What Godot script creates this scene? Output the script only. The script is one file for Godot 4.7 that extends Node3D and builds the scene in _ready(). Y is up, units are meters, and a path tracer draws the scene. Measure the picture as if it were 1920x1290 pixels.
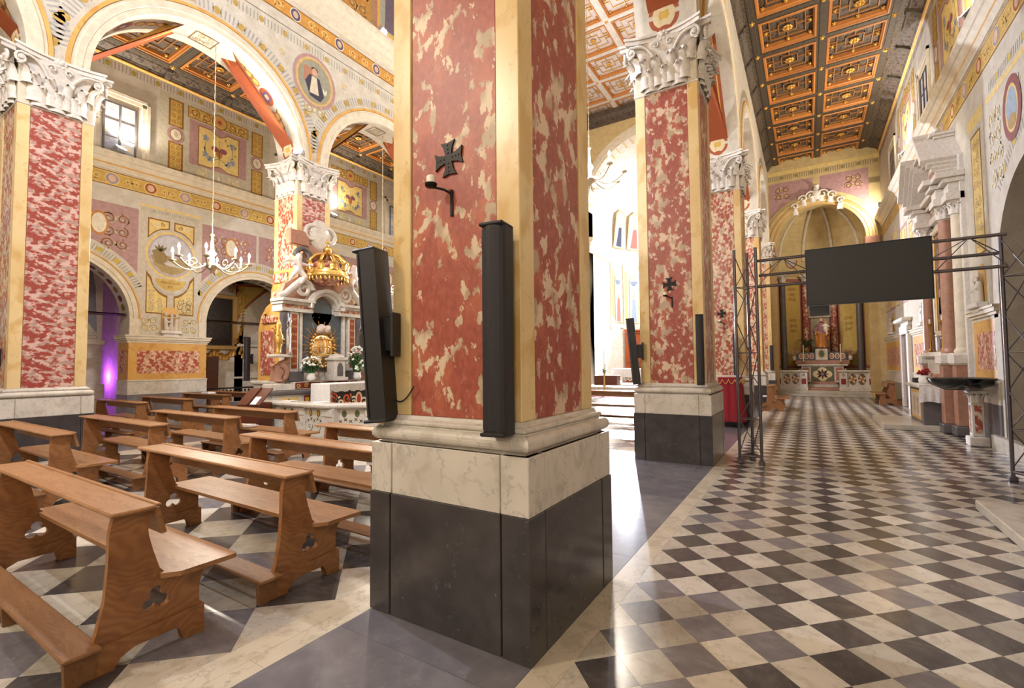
extends Node3D

# ---------------------------------------------------------------- mesh builder
class Mb:
	var v := PackedVector3Array()
	var n := PackedVector3Array()
	var c := PackedColorArray()
	var t := Transform3D()
	var col := Color.WHITE

	func tri(a: Vector3, b: Vector3, d: Vector3) -> void:
		a = t * a; b = t * b; d = t * d
		var nn := (b - a).cross(d - a)
		if nn.length_squared() < 1e-18:
			return
		nn = nn.normalized()
		v.append(a); v.append(d); v.append(b)
		n.append(nn); n.append(nn); n.append(nn)
		c.append(col); c.append(col); c.append(col)

	func quad(a: Vector3, b: Vector3, d: Vector3, e: Vector3) -> void:
		tri(a, b, d)
		tri(a, d, e)

	func smooth(a: Vector3, b: Vector3, d: Vector3, na: Vector3, nb: Vector3, nd: Vector3) -> void:
		v.append(t * a); v.append(t * d); v.append(t * b)
		n.append((t.basis * na).normalized()); n.append((t.basis * nd).normalized()); n.append((t.basis * nb).normalized())
		c.append(col); c.append(col); c.append(col)

	func grid(P: Array, wi := false, wj := false) -> void:
		var ni: int = P.size()
		var nj: int = P[0].size()
		var N := []
		for i in ni:
			var row := PackedVector3Array()
			for j in nj:
				var i0: int = (i - 1 + ni) % ni if wi else maxi(i - 1, 0)
				var i1: int = (i + 1) % ni if wi else mini(i + 1, ni - 1)
				var j0: int = (j - 1 + nj) % nj if wj else maxi(j - 1, 0)
				var j1: int = (j + 1) % nj if wj else mini(j + 1, nj - 1)
				var du: Vector3 = P[i1][j] - P[i0][j]
				var dv: Vector3 = P[i][j1] - P[i][j0]
				if du.length_squared() < 1e-14:
					du = P[i1][j0 if j0 != j else j1] - P[i0][j0 if j0 != j else j1]
				if dv.length_squared() < 1e-14:
					dv = P[i0 if i0 != i else i1][j1] - P[i0 if i0 != i else i1][j0]
				row.append(du.cross(dv).normalized())
			N.append(row)
		for i in (ni if wi else ni - 1):
			for j in (nj if wj else nj - 1):
				var i1: int = (i + 1) % ni
				var j1: int = (j + 1) % nj
				smooth(P[i][j], P[i1][j], P[i1][j1], N[i][j], N[i1][j], N[i1][j1])
				smooth(P[i][j], P[i1][j1], P[i][j1], N[i][j], N[i1][j1], N[i][j1])

	func box(lo: Vector3, hi: Vector3, b := 0.0) -> void:
		if b <= 0.0:
			quad(Vector3(lo.x, lo.y, hi.z), Vector3(hi.x, lo.y, hi.z), hi, Vector3(lo.x, hi.y, hi.z))
			quad(Vector3(hi.x, lo.y, lo.z), lo, Vector3(lo.x, hi.y, lo.z), Vector3(hi.x, hi.y, lo.z))
			quad(Vector3(hi.x, lo.y, hi.z), Vector3(hi.x, lo.y, lo.z), Vector3(hi.x, hi.y, lo.z), hi)
			quad(lo, Vector3(lo.x, lo.y, hi.z), Vector3(lo.x, hi.y, hi.z), Vector3(lo.x, hi.y, lo.z))
			quad(Vector3(lo.x, hi.y, hi.z), hi, Vector3(hi.x, hi.y, lo.z), Vector3(lo.x, hi.y, lo.z))
			quad(lo, Vector3(hi.x, lo.y, lo.z), Vector3(hi.x, lo.y, hi.z), Vector3(lo.x, lo.y, hi.z))
			return
		var m := (lo + hi) * 0.5
		var h := (hi - lo) * 0.5
		b = minf(b, minf(h.x, minf(h.y, h.z)) * 0.98)
		var F := func(sx, sy, sz, axis):
			var p := Vector3(sx * h.x, sy * h.y, sz * h.z)
			for k in 3:
				if k != axis:
					p[k] -= signf(p[k]) * b
			return m + p
		for ax in 3:
			var a1 := (ax + 1) % 3
			var a2 := (ax + 2) % 3
			for s in [-1.0, 1.0]:
				var q := []
				for k in [[-1, -1], [1, -1], [1, 1], [-1, 1]]:
					var s3 := Vector3.ZERO
					s3[ax] = s; s3[a1] = k[0]; s3[a2] = k[1]
					q.append(F.call(s3.x, s3.y, s3.z, ax))
				if s > 0: quad(q[0], q[1], q[2], q[3])
				else: quad(q[3], q[2], q[1], q[0])
		for ax in 3:
			var a1 := (ax + 1) % 3
			var a2 := (ax + 2) % 3
			for s1 in [-1.0, 1.0]:
				for s2 in [-1.0, 1.0]:
					var A := Vector3.ZERO
					A[a1] = s1; A[a2] = s2
					var A0 := A; A0[ax] = -1.0
					var A1 := A; A1[ax] = 1.0
					var q0 = F.call(A0.x, A0.y, A0.z, a1)
					var q1 = F.call(A1.x, A1.y, A1.z, a1)
					var q2 = F.call(A1.x, A1.y, A1.z, a2)
					var q3 = F.call(A0.x, A0.y, A0.z, a2)
					if s1 * s2 < 0: quad(q0, q1, q2, q3)
					else: quad(q3, q2, q1, q0)
		for sx in [-1.0, 1.0]:
			for sy in [-1.0, 1.0]:
				for sz in [-1.0, 1.0]:
					var a = F.call(sx, sy, sz, 0)
					var d = F.call(sx, sy, sz, 1)
					var e = F.call(sx, sy, sz, 2)
					if sx * sy * sz > 0: tri(a, d, e)
					else: tri(a, e, d)

	func prism(poly: PackedVector2Array, z0: float, z1: float) -> void:
		if Geometry2D.is_polygon_clockwise(poly):
			poly = poly.duplicate(); poly.reverse()
		var ix := Geometry2D.triangulate_polygon(poly)
		for k in range(0, ix.size(), 3):
			var a := poly[ix[k]]
			var b := poly[ix[k + 1]]
			var d := poly[ix[k + 2]]
			if (b - a).cross(d - a) < 0:
				var s := b; b = d; d = s
			tri(Vector3(a.x, a.y, z1), Vector3(b.x, b.y, z1), Vector3(d.x, d.y, z1))
			tri(Vector3(a.x, a.y, z0), Vector3(d.x, d.y, z0), Vector3(b.x, b.y, z0))
		for k in poly.size():
			var a := poly[k]
			var b := poly[(k + 1) % poly.size()]
			quad(Vector3(a.x, a.y, z0), Vector3(b.x, b.y, z0), Vector3(b.x, b.y, z1), Vector3(a.x, a.y, z1))

	func lathe(prof: Array, segs := 16, a0 := 0.0, a1 := TAU) -> void:
		var full := is_equal_approx(a1 - a0, TAU)
		var P := []
		for i in (segs if full else segs + 1):
			var a := a0 + (a1 - a0) * i / segs
			var row := PackedVector3Array()
			for q in prof:
				row.append(Vector3(cos(a) * q.x, q.y, -sin(a) * q.x))
			P.append(row)
		grid(P, full, false)

	func tube(path: Array, r, segs := 6, caps := true) -> void:
		var P := []
		var up := Vector3(0.13, 1, 0.07).normalized()
		var last := Vector3.ZERO
		for i in path.size():
			var d: Vector3 = (path[mini(i + 1, path.size() - 1)] - path[maxi(i - 1, 0)]).normalized()
			if last == Vector3.ZERO:
				last = d.cross(up if absf(d.dot(up)) < 0.95 else Vector3(1, 0, 0.1)).normalized()
			var x := (last - d * last.dot(d)).normalized()
			last = x
			var y := d.cross(x)
			var rr: float = r if r is float else r[i]
			var row := PackedVector3Array()
			for k in segs:
				var a := TAU * k / segs
				row.append(path[i] + x * (cos(a) * rr) + y * (sin(a) * rr))
			P.append(row)
		grid(P, false, true) if false else _tube_emit(P, segs)
		if caps:
			for e in [0, path.size() - 1]:
				for k in segs:
					var a: Vector3 = P[e][k]
					var b: Vector3 = P[e][(k + 1) % segs]
					if e == 0: tri(path[e], b, a)
					else: tri(path[e], a, b)

	func _tube_emit(P: Array, segs: int) -> void:
		var Q := []
		for k in segs:
			var row := PackedVector3Array()
			for i in P.size():
				row.append(P[i][k])
			Q.append(row)
		grid(Q, true, false)

	func rod(a: Vector3, b: Vector3, r: float, segs := 6) -> void:
		tube([a, b], r, segs)

	func ball(o: Vector3, r: Vector3, nu := 10, nv := 7) -> void:
		var P := []
		for i in nu:
			var a := TAU * i / nu
			var row := PackedVector3Array()
			for j in nv + 1:
				var e := -PI / 2 + PI * j / nv
				row.append(o + Vector3(cos(a) * cos(e) * r.x, sin(e) * r.y, -sin(a) * cos(e) * r.z))
			P.append(row)
		grid(P, true, false)

	# moulding: profile (out, y) run round a rectangle of half sizes hx, hz (profile out is measured from the middle, relative to the square of half size 0)
	func ring(prof: Array, hx: float, hz: float) -> void:
		for k in prof.size() - 1:
			var p: Vector2 = prof[k]
			var q: Vector2 = prof[k + 1]
			var C := [Vector2(1, 1), Vector2(1, -1), Vector2(-1, -1), Vector2(-1, 1)]
			for s in 4:
				var a: Vector2 = C[s]
				var b: Vector2 = C[(s + 1) % 4]
				quad(Vector3(a.x * (hx + p.x), p.y, a.y * (hz + p.x)), Vector3(b.x * (hx + p.x), p.y, b.y * (hz + p.x)), Vector3(b.x * (hx + q.x), q.y, b.y * (hz + q.x)), Vector3(a.x * (hx + q.x), q.y, a.y * (hz + q.x)))

	# moulding run in a straight line: profile (out, up) carried from a to b, out direction given
	func run(prof: Array, a: Vector3, b: Vector3, o: Vector3, caps := true) -> void:
		var up := Vector3.UP
		var flip := (b - a).cross(up).dot(o) < 0
		for k in prof.size() - 1:
			var p: Vector3 = o * prof[k].x + up * prof[k].y
			var q: Vector3 = o * prof[k + 1].x + up * prof[k + 1].y
			if flip: quad(b + p, a + p, a + q, b + q)
			else: quad(a + p, b + p, b + q, a + q)
		if caps:
			var poly := PackedVector2Array()
			for q in prof: poly.append(q)
			for e in [a, b]:
				var ix := Geometry2D.triangulate_polygon(poly)
				for k in range(0, ix.size(), 3):
					var A: Vector3 = e + o * poly[ix[k]].x + up * poly[ix[k]].y
					var B: Vector3 = e + o * poly[ix[k + 1]].x + up * poly[ix[k + 1]].y
					var D: Vector3 = e + o * poly[ix[k + 2]].x + up * poly[ix[k + 2]].y
					if ((B - A).cross(D - A)).dot(e - (a + b) * 0.5) < 0: tri(A, D, B)
					else: tri(A, B, D)

	# leaf-like curved blade: base, direction outwards, up, height, width, curl
	func blade(base: Vector3, o: Vector3, h: float, w: float, lean: float, curl: float, lobes := 3) -> void:
		var side := o.cross(Vector3.UP).normalized()
		var P := []
		var m := 7
		for i in 5:
			P.append(PackedVector3Array())
		for j in m + 1:
			var s := float(j) / m
			var y := h * (s if s < 0.82 else 0.82 + (s - 0.82) * 0.2 - (s - 0.82) * (s - 0.82) * 5.0)
			var out := lean * s * s + (curl * maxf(0.0, s - 0.6) / 0.4 if s > 0.6 else 0.0)
			var ww := w * (1.0 - 0.55 * s * s) * (1.0 + 0.16 * cos(s * TAU * lobes)) * (1.0 if j < m else 0.35)
			for i in 5:
				var f := (i - 2) / 2.0
				P[i].append(base + Vector3.UP * y + o * (out + (1.0 - f * f) * 0.05 * w / 0.2) + side * (f * ww * 0.5))
		grid(P)

	func mesh() -> ArrayMesh:
		var a := []
		a.resize(Mesh.ARRAY_MAX)
		a[Mesh.ARRAY_VERTEX] = v
		a[Mesh.ARRAY_NORMAL] = n
		a[Mesh.ARRAY_COLOR] = c
		var m := ArrayMesh.new()
		if v.size():
			m.add_surface_from_arrays(Mesh.PRIMITIVE_TRIANGLES, a)
		return m

# ---------------------------------------------------------------- flat painting on a wall (frescoes, inlay): coloured shapes in wall metres
class Pt:
	var b := Mb.new()
	var o := 0.003
	func z(l) -> float:
		return o + l * 0.0016
	func set_c(c: Color) -> void:
		b.col = c.srgb_to_linear()
	func rect(x0, y0, x1, y1, c, l := 0) -> void:
		set_c(c)
		var a := minf(x0, x1); var d := maxf(x0, x1); var e := minf(y0, y1); var f := maxf(y0, y1)
		b.quad(Vector3(a, e, z(l)), Vector3(d, e, z(l)), Vector3(d, f, z(l)), Vector3(a, f, z(l)))
	func poly(p: PackedVector2Array, c, l := 0) -> void:
		set_c(c)
		var ix := Geometry2D.triangulate_polygon(p)
		for k in range(0, ix.size(), 3):
			var A := p[ix[k]]; var B := p[ix[k + 1]]; var D := p[ix[k + 2]]
			if (B - A).cross(D - A) < 0:
				var s := B; B = D; D = s
			b.tri(Vector3(A.x, A.y, z(l)), Vector3(B.x, B.y, z(l)), Vector3(D.x, D.y, z(l)))
	func disc(x, y, rx, ry, c, l := 0, seg := 22) -> void:
		set_c(c)
		for k in seg:
			var a := TAU * k / seg
			var d := TAU * (k + 1) / seg
			b.tri(Vector3(x, y, z(l)), Vector3(x + cos(a) * rx, y + sin(a) * ry, z(l)), Vector3(x + cos(d) * rx, y + sin(d) * ry, z(l)))
	func arc(x, y, r0, r1, a0, a1, c, l := 0, seg := 20, k := 1.0) -> void:
		set_c(c)
		for i in seg:
			var a: float = a0 + (a1 - a0) * i / seg
			var d: float = a0 + (a1 - a0) * (i + 1) / seg
			b.quad(Vector3(x + cos(a) * r0, y + sin(a) * r0 * k, z(l)), Vector3(x + cos(a) * r1, y + sin(a) * r1 * k, z(l)), Vector3(x + cos(d) * r1, y + sin(d) * r1 * k, z(l)), Vector3(x + cos(d) * r0, y + sin(d) * r0 * k, z(l)))
	func frame(x0, y0, x1, y1, w, c, l := 0) -> void:
		rect(x0, y0, x1, y0 + w, c, l); rect(x0, y1 - w, x1, y1, c, l)
		rect(x0, y0 + w, x0 + w, y1 - w, c, l); rect(x1 - w, y0 + w, x1, y1 - w, c, l)
	func line(p: Array, w, c, l := 0) -> void:
		set_c(c)
		for k in p.size() - 1:
			var a: Vector2 = p[k]; var d: Vector2 = p[k + 1]
			var s: Vector2 = (d - a).normalized().orthogonal() * (w * 0.5)
			var q := [a + s, a - s, d - s, d + s]
			if (q[1] - q[0]).cross(q[2] - q[0]) < 0: q.reverse()
			b.quad(Vector3(q[0].x, q[0].y, z(l)), Vector3(q[1].x, q[1].y, z(l)), Vector3(q[2].x, q[2].y, z(l)), Vector3(q[3].x, q[3].y, z(l)))
	func scroll(x, y, r, turn, a0, w, c, l := 0, n := 12) -> void:
		var p := []
		for k in n + 1:
			var s := float(k) / n
			var rr: float = r * (1.0 - 0.82 * s)
			var a: float = a0 + turn * s * TAU * 1.4
			p.append(Vector2(x + cos(a) * rr, y + sin(a) * rr))
		line(p, w, c, l)
	func leaf(x, y, a, len, w, c, l := 0) -> void:
		var d := Vector2(cos(a), sin(a)); var s := d.orthogonal()
		var o2 := Vector2(x, y)
		poly(PackedVector2Array([o2, o2 + d * len * 0.35 + s * w, o2 + d * len * 0.7 + s * w * 0.7, o2 + d * len, o2 + d * len * 0.7 - s * w * 0.7, o2 + d * len * 0.35 - s * w]), c, l)
	# scrolling foliage that fills a rectangle, mirrored about its middle
	func foliage(x0, y0, x1, y1, c1, c2, l, rows, seed_ := 1) -> void:
		var r := RandomNumberGenerator.new(); r.seed = seed_
		var cx: float = (x0 + x1) / 2; var hw: float = (x1 - x0) / 2; var h: float = y1 - y0
		for k in rows:
			var y: float = y0 + h * (k + 0.5) / rows
			var rr: float = minf(hw * 0.46, h / rows * 0.52)
			for s in [-1, 1]:
				var x: float = cx + s * hw * 0.5
				scroll(x, y, rr, s * (1 if k % 2 else -1), r.randf() * TAU, rr * 0.2, c1, l)
				disc(x, y, rr * 0.22, rr * 0.22, c2, l + 1, 8)
				for q in 5:
					var a := r.randf() * TAU
					leaf(x + cos(a) * rr * 0.75, y + sin(a) * rr * 0.75, a + 0.6, rr * 0.5, rr * 0.13, c1 if q % 2 else c2, l)
			leaf(cx, y - rr * 0.5, PI / 2, rr, rr * 0.2, c2, l)
	# a run of painted flutes broken by little gilt knobs
	func flutes(x0, x1, y0, y1, step, c, knob, l := 0) -> void:
		var n := int(absf(x1 - x0) / step)
		var d := signf(x1 - x0)
		for k in n:
			if k % 7 == 6:
				disc(x0 + d * step * (k + 0.5), (y0 + y1) / 2, step * 0.75, (y1 - y0) * 0.42, knob, l, 10)
			else:
				rect(x0 + d * step * (k + 0.25), y0, x0 + d * step * (k + 0.62), y1, c, l)
	func arc_flutes(x, y, r0, r1, a0, a1, n, c, knob, l := 0) -> void:
		for k in n:
			var a: float = a0 + (a1 - a0) * (k + 0.5) / n
			var w: float = absf(a1 - a0) / n
			if k % 6 == 5:
				disc(x + cos(a) * (r0 + r1) / 2, y + sin(a) * (r0 + r1) / 2, (r1 - r0) * 0.42, (r1 - r0) * 0.42, knob, l, 10)
			else:
				arc(x, y, r0, r1, a - w * 0.2, a + w * 0.2, c, l, 1)

# ---------------------------------------------------------------- scene helpers
var M := {}
var names := {}
var tex_cache := {}

func numbered(called: String) -> String:
	names[called] = names.get(called, -1) + 1
	return called if names[called] == 0 else "%s_%03d" % [called, names[called]]

func tag(o: Node, label := "", category := "", group := "", kind := "") -> Node:
	if label: o.set_meta("label", label)
	if category: o.set_meta("category", category)
	if group: o.set_meta("group", group)
	if kind: o.set_meta("kind", kind)
	return o

func thing(called: String, label: String, category: String, at := Vector3.ZERO, turn := 0.0, group := "") -> Node3D:
	var o := Node3D.new()
	o.name = numbered(called)
	add_child(o, true)
	o.position = at
	o.rotation.y = turn
	tag(o, label, category, group)
	return o

func obj(called: String, b, m: Material, parent: Node, tr := Transform3D()) -> MeshInstance3D:
	var o := MeshInstance3D.new()
	o.name = called if parent != self else numbered(called)
	o.mesh = b if b is Mesh else b.mesh()
	o.material_override = m
	o.transform = tr
	parent.add_child(o, true)
	return o

func struct(called: String, label: String, b, m: Material) -> MeshInstance3D:
	var o := obj(called, b, m, self)
	return tag(o, label, "", "", "structure")

func copy(o: Node3D, label: String, at: Vector3, turn := 0.0) -> Node3D:
	var c: Node3D = o.duplicate()
	c.name = numbered(str(o.name).trim_suffix("_000"))
	add_child(c, true)
	c.position = at
	c.rotation.y = turn
	c.set_meta("label", label)
	return c

func srgb(r, g, b) -> Color:
	return Color(r / 255.0, g / 255.0, b / 255.0)

func mat(c: Color, rough := 0.6, metal := 0.0, tex: Texture2D = null, sc := Vector3.ONE, off := Vector3.ZERO, world := true) -> StandardMaterial3D:
	var m := StandardMaterial3D.new()
	m.albedo_color = c
	m.roughness = rough
	m.metallic = metal
	if tex:
		m.albedo_texture = tex
		m.uv1_triplanar = true
		m.uv1_world_triplanar = world
		m.uv1_scale = sc
		m.uv1_offset = off
		m.uv1_triplanar_sharpness = 8.0
	return m

func glow(c: Color, e: float) -> StandardMaterial3D:
	var m := StandardMaterial3D.new()
	m.albedo_color = Color(0.9, 0.9, 0.88)
	m.emission_enabled = true
	m.emission = c
	m.emission_energy_multiplier = e
	return m

func noise_bytes(size: int, seed_: int, freq: float, type := FastNoiseLite.TYPE_SIMPLEX_SMOOTH, oct := 4, warp := 0.0) -> PackedByteArray:
	var f := FastNoiseLite.new()
	f.noise_type = type
	f.seed = seed_
	f.frequency = freq
	f.fractal_octaves = oct
	if warp > 0.0:
		f.domain_warp_enabled = true
		f.domain_warp_amplitude = warp
		f.domain_warp_frequency = freq * 1.3
	var im := f.get_seamless_image(size, size)
	im.convert(Image.FORMAT_L8)
	return im.get_data()

func tex_from(size: int, f: Callable) -> ImageTexture:
	var d := PackedByteArray()
	d.resize(size * size * 3)
	var k := 0
	for i in size * size:
		var c: Color = f.call(i)
		d[k] = int(clampf(c.r, 0, 1) * 255)
		d[k + 1] = int(clampf(c.g, 0, 1) * 255)
		d[k + 2] = int(clampf(c.b, 0, 1) * 255)
		k += 3
	return ImageTexture.create_from_image(Image.create_from_data(size, size, false, Image.FORMAT_RGB8, d))

# smooth body from tapered capsules, meshed as surface nets: caps = [[a, b, ra, rb, colour], ...]
func nets(caps: Array, cell: float, k := 0.04) -> Mb:
	var lo := Vector3(1e9, 1e9, 1e9)
	var hi := -lo
	for q in caps:
		var r: float = maxf(q[2], q[3]) + cell * 2.0
		for e in [q[0], q[1]]:
			lo = lo.min(e - Vector3(r, r, r)); hi = hi.max(e + Vector3(r, r, r))
	var s := ((hi - lo) / cell).ceil()
	var nx := int(s.x) + 1; var ny := int(s.y) + 1; var nz := int(s.z) + 1
	var F := PackedFloat32Array(); F.resize(nx * ny * nz); F.fill(1.0)
	for q in caps:
		var r: float = maxf(q[2], q[3]) + cell * 2.5 + k
		var l: Vector3 = ((q[0].min(q[1]) - Vector3(r, r, r) - lo) / cell).floor()
		var h: Vector3 = ((q[0].max(q[1]) + Vector3(r, r, r) - lo) / cell).ceil()
		var ab: Vector3 = q[1] - q[0]
		var L := maxf(ab.length_squared(), 1e-9)
		for z in range(maxi(0, int(l.z)), mini(nz, int(h.z) + 1)):
			for y in range(maxi(0, int(l.y)), mini(ny, int(h.y) + 1)):
				for x in range(maxi(0, int(l.x)), mini(nx, int(h.x) + 1)):
					var p := lo + Vector3(x, y, z) * cell
					var tt := clampf((p - q[0]).dot(ab) / L, 0, 1)
					var d: float = p.distance_to(q[0] + ab * tt) - lerpf(q[2], q[3], tt)
					var i := (z * ny + y) * nx + x
					var a := F[i]
					var hh := maxf(k - absf(a - d), 0.0) / k
					F[i] = minf(a, d) - hh * hh * k * 0.25
	var out := Mb.new()
	var V := {}
	var st := [1, nx, nx * ny]
	for z in nz - 1:
		for y in ny - 1:
			for x in nx - 1:
				var i := (z * ny + y) * nx + x
				var neg := 0
				var sum := Vector3.ZERO
				var cnt := 0
				for e in 8:
					if F[i + (e & 1) + ((e >> 1) & 1) * nx + (e >> 2) * nx * ny] < 0: neg += 1
				if neg == 0 or neg == 8: continue
				for e in 8:
					for ax in 3:
						if e & (1 << ax): continue
						var o := Vector3(e & 1, (e >> 1) & 1, e >> 2)
						var i0: int = i + (e & 1) + ((e >> 1) & 1) * nx + (e >> 2) * nx * ny
						var f0 := F[i0]; var f1 := F[i0 + st[ax]]
						if (f0 < 0) != (f1 < 0):
							var d := Vector3.ZERO; d[ax] = f0 / (f0 - f1)
							sum += o + d; cnt += 1
				V[i] = lo + (Vector3(x, y, z) + sum / cnt) * cell
	var near := func(p: Vector3) -> Color:
		var best := 1e9
		var cc := Color.WHITE
		for q in caps:
			var ab: Vector3 = q[1] - q[0]
			var tt := clampf((p - q[0]).dot(ab) / maxf(ab.length_squared(), 1e-9), 0, 1)
			var d: float = p.distance_to(q[0] + ab * tt) - lerpf(q[2], q[3], tt)
			if d < best: best = d; cc = q[4]
		return cc
	var grad := func(p: Vector3) -> Vector3:
		var g := ((p - lo) / cell)
		var x := clampi(int(g.x), 1, nx - 3); var y := clampi(int(g.y), 1, ny - 3); var z := clampi(int(g.z), 1, nz - 3)
		var i := (z * ny + y) * nx + x
		return Vector3(F[i + 2] - F[i - 1] + F[i + 1] - F[i], F[i + 2 * nx] - F[i - nx] + F[i + nx] - F[i], F[i + 2 * nx * ny] - F[i - nx * ny] + F[i + nx * ny] - F[i]).normalized()
	for z in range(1, nz - 1):
		for y in range(1, ny - 1):
			for x in range(1, nx - 1):
				var i := (z * ny + y) * nx + x
				for ax in 3:
					var j: int = i + st[ax]
					if (F[i] < 0) == (F[j] < 0): continue
					var u: int = st[(ax + 1) % 3]; var w: int = st[(ax + 2) % 3]
					if not (V.has(i) and V.has(i - u) and V.has(i - w) and V.has(i - u - w)): continue
					var q := [V[i], V[i - u], V[i - u - w], V[i - w]]
					if F[i] >= 0: q.reverse()
					out.col = near.call((q[0] + q[2]) * 0.5).srgb_to_linear()
					var N := []
					for e in q: N.append(grad.call(e))
					out.smooth(q[0], q[1], q[2], N[0], N[1], N[2])
					out.smooth(q[0], q[2], q[3], N[0], N[2], N[3])
	return out

# ---------------------------------------------------------------- materials
func make_materials() -> void:
	var S := 512
	var n1 := noise_bytes(S, 11, 0.018, FastNoiseLite.TYPE_SIMPLEX_SMOOTH, 5, 24.0)
	var n2 := noise_bytes(S, 23, 0.006, FastNoiseLite.TYPE_SIMPLEX_SMOOTH, 3)
	var n3 := noise_bytes(S, 37, 0.05, FastNoiseLite.TYPE_SIMPLEX_SMOOTH, 4)
	var n4 := noise_bytes(S, 51, 0.011, FastNoiseLite.TYPE_SIMPLEX, 5, 40.0)
	var n5 := noise_bytes(S, 77, 0.012, FastNoiseLite.TYPE_SIMPLEX_SMOOTH, 4, 10.0)
	# red marble: flakes of cream in a brick red ground; cut sets how much of it is flake
	var red := func(cut: float, ground: Color, flake: Color, soft: float) -> ImageTexture:
		return tex_from(S, func(i):
			var a: float = n1[i] / 255.0; var b: float = n2[i] / 255.0; var d: float = n3[i] / 255.0
			var m := a * 0.62 + b * 0.30 + d * 0.22
			var w := smoothstep(cut, cut + soft, m)
			var vein := smoothstep(0.022, 0.0, absf(n4[i] / 255.0 - 0.5)) * 0.55
			var g := ground.lerp(Color(ground.r * 0.8, ground.g * 0.72, ground.b * 0.72), d * 0.9)
			g = g.lerp(Color(ground.r * 1.12, ground.g * 1.25, ground.b * 1.1), smoothstep(0.45, 0.8, b) * 0.5)
			var f := flake.lerp(Color(flake.r * 0.82, flake.g * 0.8, flake.b * 0.78), smoothstep(0.4, 0.7, n5[i] / 255.0))
			return g.lerp(f, clampf(w + vein * 0.6, 0, 0.95)))
	var T_sparse = red.call(0.665, srgb(172, 90, 70), srgb(214, 196, 166), 0.035)
	var T_mid = red.call(0.60, srgb(170, 88, 72), srgb(218, 198, 172), 0.04)
	var T_dense = red.call(0.53, srgb(174, 88, 68), srgb(220, 200, 172), 0.05)
	var yel := tex_from(S, func(i):
		var a: float = n2[i] / 255.0; var d: float = n5[i] / 255.0
		var c := srgb(214, 184, 126).lerp(srgb(228, 205, 154), a)
		c = c.lerp(srgb(196, 152, 84), smoothstep(0.58, 0.8, d) * 0.55)
		return c.lerp(srgb(176, 140, 92), smoothstep(0.016, 0.0, absf(n4[i] / 255.0 - 0.52)) * 0.5))
	var whi := tex_from(S, func(i):
		var c := srgb(214, 208, 196).lerp(srgb(196, 190, 178), n2[i] / 255.0 * 0.9)
		c = c.lerp(srgb(150, 145, 140), smoothstep(0.05, 0.0, absf(n4[i] / 255.0 - 0.5)) * 0.45)
		return c.lerp(srgb(172, 164, 150), smoothstep(0.55, 0.85, n5[i] / 255.0) * 0.5))
	var drk := tex_from(S, func(i):
		var c := srgb(72, 69, 70).lerp(srgb(98, 94, 93), n5[i] / 255.0)
		c = c.lerp(srgb(52, 50, 52), n2[i] / 255.0 * 0.6)
		c = c.lerp(srgb(170, 164, 158), smoothstep(0.012, 0.0, absf(n4[i] / 255.0 - 0.5)) * 0.45 * smoothstep(0.45, 0.7, n2[i] / 255.0))
		return c.lerp(srgb(190, 184, 176), smoothstep(0.86, 0.95, n3[i] / 255.0) * 0.5))
	var gry := tex_from(S, func(i):
		var c := srgb(112, 110, 116).lerp(srgb(136, 133, 136), n5[i] / 255.0)
		c = c.lerp(srgb(92, 90, 96), n2[i] / 255.0 * 0.5)
		return c.lerp(srgb(168, 164, 162), smoothstep(0.02, 0.0, absf(n4[i] / 255.0 - 0.5)) * 0.3))
	var pls := tex_from(S, func(i):
		var c := Color(1, 1, 1).lerp(Color(0.88, 0.87, 0.85), n5[i] / 255.0)
		return c.lerp(Color(0.8, 0.79, 0.78), smoothstep(0.62, 0.9, n3[i] / 255.0) * 0.5))
	var wod := tex_from(S, func(i):
		var y: int = i / S
		var a: float = n2[i] / 255.0; var b: float = n1[i] / 255.0
		var g := sin((y * 1.3 + a * 90.0) * 0.35) * 0.5 + 0.5
		var c := srgb(152, 108, 66).lerp(srgb(172, 128, 84), a)
		c = c.lerp(srgb(116, 78, 46), g * 0.35)
		return c.lerp(srgb(102, 68, 40), smoothstep(0.55, 0.8, b) * 0.3))
	var dwd := tex_from(S, func(i):
		var c := srgb(74, 54, 40).lerp(srgb(108, 92, 74), n3[i] / 255.0)
		c = c.lerp(srgb(84, 92, 84), smoothstep(0.5, 0.7, n1[i] / 255.0) * 0.7)
		return c.lerp(srgb(44, 32, 24), smoothstep(0.52, 0.8, n5[i] / 255.0)))
	var pnt := tex_from(S, func(i):
		var c := srgb(120, 92, 60).lerp(srgb(86, 70, 62), n2[i] / 255.0)
		c = c.lerp(srgb(196, 160, 110), smoothstep(0.55, 0.75, n1[i] / 255.0) * 0.8)
		return c.lerp(srgb(52, 50, 62), smoothstep(0.55, 0.8, n5[i] / 255.0)))
	var rs := Vector3(0.62, 0.4, 0.62)
	M.red_sparse = mat(Color.WHITE, 0.45, 0, T_sparse, rs)
	M.red_mid = mat(Color.WHITE, 0.4, 0, T_mid, rs, Vector3(0.3, 0.2, 0.6))
	M.red_dense = mat(Color.WHITE, 0.26, 0, T_dense, Vector3(0.85, 0.6, 0.85))
	M.red_lilac = mat(Color(0.97, 0.92, 1.0), 0.28, 0, T_dense, Vector3(0.6, 1.0, 0.6), Vector3(0.15, 0.4, 0.2))
	M.red_panel = mat(Color(1.0, 0.93, 0.9), 0.4, 0, T_dense, Vector3(0.7, 0.7, 0.7))
	M.yellow = mat(Color.WHITE, 0.3, 0, yel, Vector3(0.3, 0.2, 0.3))
	M.ochre = mat(srgb(238, 210, 158), 0.5, 0, yel, Vector3(0.3, 0.3, 0.3))
	M.white_marble = mat(Color.WHITE, 0.25, 0, whi, Vector3(0.5, 0.5, 0.5))
	M.grey_white = mat(srgb(232, 230, 226), 0.3, 0, whi, Vector3(0.35, 0.35, 0.35))
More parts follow.
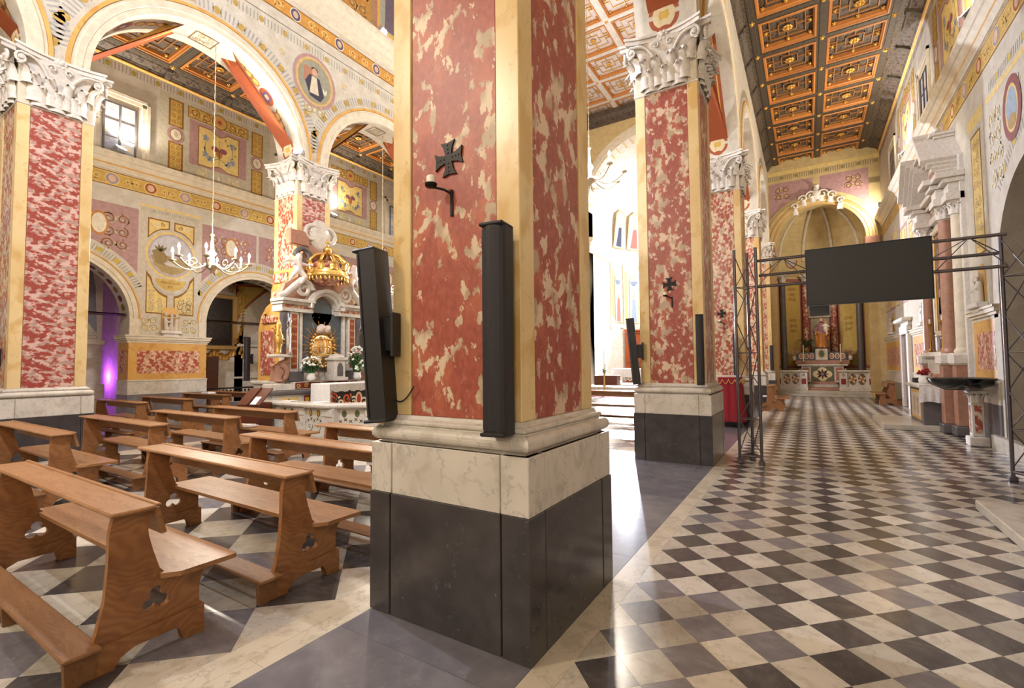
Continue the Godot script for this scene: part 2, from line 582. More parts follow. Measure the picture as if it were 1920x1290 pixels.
	M.dark_marble = mat(srgb(226, 224, 226), 0.22, 0, drk, Vector3(0.55, 0.55, 0.55))
	M.slab = mat(Color.WHITE, 0.16, 0, gry, Vector3(0.5, 0.5, 0.5))
	M.slab_b = mat(srgb(240, 240, 244), 0.16, 0, gry, Vector3(0.5, 0.5, 0.5), Vector3(0.4, 0, 0.3))
	M.strip = mat(srgb(250, 244, 232), 0.18, 0, whi, Vector3(0.5, 0.5, 0.5), Vector3(0.2, 0, 0.1))
	M.tile_w = []; M.tile_d = []
	for k in 4:
		var f := 1.0 - 0.05 * k
		M.tile_w.append(mat(Color(f, f * 0.99, f * 0.97), 0.2, 0, whi, Vector3(0.7, 0.7, 0.7), Vector3(0.23 * k, 0.1, 0.37 * k)))
		var g: float = [1.0, 1.22, 0.9, 1.4][k]
		M.tile_d.append(mat(Color(minf(1, g * 0.74), minf(1, g * 0.71), minf(1, g * 0.70)), 0.2, 0, drk if k != 3 else gry, Vector3(0.9, 0.9, 1.7) if k % 2 else Vector3(1.7, 0.9, 0.9), Vector3(0.31 * k, 0.1, 0.17 * k)))
		M.tile_d[k].albedo_color = Color(1, 0.99, 0.98)
	M.wood = mat(Color.WHITE, 0.38, 0, wod, Vector3(0.35, 1.6, 1.6), Vector3.ZERO, false)
	M.wood_end = mat(srgb(238, 224, 212), 0.42, 0, wod, Vector3(1.3, 0.5, 0.5), Vector3(0.2, 0.3, 0.1), false)
	M.wood_kneel = mat(srgb(214, 208, 200), 0.5, 0, wod, Vector3(0.35, 1.6, 1.6), Vector3(0.5, 0.2, 0.3), false)
	M.wood_dark = mat(srgb(150, 104, 84), 0.45, 0, wod, Vector3(0.5, 1.2, 0.5))
	M.wood_red = mat(srgb(232, 150, 96), 0.4, 0, wod, Vector3(1.2, 0.4, 1.2))
	M.ceil = mat(Color.WHITE, 0.6, 0, dwd, Vector3(0.9, 0.9, 0.9))
	M.ceil_beam = mat(srgb(224, 226, 220), 0.6, 0, dwd, Vector3(2.2, 2.2, 2.2))
	M.ceil_frame = mat(srgb(196, 128, 62), 0.5, 0, pls, Vector3(0.8, 0.8, 0.8))
	M.ceil_line = mat(srgb(150, 104, 58), 0.5)
	M.gilt = mat(srgb(214, 166, 82), 0.38, 0.65)
	M.gilt_dull = mat(srgb(196, 158, 96), 0.45, 0.35)
	M.gold = mat(srgb(236, 196, 112), 0.25, 0.9)
	M.plaster = mat(srgb(214, 204, 182), 0.75, 0, pls, Vector3(0.3, 0.3, 0.3))
	M.plaster_grey = mat(srgb(206, 200, 186), 0.75, 0, pls, Vector3(0.3, 0.3, 0.3))
	M.plaster_yellow = mat(srgb(206, 184, 132), 0.75, 0, pls, Vector3(0.3, 0.3, 0.3))
	M.moulding = mat(srgb(222, 212, 190), 0.65, 0, pls, Vector3(0.5, 0.5, 0.5))
	M.stucco = mat(srgb(226, 220, 212), 0.6, 0, pls, Vector3(1.5, 1.5, 1.5))
	M.chapel_white = mat(srgb(222, 210, 194), 0.8, 0, pls, Vector3(0.4, 0.4, 0.4))
	M.ceil_white = mat(srgb(214, 210, 208), 0.7, 0, pls, Vector3(0.6, 0.6, 0.6))
	M.ceil_lilac = mat(srgb(212, 204, 210), 0.7, 0, pls, Vector3(0.6, 0.6, 0.6))
	M.paint = mat(Color.WHITE, 0.72, 0, pls, Vector3(0.7, 0.7, 0.7))
	M.paint.vertex_color_use_as_albedo = true
	M.inlay = mat(Color.WHITE, 0.3)
	M.inlay.vertex_color_use_as_albedo = true
	M.skin = mat(Color.WHITE, 0.5)
	M.skin.vertex_color_use_as_albedo = true
	M.canvas = mat(Color.WHITE, 0.45, 0, pnt, Vector3(0.6, 0.45, 0.6))
	M.canvas_dark = mat(srgb(92, 84, 90), 0.35, 0, pnt, Vector3(0.7, 0.6, 0.7))
	M.black = mat(srgb(26, 25, 27), 0.5)
	M.black_cloth = mat(srgb(30, 29, 31), 0.9)
	M.screen = mat(srgb(6, 6, 8), 0.45)
	M.bezel = mat(srgb(70, 70, 74), 0.35, 0.5)
	M.steel = mat(srgb(104, 98, 100), 0.42, 0.75)
	M.iron = mat(srgb(34, 30, 28), 0.45, 0.6)
	M.brass = mat(srgb(178, 138, 72), 0.3, 0.85)
	M.chand = mat(srgb(190, 176, 150), 0.35, 0.7)
	M.alu = mat(srgb(196, 198, 202), 0.3, 0.8)
	M.wax = mat(srgb(238, 232, 216), 0.5)
	M.cloth_white = mat(srgb(236, 234, 232), 0.9, 0, pls, Vector3(2, 2, 2))
	M.cloth_red = mat(srgb(136, 22, 34), 0.85)
	M.cord = mat(srgb(214, 176, 96), 0.7)
	M.basin = mat(srgb(22, 24, 26), 0.12)
	M.leaf = mat(srgb(58, 92, 46), 0.55)
	M.leaf_pale = mat(srgb(126, 150, 104), 0.6)
	M.petal = mat(srgb(238, 238, 226), 0.6)
	M.petal_red = mat(srgb(150, 22, 34), 0.6)
	M.straw = mat(srgb(206, 176, 136), 0.8)
	M.pot = mat(srgb(226, 222, 214), 0.35)
	M.paper = mat(srgb(236, 234, 236), 0.6)
	M.grill = mat(srgb(46, 44, 48), 0.6, 0.3)
	M.night = mat(srgb(20, 26, 36), 0.1)
	M.violet_lamp = glow(srgb(170, 70, 255), 6.0)
	M.bulb = glow(srgb(255, 240, 214), 30.0)
	M.bulb_cold = glow(srgb(240, 246, 255), 40.0)
	M.terracotta = mat(srgb(206, 150, 128), 0.5, 0, whi, Vector3(0.9, 0.9, 0.9))
	M.rose_marble = mat(srgb(206, 158, 140), 0.35, 0, whi, Vector3(0.8, 0.8, 0.8))
	M.grey_marble = mat(srgb(206, 200, 192), 0.35, 0, gry, Vector3(0.7, 0.7, 0.7))
	M.wood_gate = mat(srgb(84, 54, 46), 0.5, 0, wod, Vector3(1, 0.6, 1))

# ---------------------------------------------------------------- architecture
const TW := 1.4337
const NAVE_R := -2.205      # axis of the right arcade
const NAVE_L := -13.82      # axis of the left arcade
const WALL_R := 3.4
const WALL_L := -20.0
const Z_END := -30.0
var cam_t: Transform3D
var cam_f := 884.92

func face_px() -> Transform3D:      # wall that looks towards +x: right along the wall is -z
	return Transform3D(Basis(Vector3(0, 0, -1), Vector3(0, 1, 0), Vector3(1, 0, 0)), Vector3.ZERO)

func face_nx() -> Transform3D:      # wall that looks towards -x
	return Transform3D(Basis(Vector3(0, 0, 1), Vector3(0, 1, 0), Vector3(-1, 0, 0)), Vector3.ZERO)

func shifted(t: Transform3D, o: Vector3) -> Transform3D:
	t.origin = o
	return t

# wall in its own plane: u along, y up, z out; openings [uc, r, spring]
func arched_wall(b: Mb, u0: float, u1: float, y0: float, y1: float, th: float, openings: Array, segs := 24) -> void:
	var u := u0
	var S := openings.duplicate()
	S.sort_custom(func(p, q): return p[0] < q[0])
	for o in S + [[1e9, 0, 0]]:
		var e: float = minf(o[0] - o[1], u1)
		if e > u:
			for z in [0.0, -th]:
				var q := [Vector3(u, y0, z), Vector3(e, y0, z), Vector3(e, y1, z), Vector3(u, y1, z)]
				if z < 0: q.reverse()
				b.quad(q[0], q[1], q[2], q[3])
			b.quad(Vector3(u, y0, -th), Vector3(e, y0, -th), Vector3(e, y0, 0), Vector3(u, y0, 0))
			b.quad(Vector3(u, y1, 0), Vector3(e, y1, 0), Vector3(e, y1, -th), Vector3(u, y1, -th))
		if o[0] > u1: break
		if o[2] > y0:
			b.quad(Vector3(o[0] - o[1], y0, 0), Vector3(o[0] - o[1], y0, -th), Vector3(o[0] - o[1], o[2], -th), Vector3(o[0] - o[1], o[2], 0))
			b.quad(Vector3(o[0] + o[1], y0, -th), Vector3(o[0] + o[1], y0, 0), Vector3(o[0] + o[1], o[2], 0), Vector3(o[0] + o[1], o[2], -th))
		for k in segs:
			var a0 := PI - PI * k / segs
			var a1 := PI - PI * (k + 1) / segs
			var p := Vector3(o[0] + cos(a0) * o[1], o[2] + sin(a0) * o[1], 0)
			var q := Vector3(o[0] + cos(a1) * o[1], o[2] + sin(a1) * o[1], 0)
			var d := Vector3(0, 0, -th)
			b.quad(p, q, Vector3(q.x, y1, 0), Vector3(p.x, y1, 0))
			b.quad(q + d, p + d, Vector3(p.x, y1, -th), Vector3(q.x, y1, -th))
			b.smooth(p + d, q + d, q, Vector3(-cos(a0), -sin(a0), 0), Vector3(-cos(a1), -sin(a1), 0), Vector3(-cos(a1), -sin(a1), 0))
			b.smooth(p + d, q, p, Vector3(-cos(a0), -sin(a0), 0), Vector3(-cos(a1), -sin(a1), 0), Vector3(-cos(a0), -sin(a0), 0))
			b.quad(Vector3(p.x, y1, 0), Vector3(q.x, y1, 0), Vector3(q.x, y1, -th), Vector3(p.x, y1, -th))
		u = o[0] + o[1]

# moulding that follows an arch in the wall plane: profile [(radius, out)]
func arc_mould(b: Mb, uc: float, yc: float, prof: Array, a0 := 0.0, a1 := PI, segs := 28) -> void:
	for k in segs:
		var s := a0 + (a1 - a0) * k / segs
		var e := a0 + (a1 - a0) * (k + 1) / segs
		for i in prof.size() - 1:
			var p: Vector2 = prof[i]
			var q: Vector2 = prof[i + 1]
			b.quad(Vector3(uc + cos(s) * p.x, yc + sin(s) * p.x, p.y), Vector3(uc + cos(s) * q.x, yc + sin(s) * q.x, q.y), Vector3(uc + cos(e) * q.x, yc + sin(e) * q.x, q.y), Vector3(uc + cos(e) * p.x, yc + sin(e) * p.x, p.y))

# bend a painting (u = length along the arch, v = depth) on to a soffit of radius r
func wrap_soffit(p: Pt, uc: float, yc: float, r: float, zmid: float) -> void:
	var v := p.b.v
	for i in v.size():
		var q := v[i]
		var a := q.x / r
		v[i] = Vector3(uc + cos(a) * (r - q.z), yc + sin(a) * (r - q.z), zmid + q.y)
	for i in range(0, v.size(), 3):
		var nn := (v[i + 2] - v[i]).cross(v[i + 1] - v[i]).normalized()
		var want := Vector3(uc, yc, v[i].z) - v[i]
		if nn.dot(want) < 0:
			nn = -nn
			var sw := v[i + 1]; v[i + 1] = v[i + 2]; v[i + 2] = sw
		for k in 3: p.b.n[i + k] = nn
	p.b.v = v

func on_screen(w: Vector3) -> bool:
	var q := cam_t.affine_inverse() * w
	if q.z > -0.3: return false
	var x := 960.0 + cam_f * q.x / -q.z
	var y := 645.0 - cam_f * q.y / -q.z
	return x > -60 and x < 1980 and y > -60 and y < 1420

func lay_tiles(floor_: Node, called: String, cx: float, cz: float, dx: float, dz: float, x_hi: float, x_lo: float, z_lo: float, z_hi: float, most: int, seed_: int, dark: Array, light: Array) -> void:
	var r := RandomNumberGenerator.new(); r.seed = seed_
	var full := func(ax: float, az: float, bx: float) -> Mb:      # ax: reach towards -x, bx: reach towards +x
		var b := Mb.new()
		var g := 0.0012
		var P: Array[Vector3] = [Vector3(-ax + g, 0, 0), Vector3(0, 0, az - g), Vector3(bx - g, 0, 0), Vector3(0, 0, -az + g)]
		for k in 4:
			var p := P[k]; var q := P[(k + 1) % 4]
			b.quad(p + Vector3(0, -0.014, 0), q + Vector3(0, -0.014, 0), q, p)
		b.quad(P[0], P[1], P[2], P[3])
		return b
	var whole = full.call(dx / 2, dz / 2, dx / 2).mesh()
	var half_r = full.call(0.0, dz / 2, dx / 2).mesh()
	var half_l = full.call(dx / 2, dz / 2, 0.0).mesh()
	var list := []
	for kind in 2:
		var ni := int(ceil((x_hi - x_lo) / dx)) + 2
		for i in range(-ni, ni):
			for k in range(int((cz - z_hi) / dz) - 2, int((cz - z_lo) / dz) + 2):
				var x := cx + i * dx + (dx / 2 if kind else 0.0)
				var z := cz - k * dz - (dz / 2 if kind else 0.0)
				if z < z_lo or z > z_hi or x > x_hi + 0.01 or x < x_lo - 0.01: continue
				var m = whole
				if x + dx / 2 > x_hi + 0.02: m = half_l
				elif x - dx / 2 < x_lo - 0.02: m = half_r
				list.append([Vector3(x, 0, z), m, kind, r.randi() % 4])
	list.sort_custom(func(p, q): return (p[0] - cam_t.origin).length_squared() + (0 if on_screen(p[0]) else 10000) < (q[0] - cam_t.origin).length_squared() + (0 if on_screen(q[0]) else 10000))
	var rest := [Mb.new(), Mb.new(), Mb.new(), Mb.new()]
	for k in list.size():
		var q = list[k]
		if k < most:
			obj(called, q[1], (light if q[2] else dark)[q[3]], floor_, Transform3D(Basis(), q[0]))
		else:
			var b: Mb = rest[q[2] * 2 + (q[3] % 2)]
			var a = q[1].surface_get_arrays(0)
			for e in a[Mesh.ARRAY_VERTEX].size():
				b.v.append(a[Mesh.ARRAY_VERTEX][e] + q[0]); b.n.append(a[Mesh.ARRAY_NORMAL][e]); b.c.append(Color.WHITE)
	var am := ArrayMesh.new()
	for k in 4:
		var arr := []
		arr.resize(Mesh.ARRAY_MAX)
		arr[Mesh.ARRAY_VERTEX] = rest[k].v; arr[Mesh.ARRAY_NORMAL] = rest[k].n
		if rest[k].v.size():
			am.add_surface_from_arrays(Mesh.PRIMITIVE_TRIANGLES, arr)
			am.surface_set_material(am.get_surface_count() - 1, (light if k >= 2 else dark)[k % 2])
	var o := obj(called.replace("tile", "tiling"), am, null, floor_)
	tag(o, "", "", "", "stuff")

func make_floor() -> void:
	var b := Mb.new()
	b.box(Vector3(-28, -0.4, -46), Vector3(7, -0.013, 12))
	var f := struct("floor", "polished marble church floor of checkered and diamond tiles with grey slabs", b, M.grey_white)
	lay_tiles(f, "checker_tile", -1.2927 + 0.4137 / 2, -2.7682, 0.4137, 0.4137, WALL_R - 0.02, -1.2927, -31.0, 1.5, 300, 5, M.tile_d, M.tile_w)
	lay_tiles(f, "diamond_tile", -3.68, -1.70, 0.853, 0.805, -3.2535, -12.7, -26.0, 3.0, 280, 9, M.tile_d, M.tile_w)
	# white border strips and grey slabs of the arcades
	for run in [[-1.2927, -1.489, 0], [-2.9, -3.06, 1], [-3.06, -3.2535, 2], [-12.7, -13.1, 3]]:
		var z := 3.0
		var k := 0
		while z > -30.0:
			var l: float = [1.35, 1.6, 1.9, 1.7][run[2]] * (1.0 + 0.2 * sin(k * 2.3))
			var s := Mb.new()
			s.box(Vector3(run[1] + 0.001, -0.012, z - l + 0.002), Vector3(run[0] - 0.001, 0.0, z))
			obj("border_strip", s, M.strip, f)
			z -= l; k += 1
	for side in [[-1.489, -2.9], [-13.1, -14.53]]:
		var z := 2.2
		var k := 0
		while z > -30.0:
			var l := 1.12
			var s := Mb.new()
			s.box(Vector3(side[1] + 0.002, -0.012, z - l + 0.003), Vector3(side[0] - 0.002, 0.0, z))
			obj("floor_slab", s, M.slab if k % 2 else M.slab_b, f)
			z -= l; k += 1

# ---------------------------------------------------------------- pillars
var cap_parts := []

func make_capital_face() -> Array:      # [[name, mesh, material]] on a shaft face: x across, y up from the collar, z out
	var out := []
	var bell := Mb.new()
	var P := []
	for i in 9:
		var f := (i - 4) / 4.0
		var row := PackedVector3Array()
		for j in 9:
			var s := j / 8.0
			var w := 0.405 + 0.03 * s + 0.17 * pow(s, 4)
			var o := 0.02 + 0.05 * s + 0.09 * pow(s, 4)
			row.append(Vector3(f * w, s * 1.0, o * (1.0 - 0.35 * f * f) + 0.012 * cos(f * 14.0) * (1.0 - s)))
		P.append(row)
	bell.grid(P)
	out.append(["bell", bell.mesh(), M.stucco])
	var lv := Mb.new()
	for x in [-0.27, 0.0, 0.27]:
		lv.blade(Vector3(x, 0.02, 0.03), Vector3(0, 0, 1), 0.5, 0.27, 0.05, 0.09)
	for x in [-0.36, -0.135, 0.135, 0.36]:
		lv.blade(Vector3(x, 0.1, 0.045), Vector3(signf(x) * 0.25, 0, 1).normalized(), 0.68, 0.24, 0.08, 0.11)
	out.append(["acanthus_leaves", lv.mesh(), M.stucco])
	for s in [-1.0, 1.0]:
		var vo := Mb.new()
		var path := []
		var rad := []
		for k in 9:
			var q := k / 8.0
			path.append(Vector3(s * lerpf(0.12, 0.57, q * q * 0.6 + q * 0.4), 0.45 + 0.5 * sin(q * PI * 0.55), 0.07 + 0.13 * q)); rad.append(0.03)
		for k in 18:
			var a := PI / 2 - k * 0.62
			var rr := 0.115 * (1.0 - k / 19.0)
			path.append(Vector3(s * (0.60 + cos(a) * rr * 0.8), 0.84 + sin(a) * rr, 0.21 - absf(cos(a)) * 0.02)); rad.append(0.03 - 0.012 * k / 18.0)
		vo.tube(path, rad, 6)
		vo.ball(Vector3(s * 0.6, 0.84, 0.21), Vector3(0.04, 0.04, 0.04), 8, 5)
		path = []; rad = []
		for k in 14:
			var a := PI * 0.9 - k * 0.6
			var rr := 0.07 * (1.0 - k / 16.0)
			path.append(Vector3(s * (0.13 - cos(a) * rr), 0.88 + sin(a) * rr, 0.15)); rad.append(0.016)
		vo.tube(path, rad, 5)
		vo.blade(Vector3(s * 0.5, 0.42, 0.08), Vector3(s * 0.7, 0, 0.7).normalized(), 0.4, 0.2, 0.1, 0.1)
		out.append(["volute", vo.mesh(), M.stucco])
	var ab := Mb.new()
	ab.t = Transform3D(Basis(Vector3(1, 0, 0), Vector3(0, 0, 1), Vector3(0, -1, 0)), Vector3.ZERO)
	for lay in [[0.985, 1.05, 0.0], [1.05, 1.075, -0.02], [1.075, 1.125, 0.02]]:
		var poly := PackedVector2Array()
		for k in 11:
			var f := (k - 5) / 5.0
			poly.append(Vector2(f * (0.70 + lay[2]), 0.12 + 0.17 * f * f + lay[2]))
		poly.append(Vector2(0.62, -0.06)); poly.append(Vector2(-0.62, -0.06))
		ab.prism(poly, -lay[1], -lay[0])
	out.append(["abacus", ab.mesh(), M.stucco])
	var fl := Mb.new()
	fl.ball(Vector3(0, 1.04, 0.15), Vector3(0.05, 0.05, 0.04), 8, 5)
	for k in 6:
		var a := TAU * k / 6
		fl.ball(Vector3(cos(a) * 0.07, 1.04 + sin(a) * 0.07, 0.13), Vector3(0.045, 0.045, 0.03), 7, 5)
	out.append(["fleuron", fl.mesh(), M.stucco])
	return out

func make_pillar(label: String, at: Vector3, reds: Array) -> Node3D:      # at: middle of the plinth on the floor; reds: material of the red panel facing +z, +x, -z, -x
	var p := thing("marble_pillar", label, "pillar", at, 0.0, "square marble pillars of the two arcades")
	p.set_meta("kind", "thing")
	var h := TW / 2
	var post := 0.21
	for lay in [["plinth_block", 0.0, 0.897, 0.0, M.dark_marble], ["plinth_band", 0.897, 1.272, 0.008, M.white_marble]]:
		var core := Mb.new()
		var q: float = h - 0.02 - lay[3]
		core.box(Vector3(-q, lay[1], -q), Vector3(q, lay[2], q))
		obj(lay[0] + "_core", core, lay[4], p)
		for s in 4:
			var b := Mb.new()
			var e: float = h - lay[3]
			b.box(Vector3(e - post, lay[1], e - post), Vector3(e, lay[2], e), 0.005)
			obj(lay[0] + "_corner", b, lay[4], p, Transform3D(Basis(Vector3.UP, s * PI / 2), Vector3.ZERO))
			var d := Mb.new()
			d.box(Vector3(-e + post + 0.012, lay[1], e - 0.05), Vector3(e - post - 0.012, lay[2], e - 0.003), 0.004)
			obj(lay[0] + "_slab", d, lay[4], p, Transform3D(Basis(Vector3.UP, s * PI / 2), Vector3.ZERO))
	var mo := Mb.new()
	var prof := [Vector2(-0.6, 1.272), Vector2(0.655 - h, 1.272), Vector2(0.655 - h, 1.29)]
	for k in 9:
		var a := -PI / 2 + PI * k / 8
		prof.append(Vector2(0.657 - h + 0.052 * cos(a), 1.343 + 0.053 * sin(a)))
	prof.append_array([Vector2(0.645 - h, 1.398), Vector2(0.645 - h, 1.406)])
	for k in 6:
		var a := -PI / 2 + PI * k / 5
		prof.append(Vector2(0.638 - h + 0.02 * cos(a), 1.426 + 0.02 * sin(a)))
	prof.append_array([Vector2(0.628 - h, 1.448), Vector2(0.618 - h, 1.456), Vector2(0.605 - h, 1.477), Vector2(-0.6, 1.477)])
	mo.ring(prof, h, h)
	obj("base_moulding", mo, M.white_marble, p)
	var sh := h - 0.1207
	var core := Mb.new()
	core.box(Vector3(-sh + 0.03, 1.477, -sh + 0.03), Vector3(sh - 0.03, 8.33, sh - 0.03))
	obj("shaft_core", core, M.yellow, p)
	for s in 4:
		var tr := Transform3D(Basis(Vector3.UP, s * PI / 2), Vector3.ZERO)
		var b := Mb.new()
		b.box(Vector3(sh - 0.19, 1.477, sh - 0.19), Vector3(sh, 7.207, sh), 0.006)
		obj("corner_strip", b, M.yellow, p, tr)
		var e := Mb.new()
		e.box(Vector3(sh - 0.185, 7.23, sh - 0.185), Vector3(sh - 0.005, 7.95, sh - 0.005), 0.01)
		obj("capital_corner", e, M.moulding, p, tr)
		var d := Mb.new()
		d.box(Vector3(-sh + 0.198, 1.477, sh - 0.06), Vector3(sh - 0.198, 7.207, sh - 0.014), 0.003)
		obj("red_panel", d, reds[s], p, tr)
	var col := Mb.new()
	col.ring([Vector2(-0.02, 7.2), Vector2(0.0, 7.2), Vector2(0.014, 7.207), Vector2(0.014, 7.228), Vector2(0.0, 7.235), Vector2(-0.03, 7.235)], sh, sh)
	obj("collar", col, M.stucco, p)
	if cap_parts.is_empty(): cap_parts = make_capital_face()
	for s in 4:
		var c := Node3D.new()
		c.name = "capital_face"
		p.add_child(c, true)
		c.transform = Transform3D(Basis(Vector3.UP, s * PI / 2), Vector3.ZERO) * Transform3D(Basis(), Vector3(0, 7.207, sh - 0.02))
		for q in cap_parts:
			obj(q[0], q[1], q[2], c)
	return p

# ---------------------------------------------------------------- walls
const CREAM := Color(0.80, 0.77, 0.68)
const ROSE := Color(0.70, 0.56, 0.56)
const OCH := Color(0.80, 0.66, 0.34)
const OCH_L := Color(0.90, 0.80, 0.52)
const BRN := Color(0.55, 0.38, 0.16)
const RUST := Color(0.64, 0.32, 0.17)
const GRN := Color(0.72, 0.74, 0.66)
const LIL := Color(0.62, 0.58, 0.66)
const IVO := Color(0.90, 0.87, 0.78)

func paint(called: String, p: Pt, parent: Node, tr: Transform3D, m = null) -> MeshInstance3D:
	return obj(called, p.b, m if m else M.paint, parent, tr)

# cornice profile of the aisle walls: from y 7.75 to 9.2, out from the wall
func aisle_cornice() -> Array:
	return [Vector2(0, 8.62), Vector2(0.05, 8.64), Vector2(0.05, 8.70), Vector2(0.11, 8.78), Vector2(0.11, 8.84), Vector2(0.20, 8.98), Vector2(0.23, 9.0), Vector2(0.30, 9.10), Vector2(0.30, 9.2), Vector2(0, 9.2)]

func gold_band(p: Pt, x0: float, x1: float, y0: float, y1: float) -> void:
	p.rect(x0, y0, x1, y1, BRN, 0)
	p.rect(x0, y0 + 0.03, x1, y1 - 0.03, OCH, 1)
	p.rect(x0, y0 + 0.05, x1, y0 + 0.065, OCH_L, 2)
	p.rect(x0, y1 - 0.065, x1, y1 - 0.05, OCH_L, 2)
	var s := 0.56
	var d := signf(x1 - x0)
	var n := int(absf(x1 - x0) / s)
	var h := (y1 - y0) / 2
	var ym := (y0 + y1) / 2
	for k in n:
		var x := x0 + d * s * (k + 0.5)
		if k % 6 in [0, 2, 4]:
			p.disc(x, ym, h * 0.84, h * 0.84, OCH_L, 3, 18)
			p.disc(x, ym, h * 0.72, h * 0.72, RUST if k % 4 == 2 else LIL, 4, 18)
			p.disc(x, ym, h * 0.45, h * 0.5, Color(0.85, 0.72, 0.62), 5, 12)
		else:
			p.foliage(x - 0.25, y0 + 0.07, x + 0.25, y1 - 0.07, OCH_L, BRN, 3, 1, k + 3)

func flower_panel(p: Pt, x0: float, y0: float, x1: float, y1: float, seed_: int) -> void:
	# rose field with a shaped cream panel of blue flowers
	p.rect(x0 - 0.3, y0 - 0.05, x1 + 0.3, y1 + 0.12, ROSE, 0)
	var top := PackedVector2Array()
	var w := x1 - x0
	var shape := func(g: float) -> PackedVector2Array:
		var q := PackedVector2Array([Vector2(x0 + g, y0 + g), Vector2(x0 + w * 0.27, y0 + g)])
		for k in 7: q.append(Vector2(x0 + w * (0.3 + 0.4 * k / 6.0), y0 + g + 0.13 * sin(PI * k / 6.0)))
		q.append(Vector2(x1 - g, y0 + g)); q.append(Vector2(x1 - g, y1 - g))
		for k in 7: q.append(Vector2(x1 - w * (0.3 + 0.4 * k / 6.0), y1 - g - 0.17 * sin(PI * k / 6.0)))
		q.append(Vector2(x0 + g, y1 - g))
		return q
	p.poly(shape.call(0.0), BRN, 1)
	p.poly(shape.call(0.035), OCH_L, 2)
	var cx := (x0 + x1) / 2; var cy := (y0 + y1) / 2
	var r := RandomNumberGenerator.new(); r.seed = seed_
	var blue := Color(0.52, 0.58, 0.68); var gr := Color(0.50, 0.58, 0.36)
	p.line([Vector2(cx, y0 + 0.25), Vector2(cx, y1 - 0.35)], 0.025, gr, 3)
	for s in [-1, 1]:
		p.disc(cx + s * 0.16, cy + 0.06, 0.15, 0.11, RUST, 3, 10)
		p.disc(cx + s * 0.16, cy + 0.06, 0.08, 0.07, Color(0.48, 0.34, 0.56), 4, 10)
		p.line([Vector2(cx, cy - 0.3), Vector2(cx + s * 0.3, cy - 0.45), Vector2(cx + s * 0.55, cy - 0.2), Vector2(cx + s * 0.5, cy + 0.3)], 0.025, gr, 3)
		for q in [[0.5, 0.38], [0.52, -0.28], [0.34, -0.42]]:
			for k in 5:
				var a := TAU * k / 5 + r.randf()
				p.leaf(cx + s * q[0], cy + q[1], a, 0.15, 0.045, blue if k % 2 else Color(0.62, 0.66, 0.72), 4)
		for k in 7:
			p.leaf(cx + s * r.randf_range(0.15, 0.6), cy + r.randf_range(-0.5, 0.5), r.randf() * TAU, 0.14, 0.03, gr, 3)
	p.disc(cx, cy - 0.12, 0.13, 0.16, Color(0.72, 0.48, 0.3), 3, 10)

func upper_wall(p: Pt, s: float, c: float) -> void:      # painted storey between cornice and ceiling about the bay middle c; s: which way the wall runs
	# flower panel with strip and roundel over it, narrow panels with cameos beside it
	p.rect(c - 2.1, 9.2, c + 2.1, 12.15, Color(0.76, 0.74, 0.66), -1)
	flower_panel(p, c - 0.79, 9.80, c + 0.79, 11.38, int(absf(c) * 10))
	p.rect(c - 1.16, 11.55, c + 1.16, 12.0, BRN, 0)
	p.rect(c - 1.13, 11.58, c + 1.13, 11.97, OCH, 1)
	p.foliage(c - 1.1, 11.6, c - 0.3, 11.95, BRN, OCH_L, 2, 1, 4)
	p.foliage(c + 0.3, 11.6, c + 1.1, 11.95, BRN, OCH_L, 2, 1, 5)
	p.disc(c, 11.8, 0.3, 0.3, BRN, 3); p.disc(c, 11.8, 0.26, 0.26, OCH, 4); p.disc(c, 11.8, 0.17, 0.17, Color(0.82, 0.6, 0.36), 5); p.disc(c, 11.8, 0.08, 0.08, RUST, 6)
	p.foliage(c - 1.15, 9.25, c + 1.15, 9.7, OCH_L, IVO, 1, 1, 8)
	for d in [-1.55, 1.55]:
		for q in [[9.3, 10.36], [10.96, 12.0]]:
			p.rect(c + d - 0.25, q[0], c + d + 0.25, q[1], BRN if d < 0 else Color(0.58, 0.42, 0.2), 0)
			p.rect(c + d - 0.19, q[0] + 0.05, c + d + 0.19, q[1] - 0.05, OCH, 1)
			p.foliage(c + d - 0.17, q[0] + 0.08, c + d + 0.17, q[1] - 0.08, BRN, OCH_L, 2, 4, 7)
		p.disc(c + d, 10.66, 0.29, 0.33, ROSE, 1); p.disc(c + d, 10.66, 0.2, 0.24, BRN, 2); p.disc(c + d, 10.66, 0.175, 0.21, IVO, 3)
		p.disc(c + d, 10.68, 0.07, 0.1, Color(0.78, 0.72, 0.62), 4, 10)

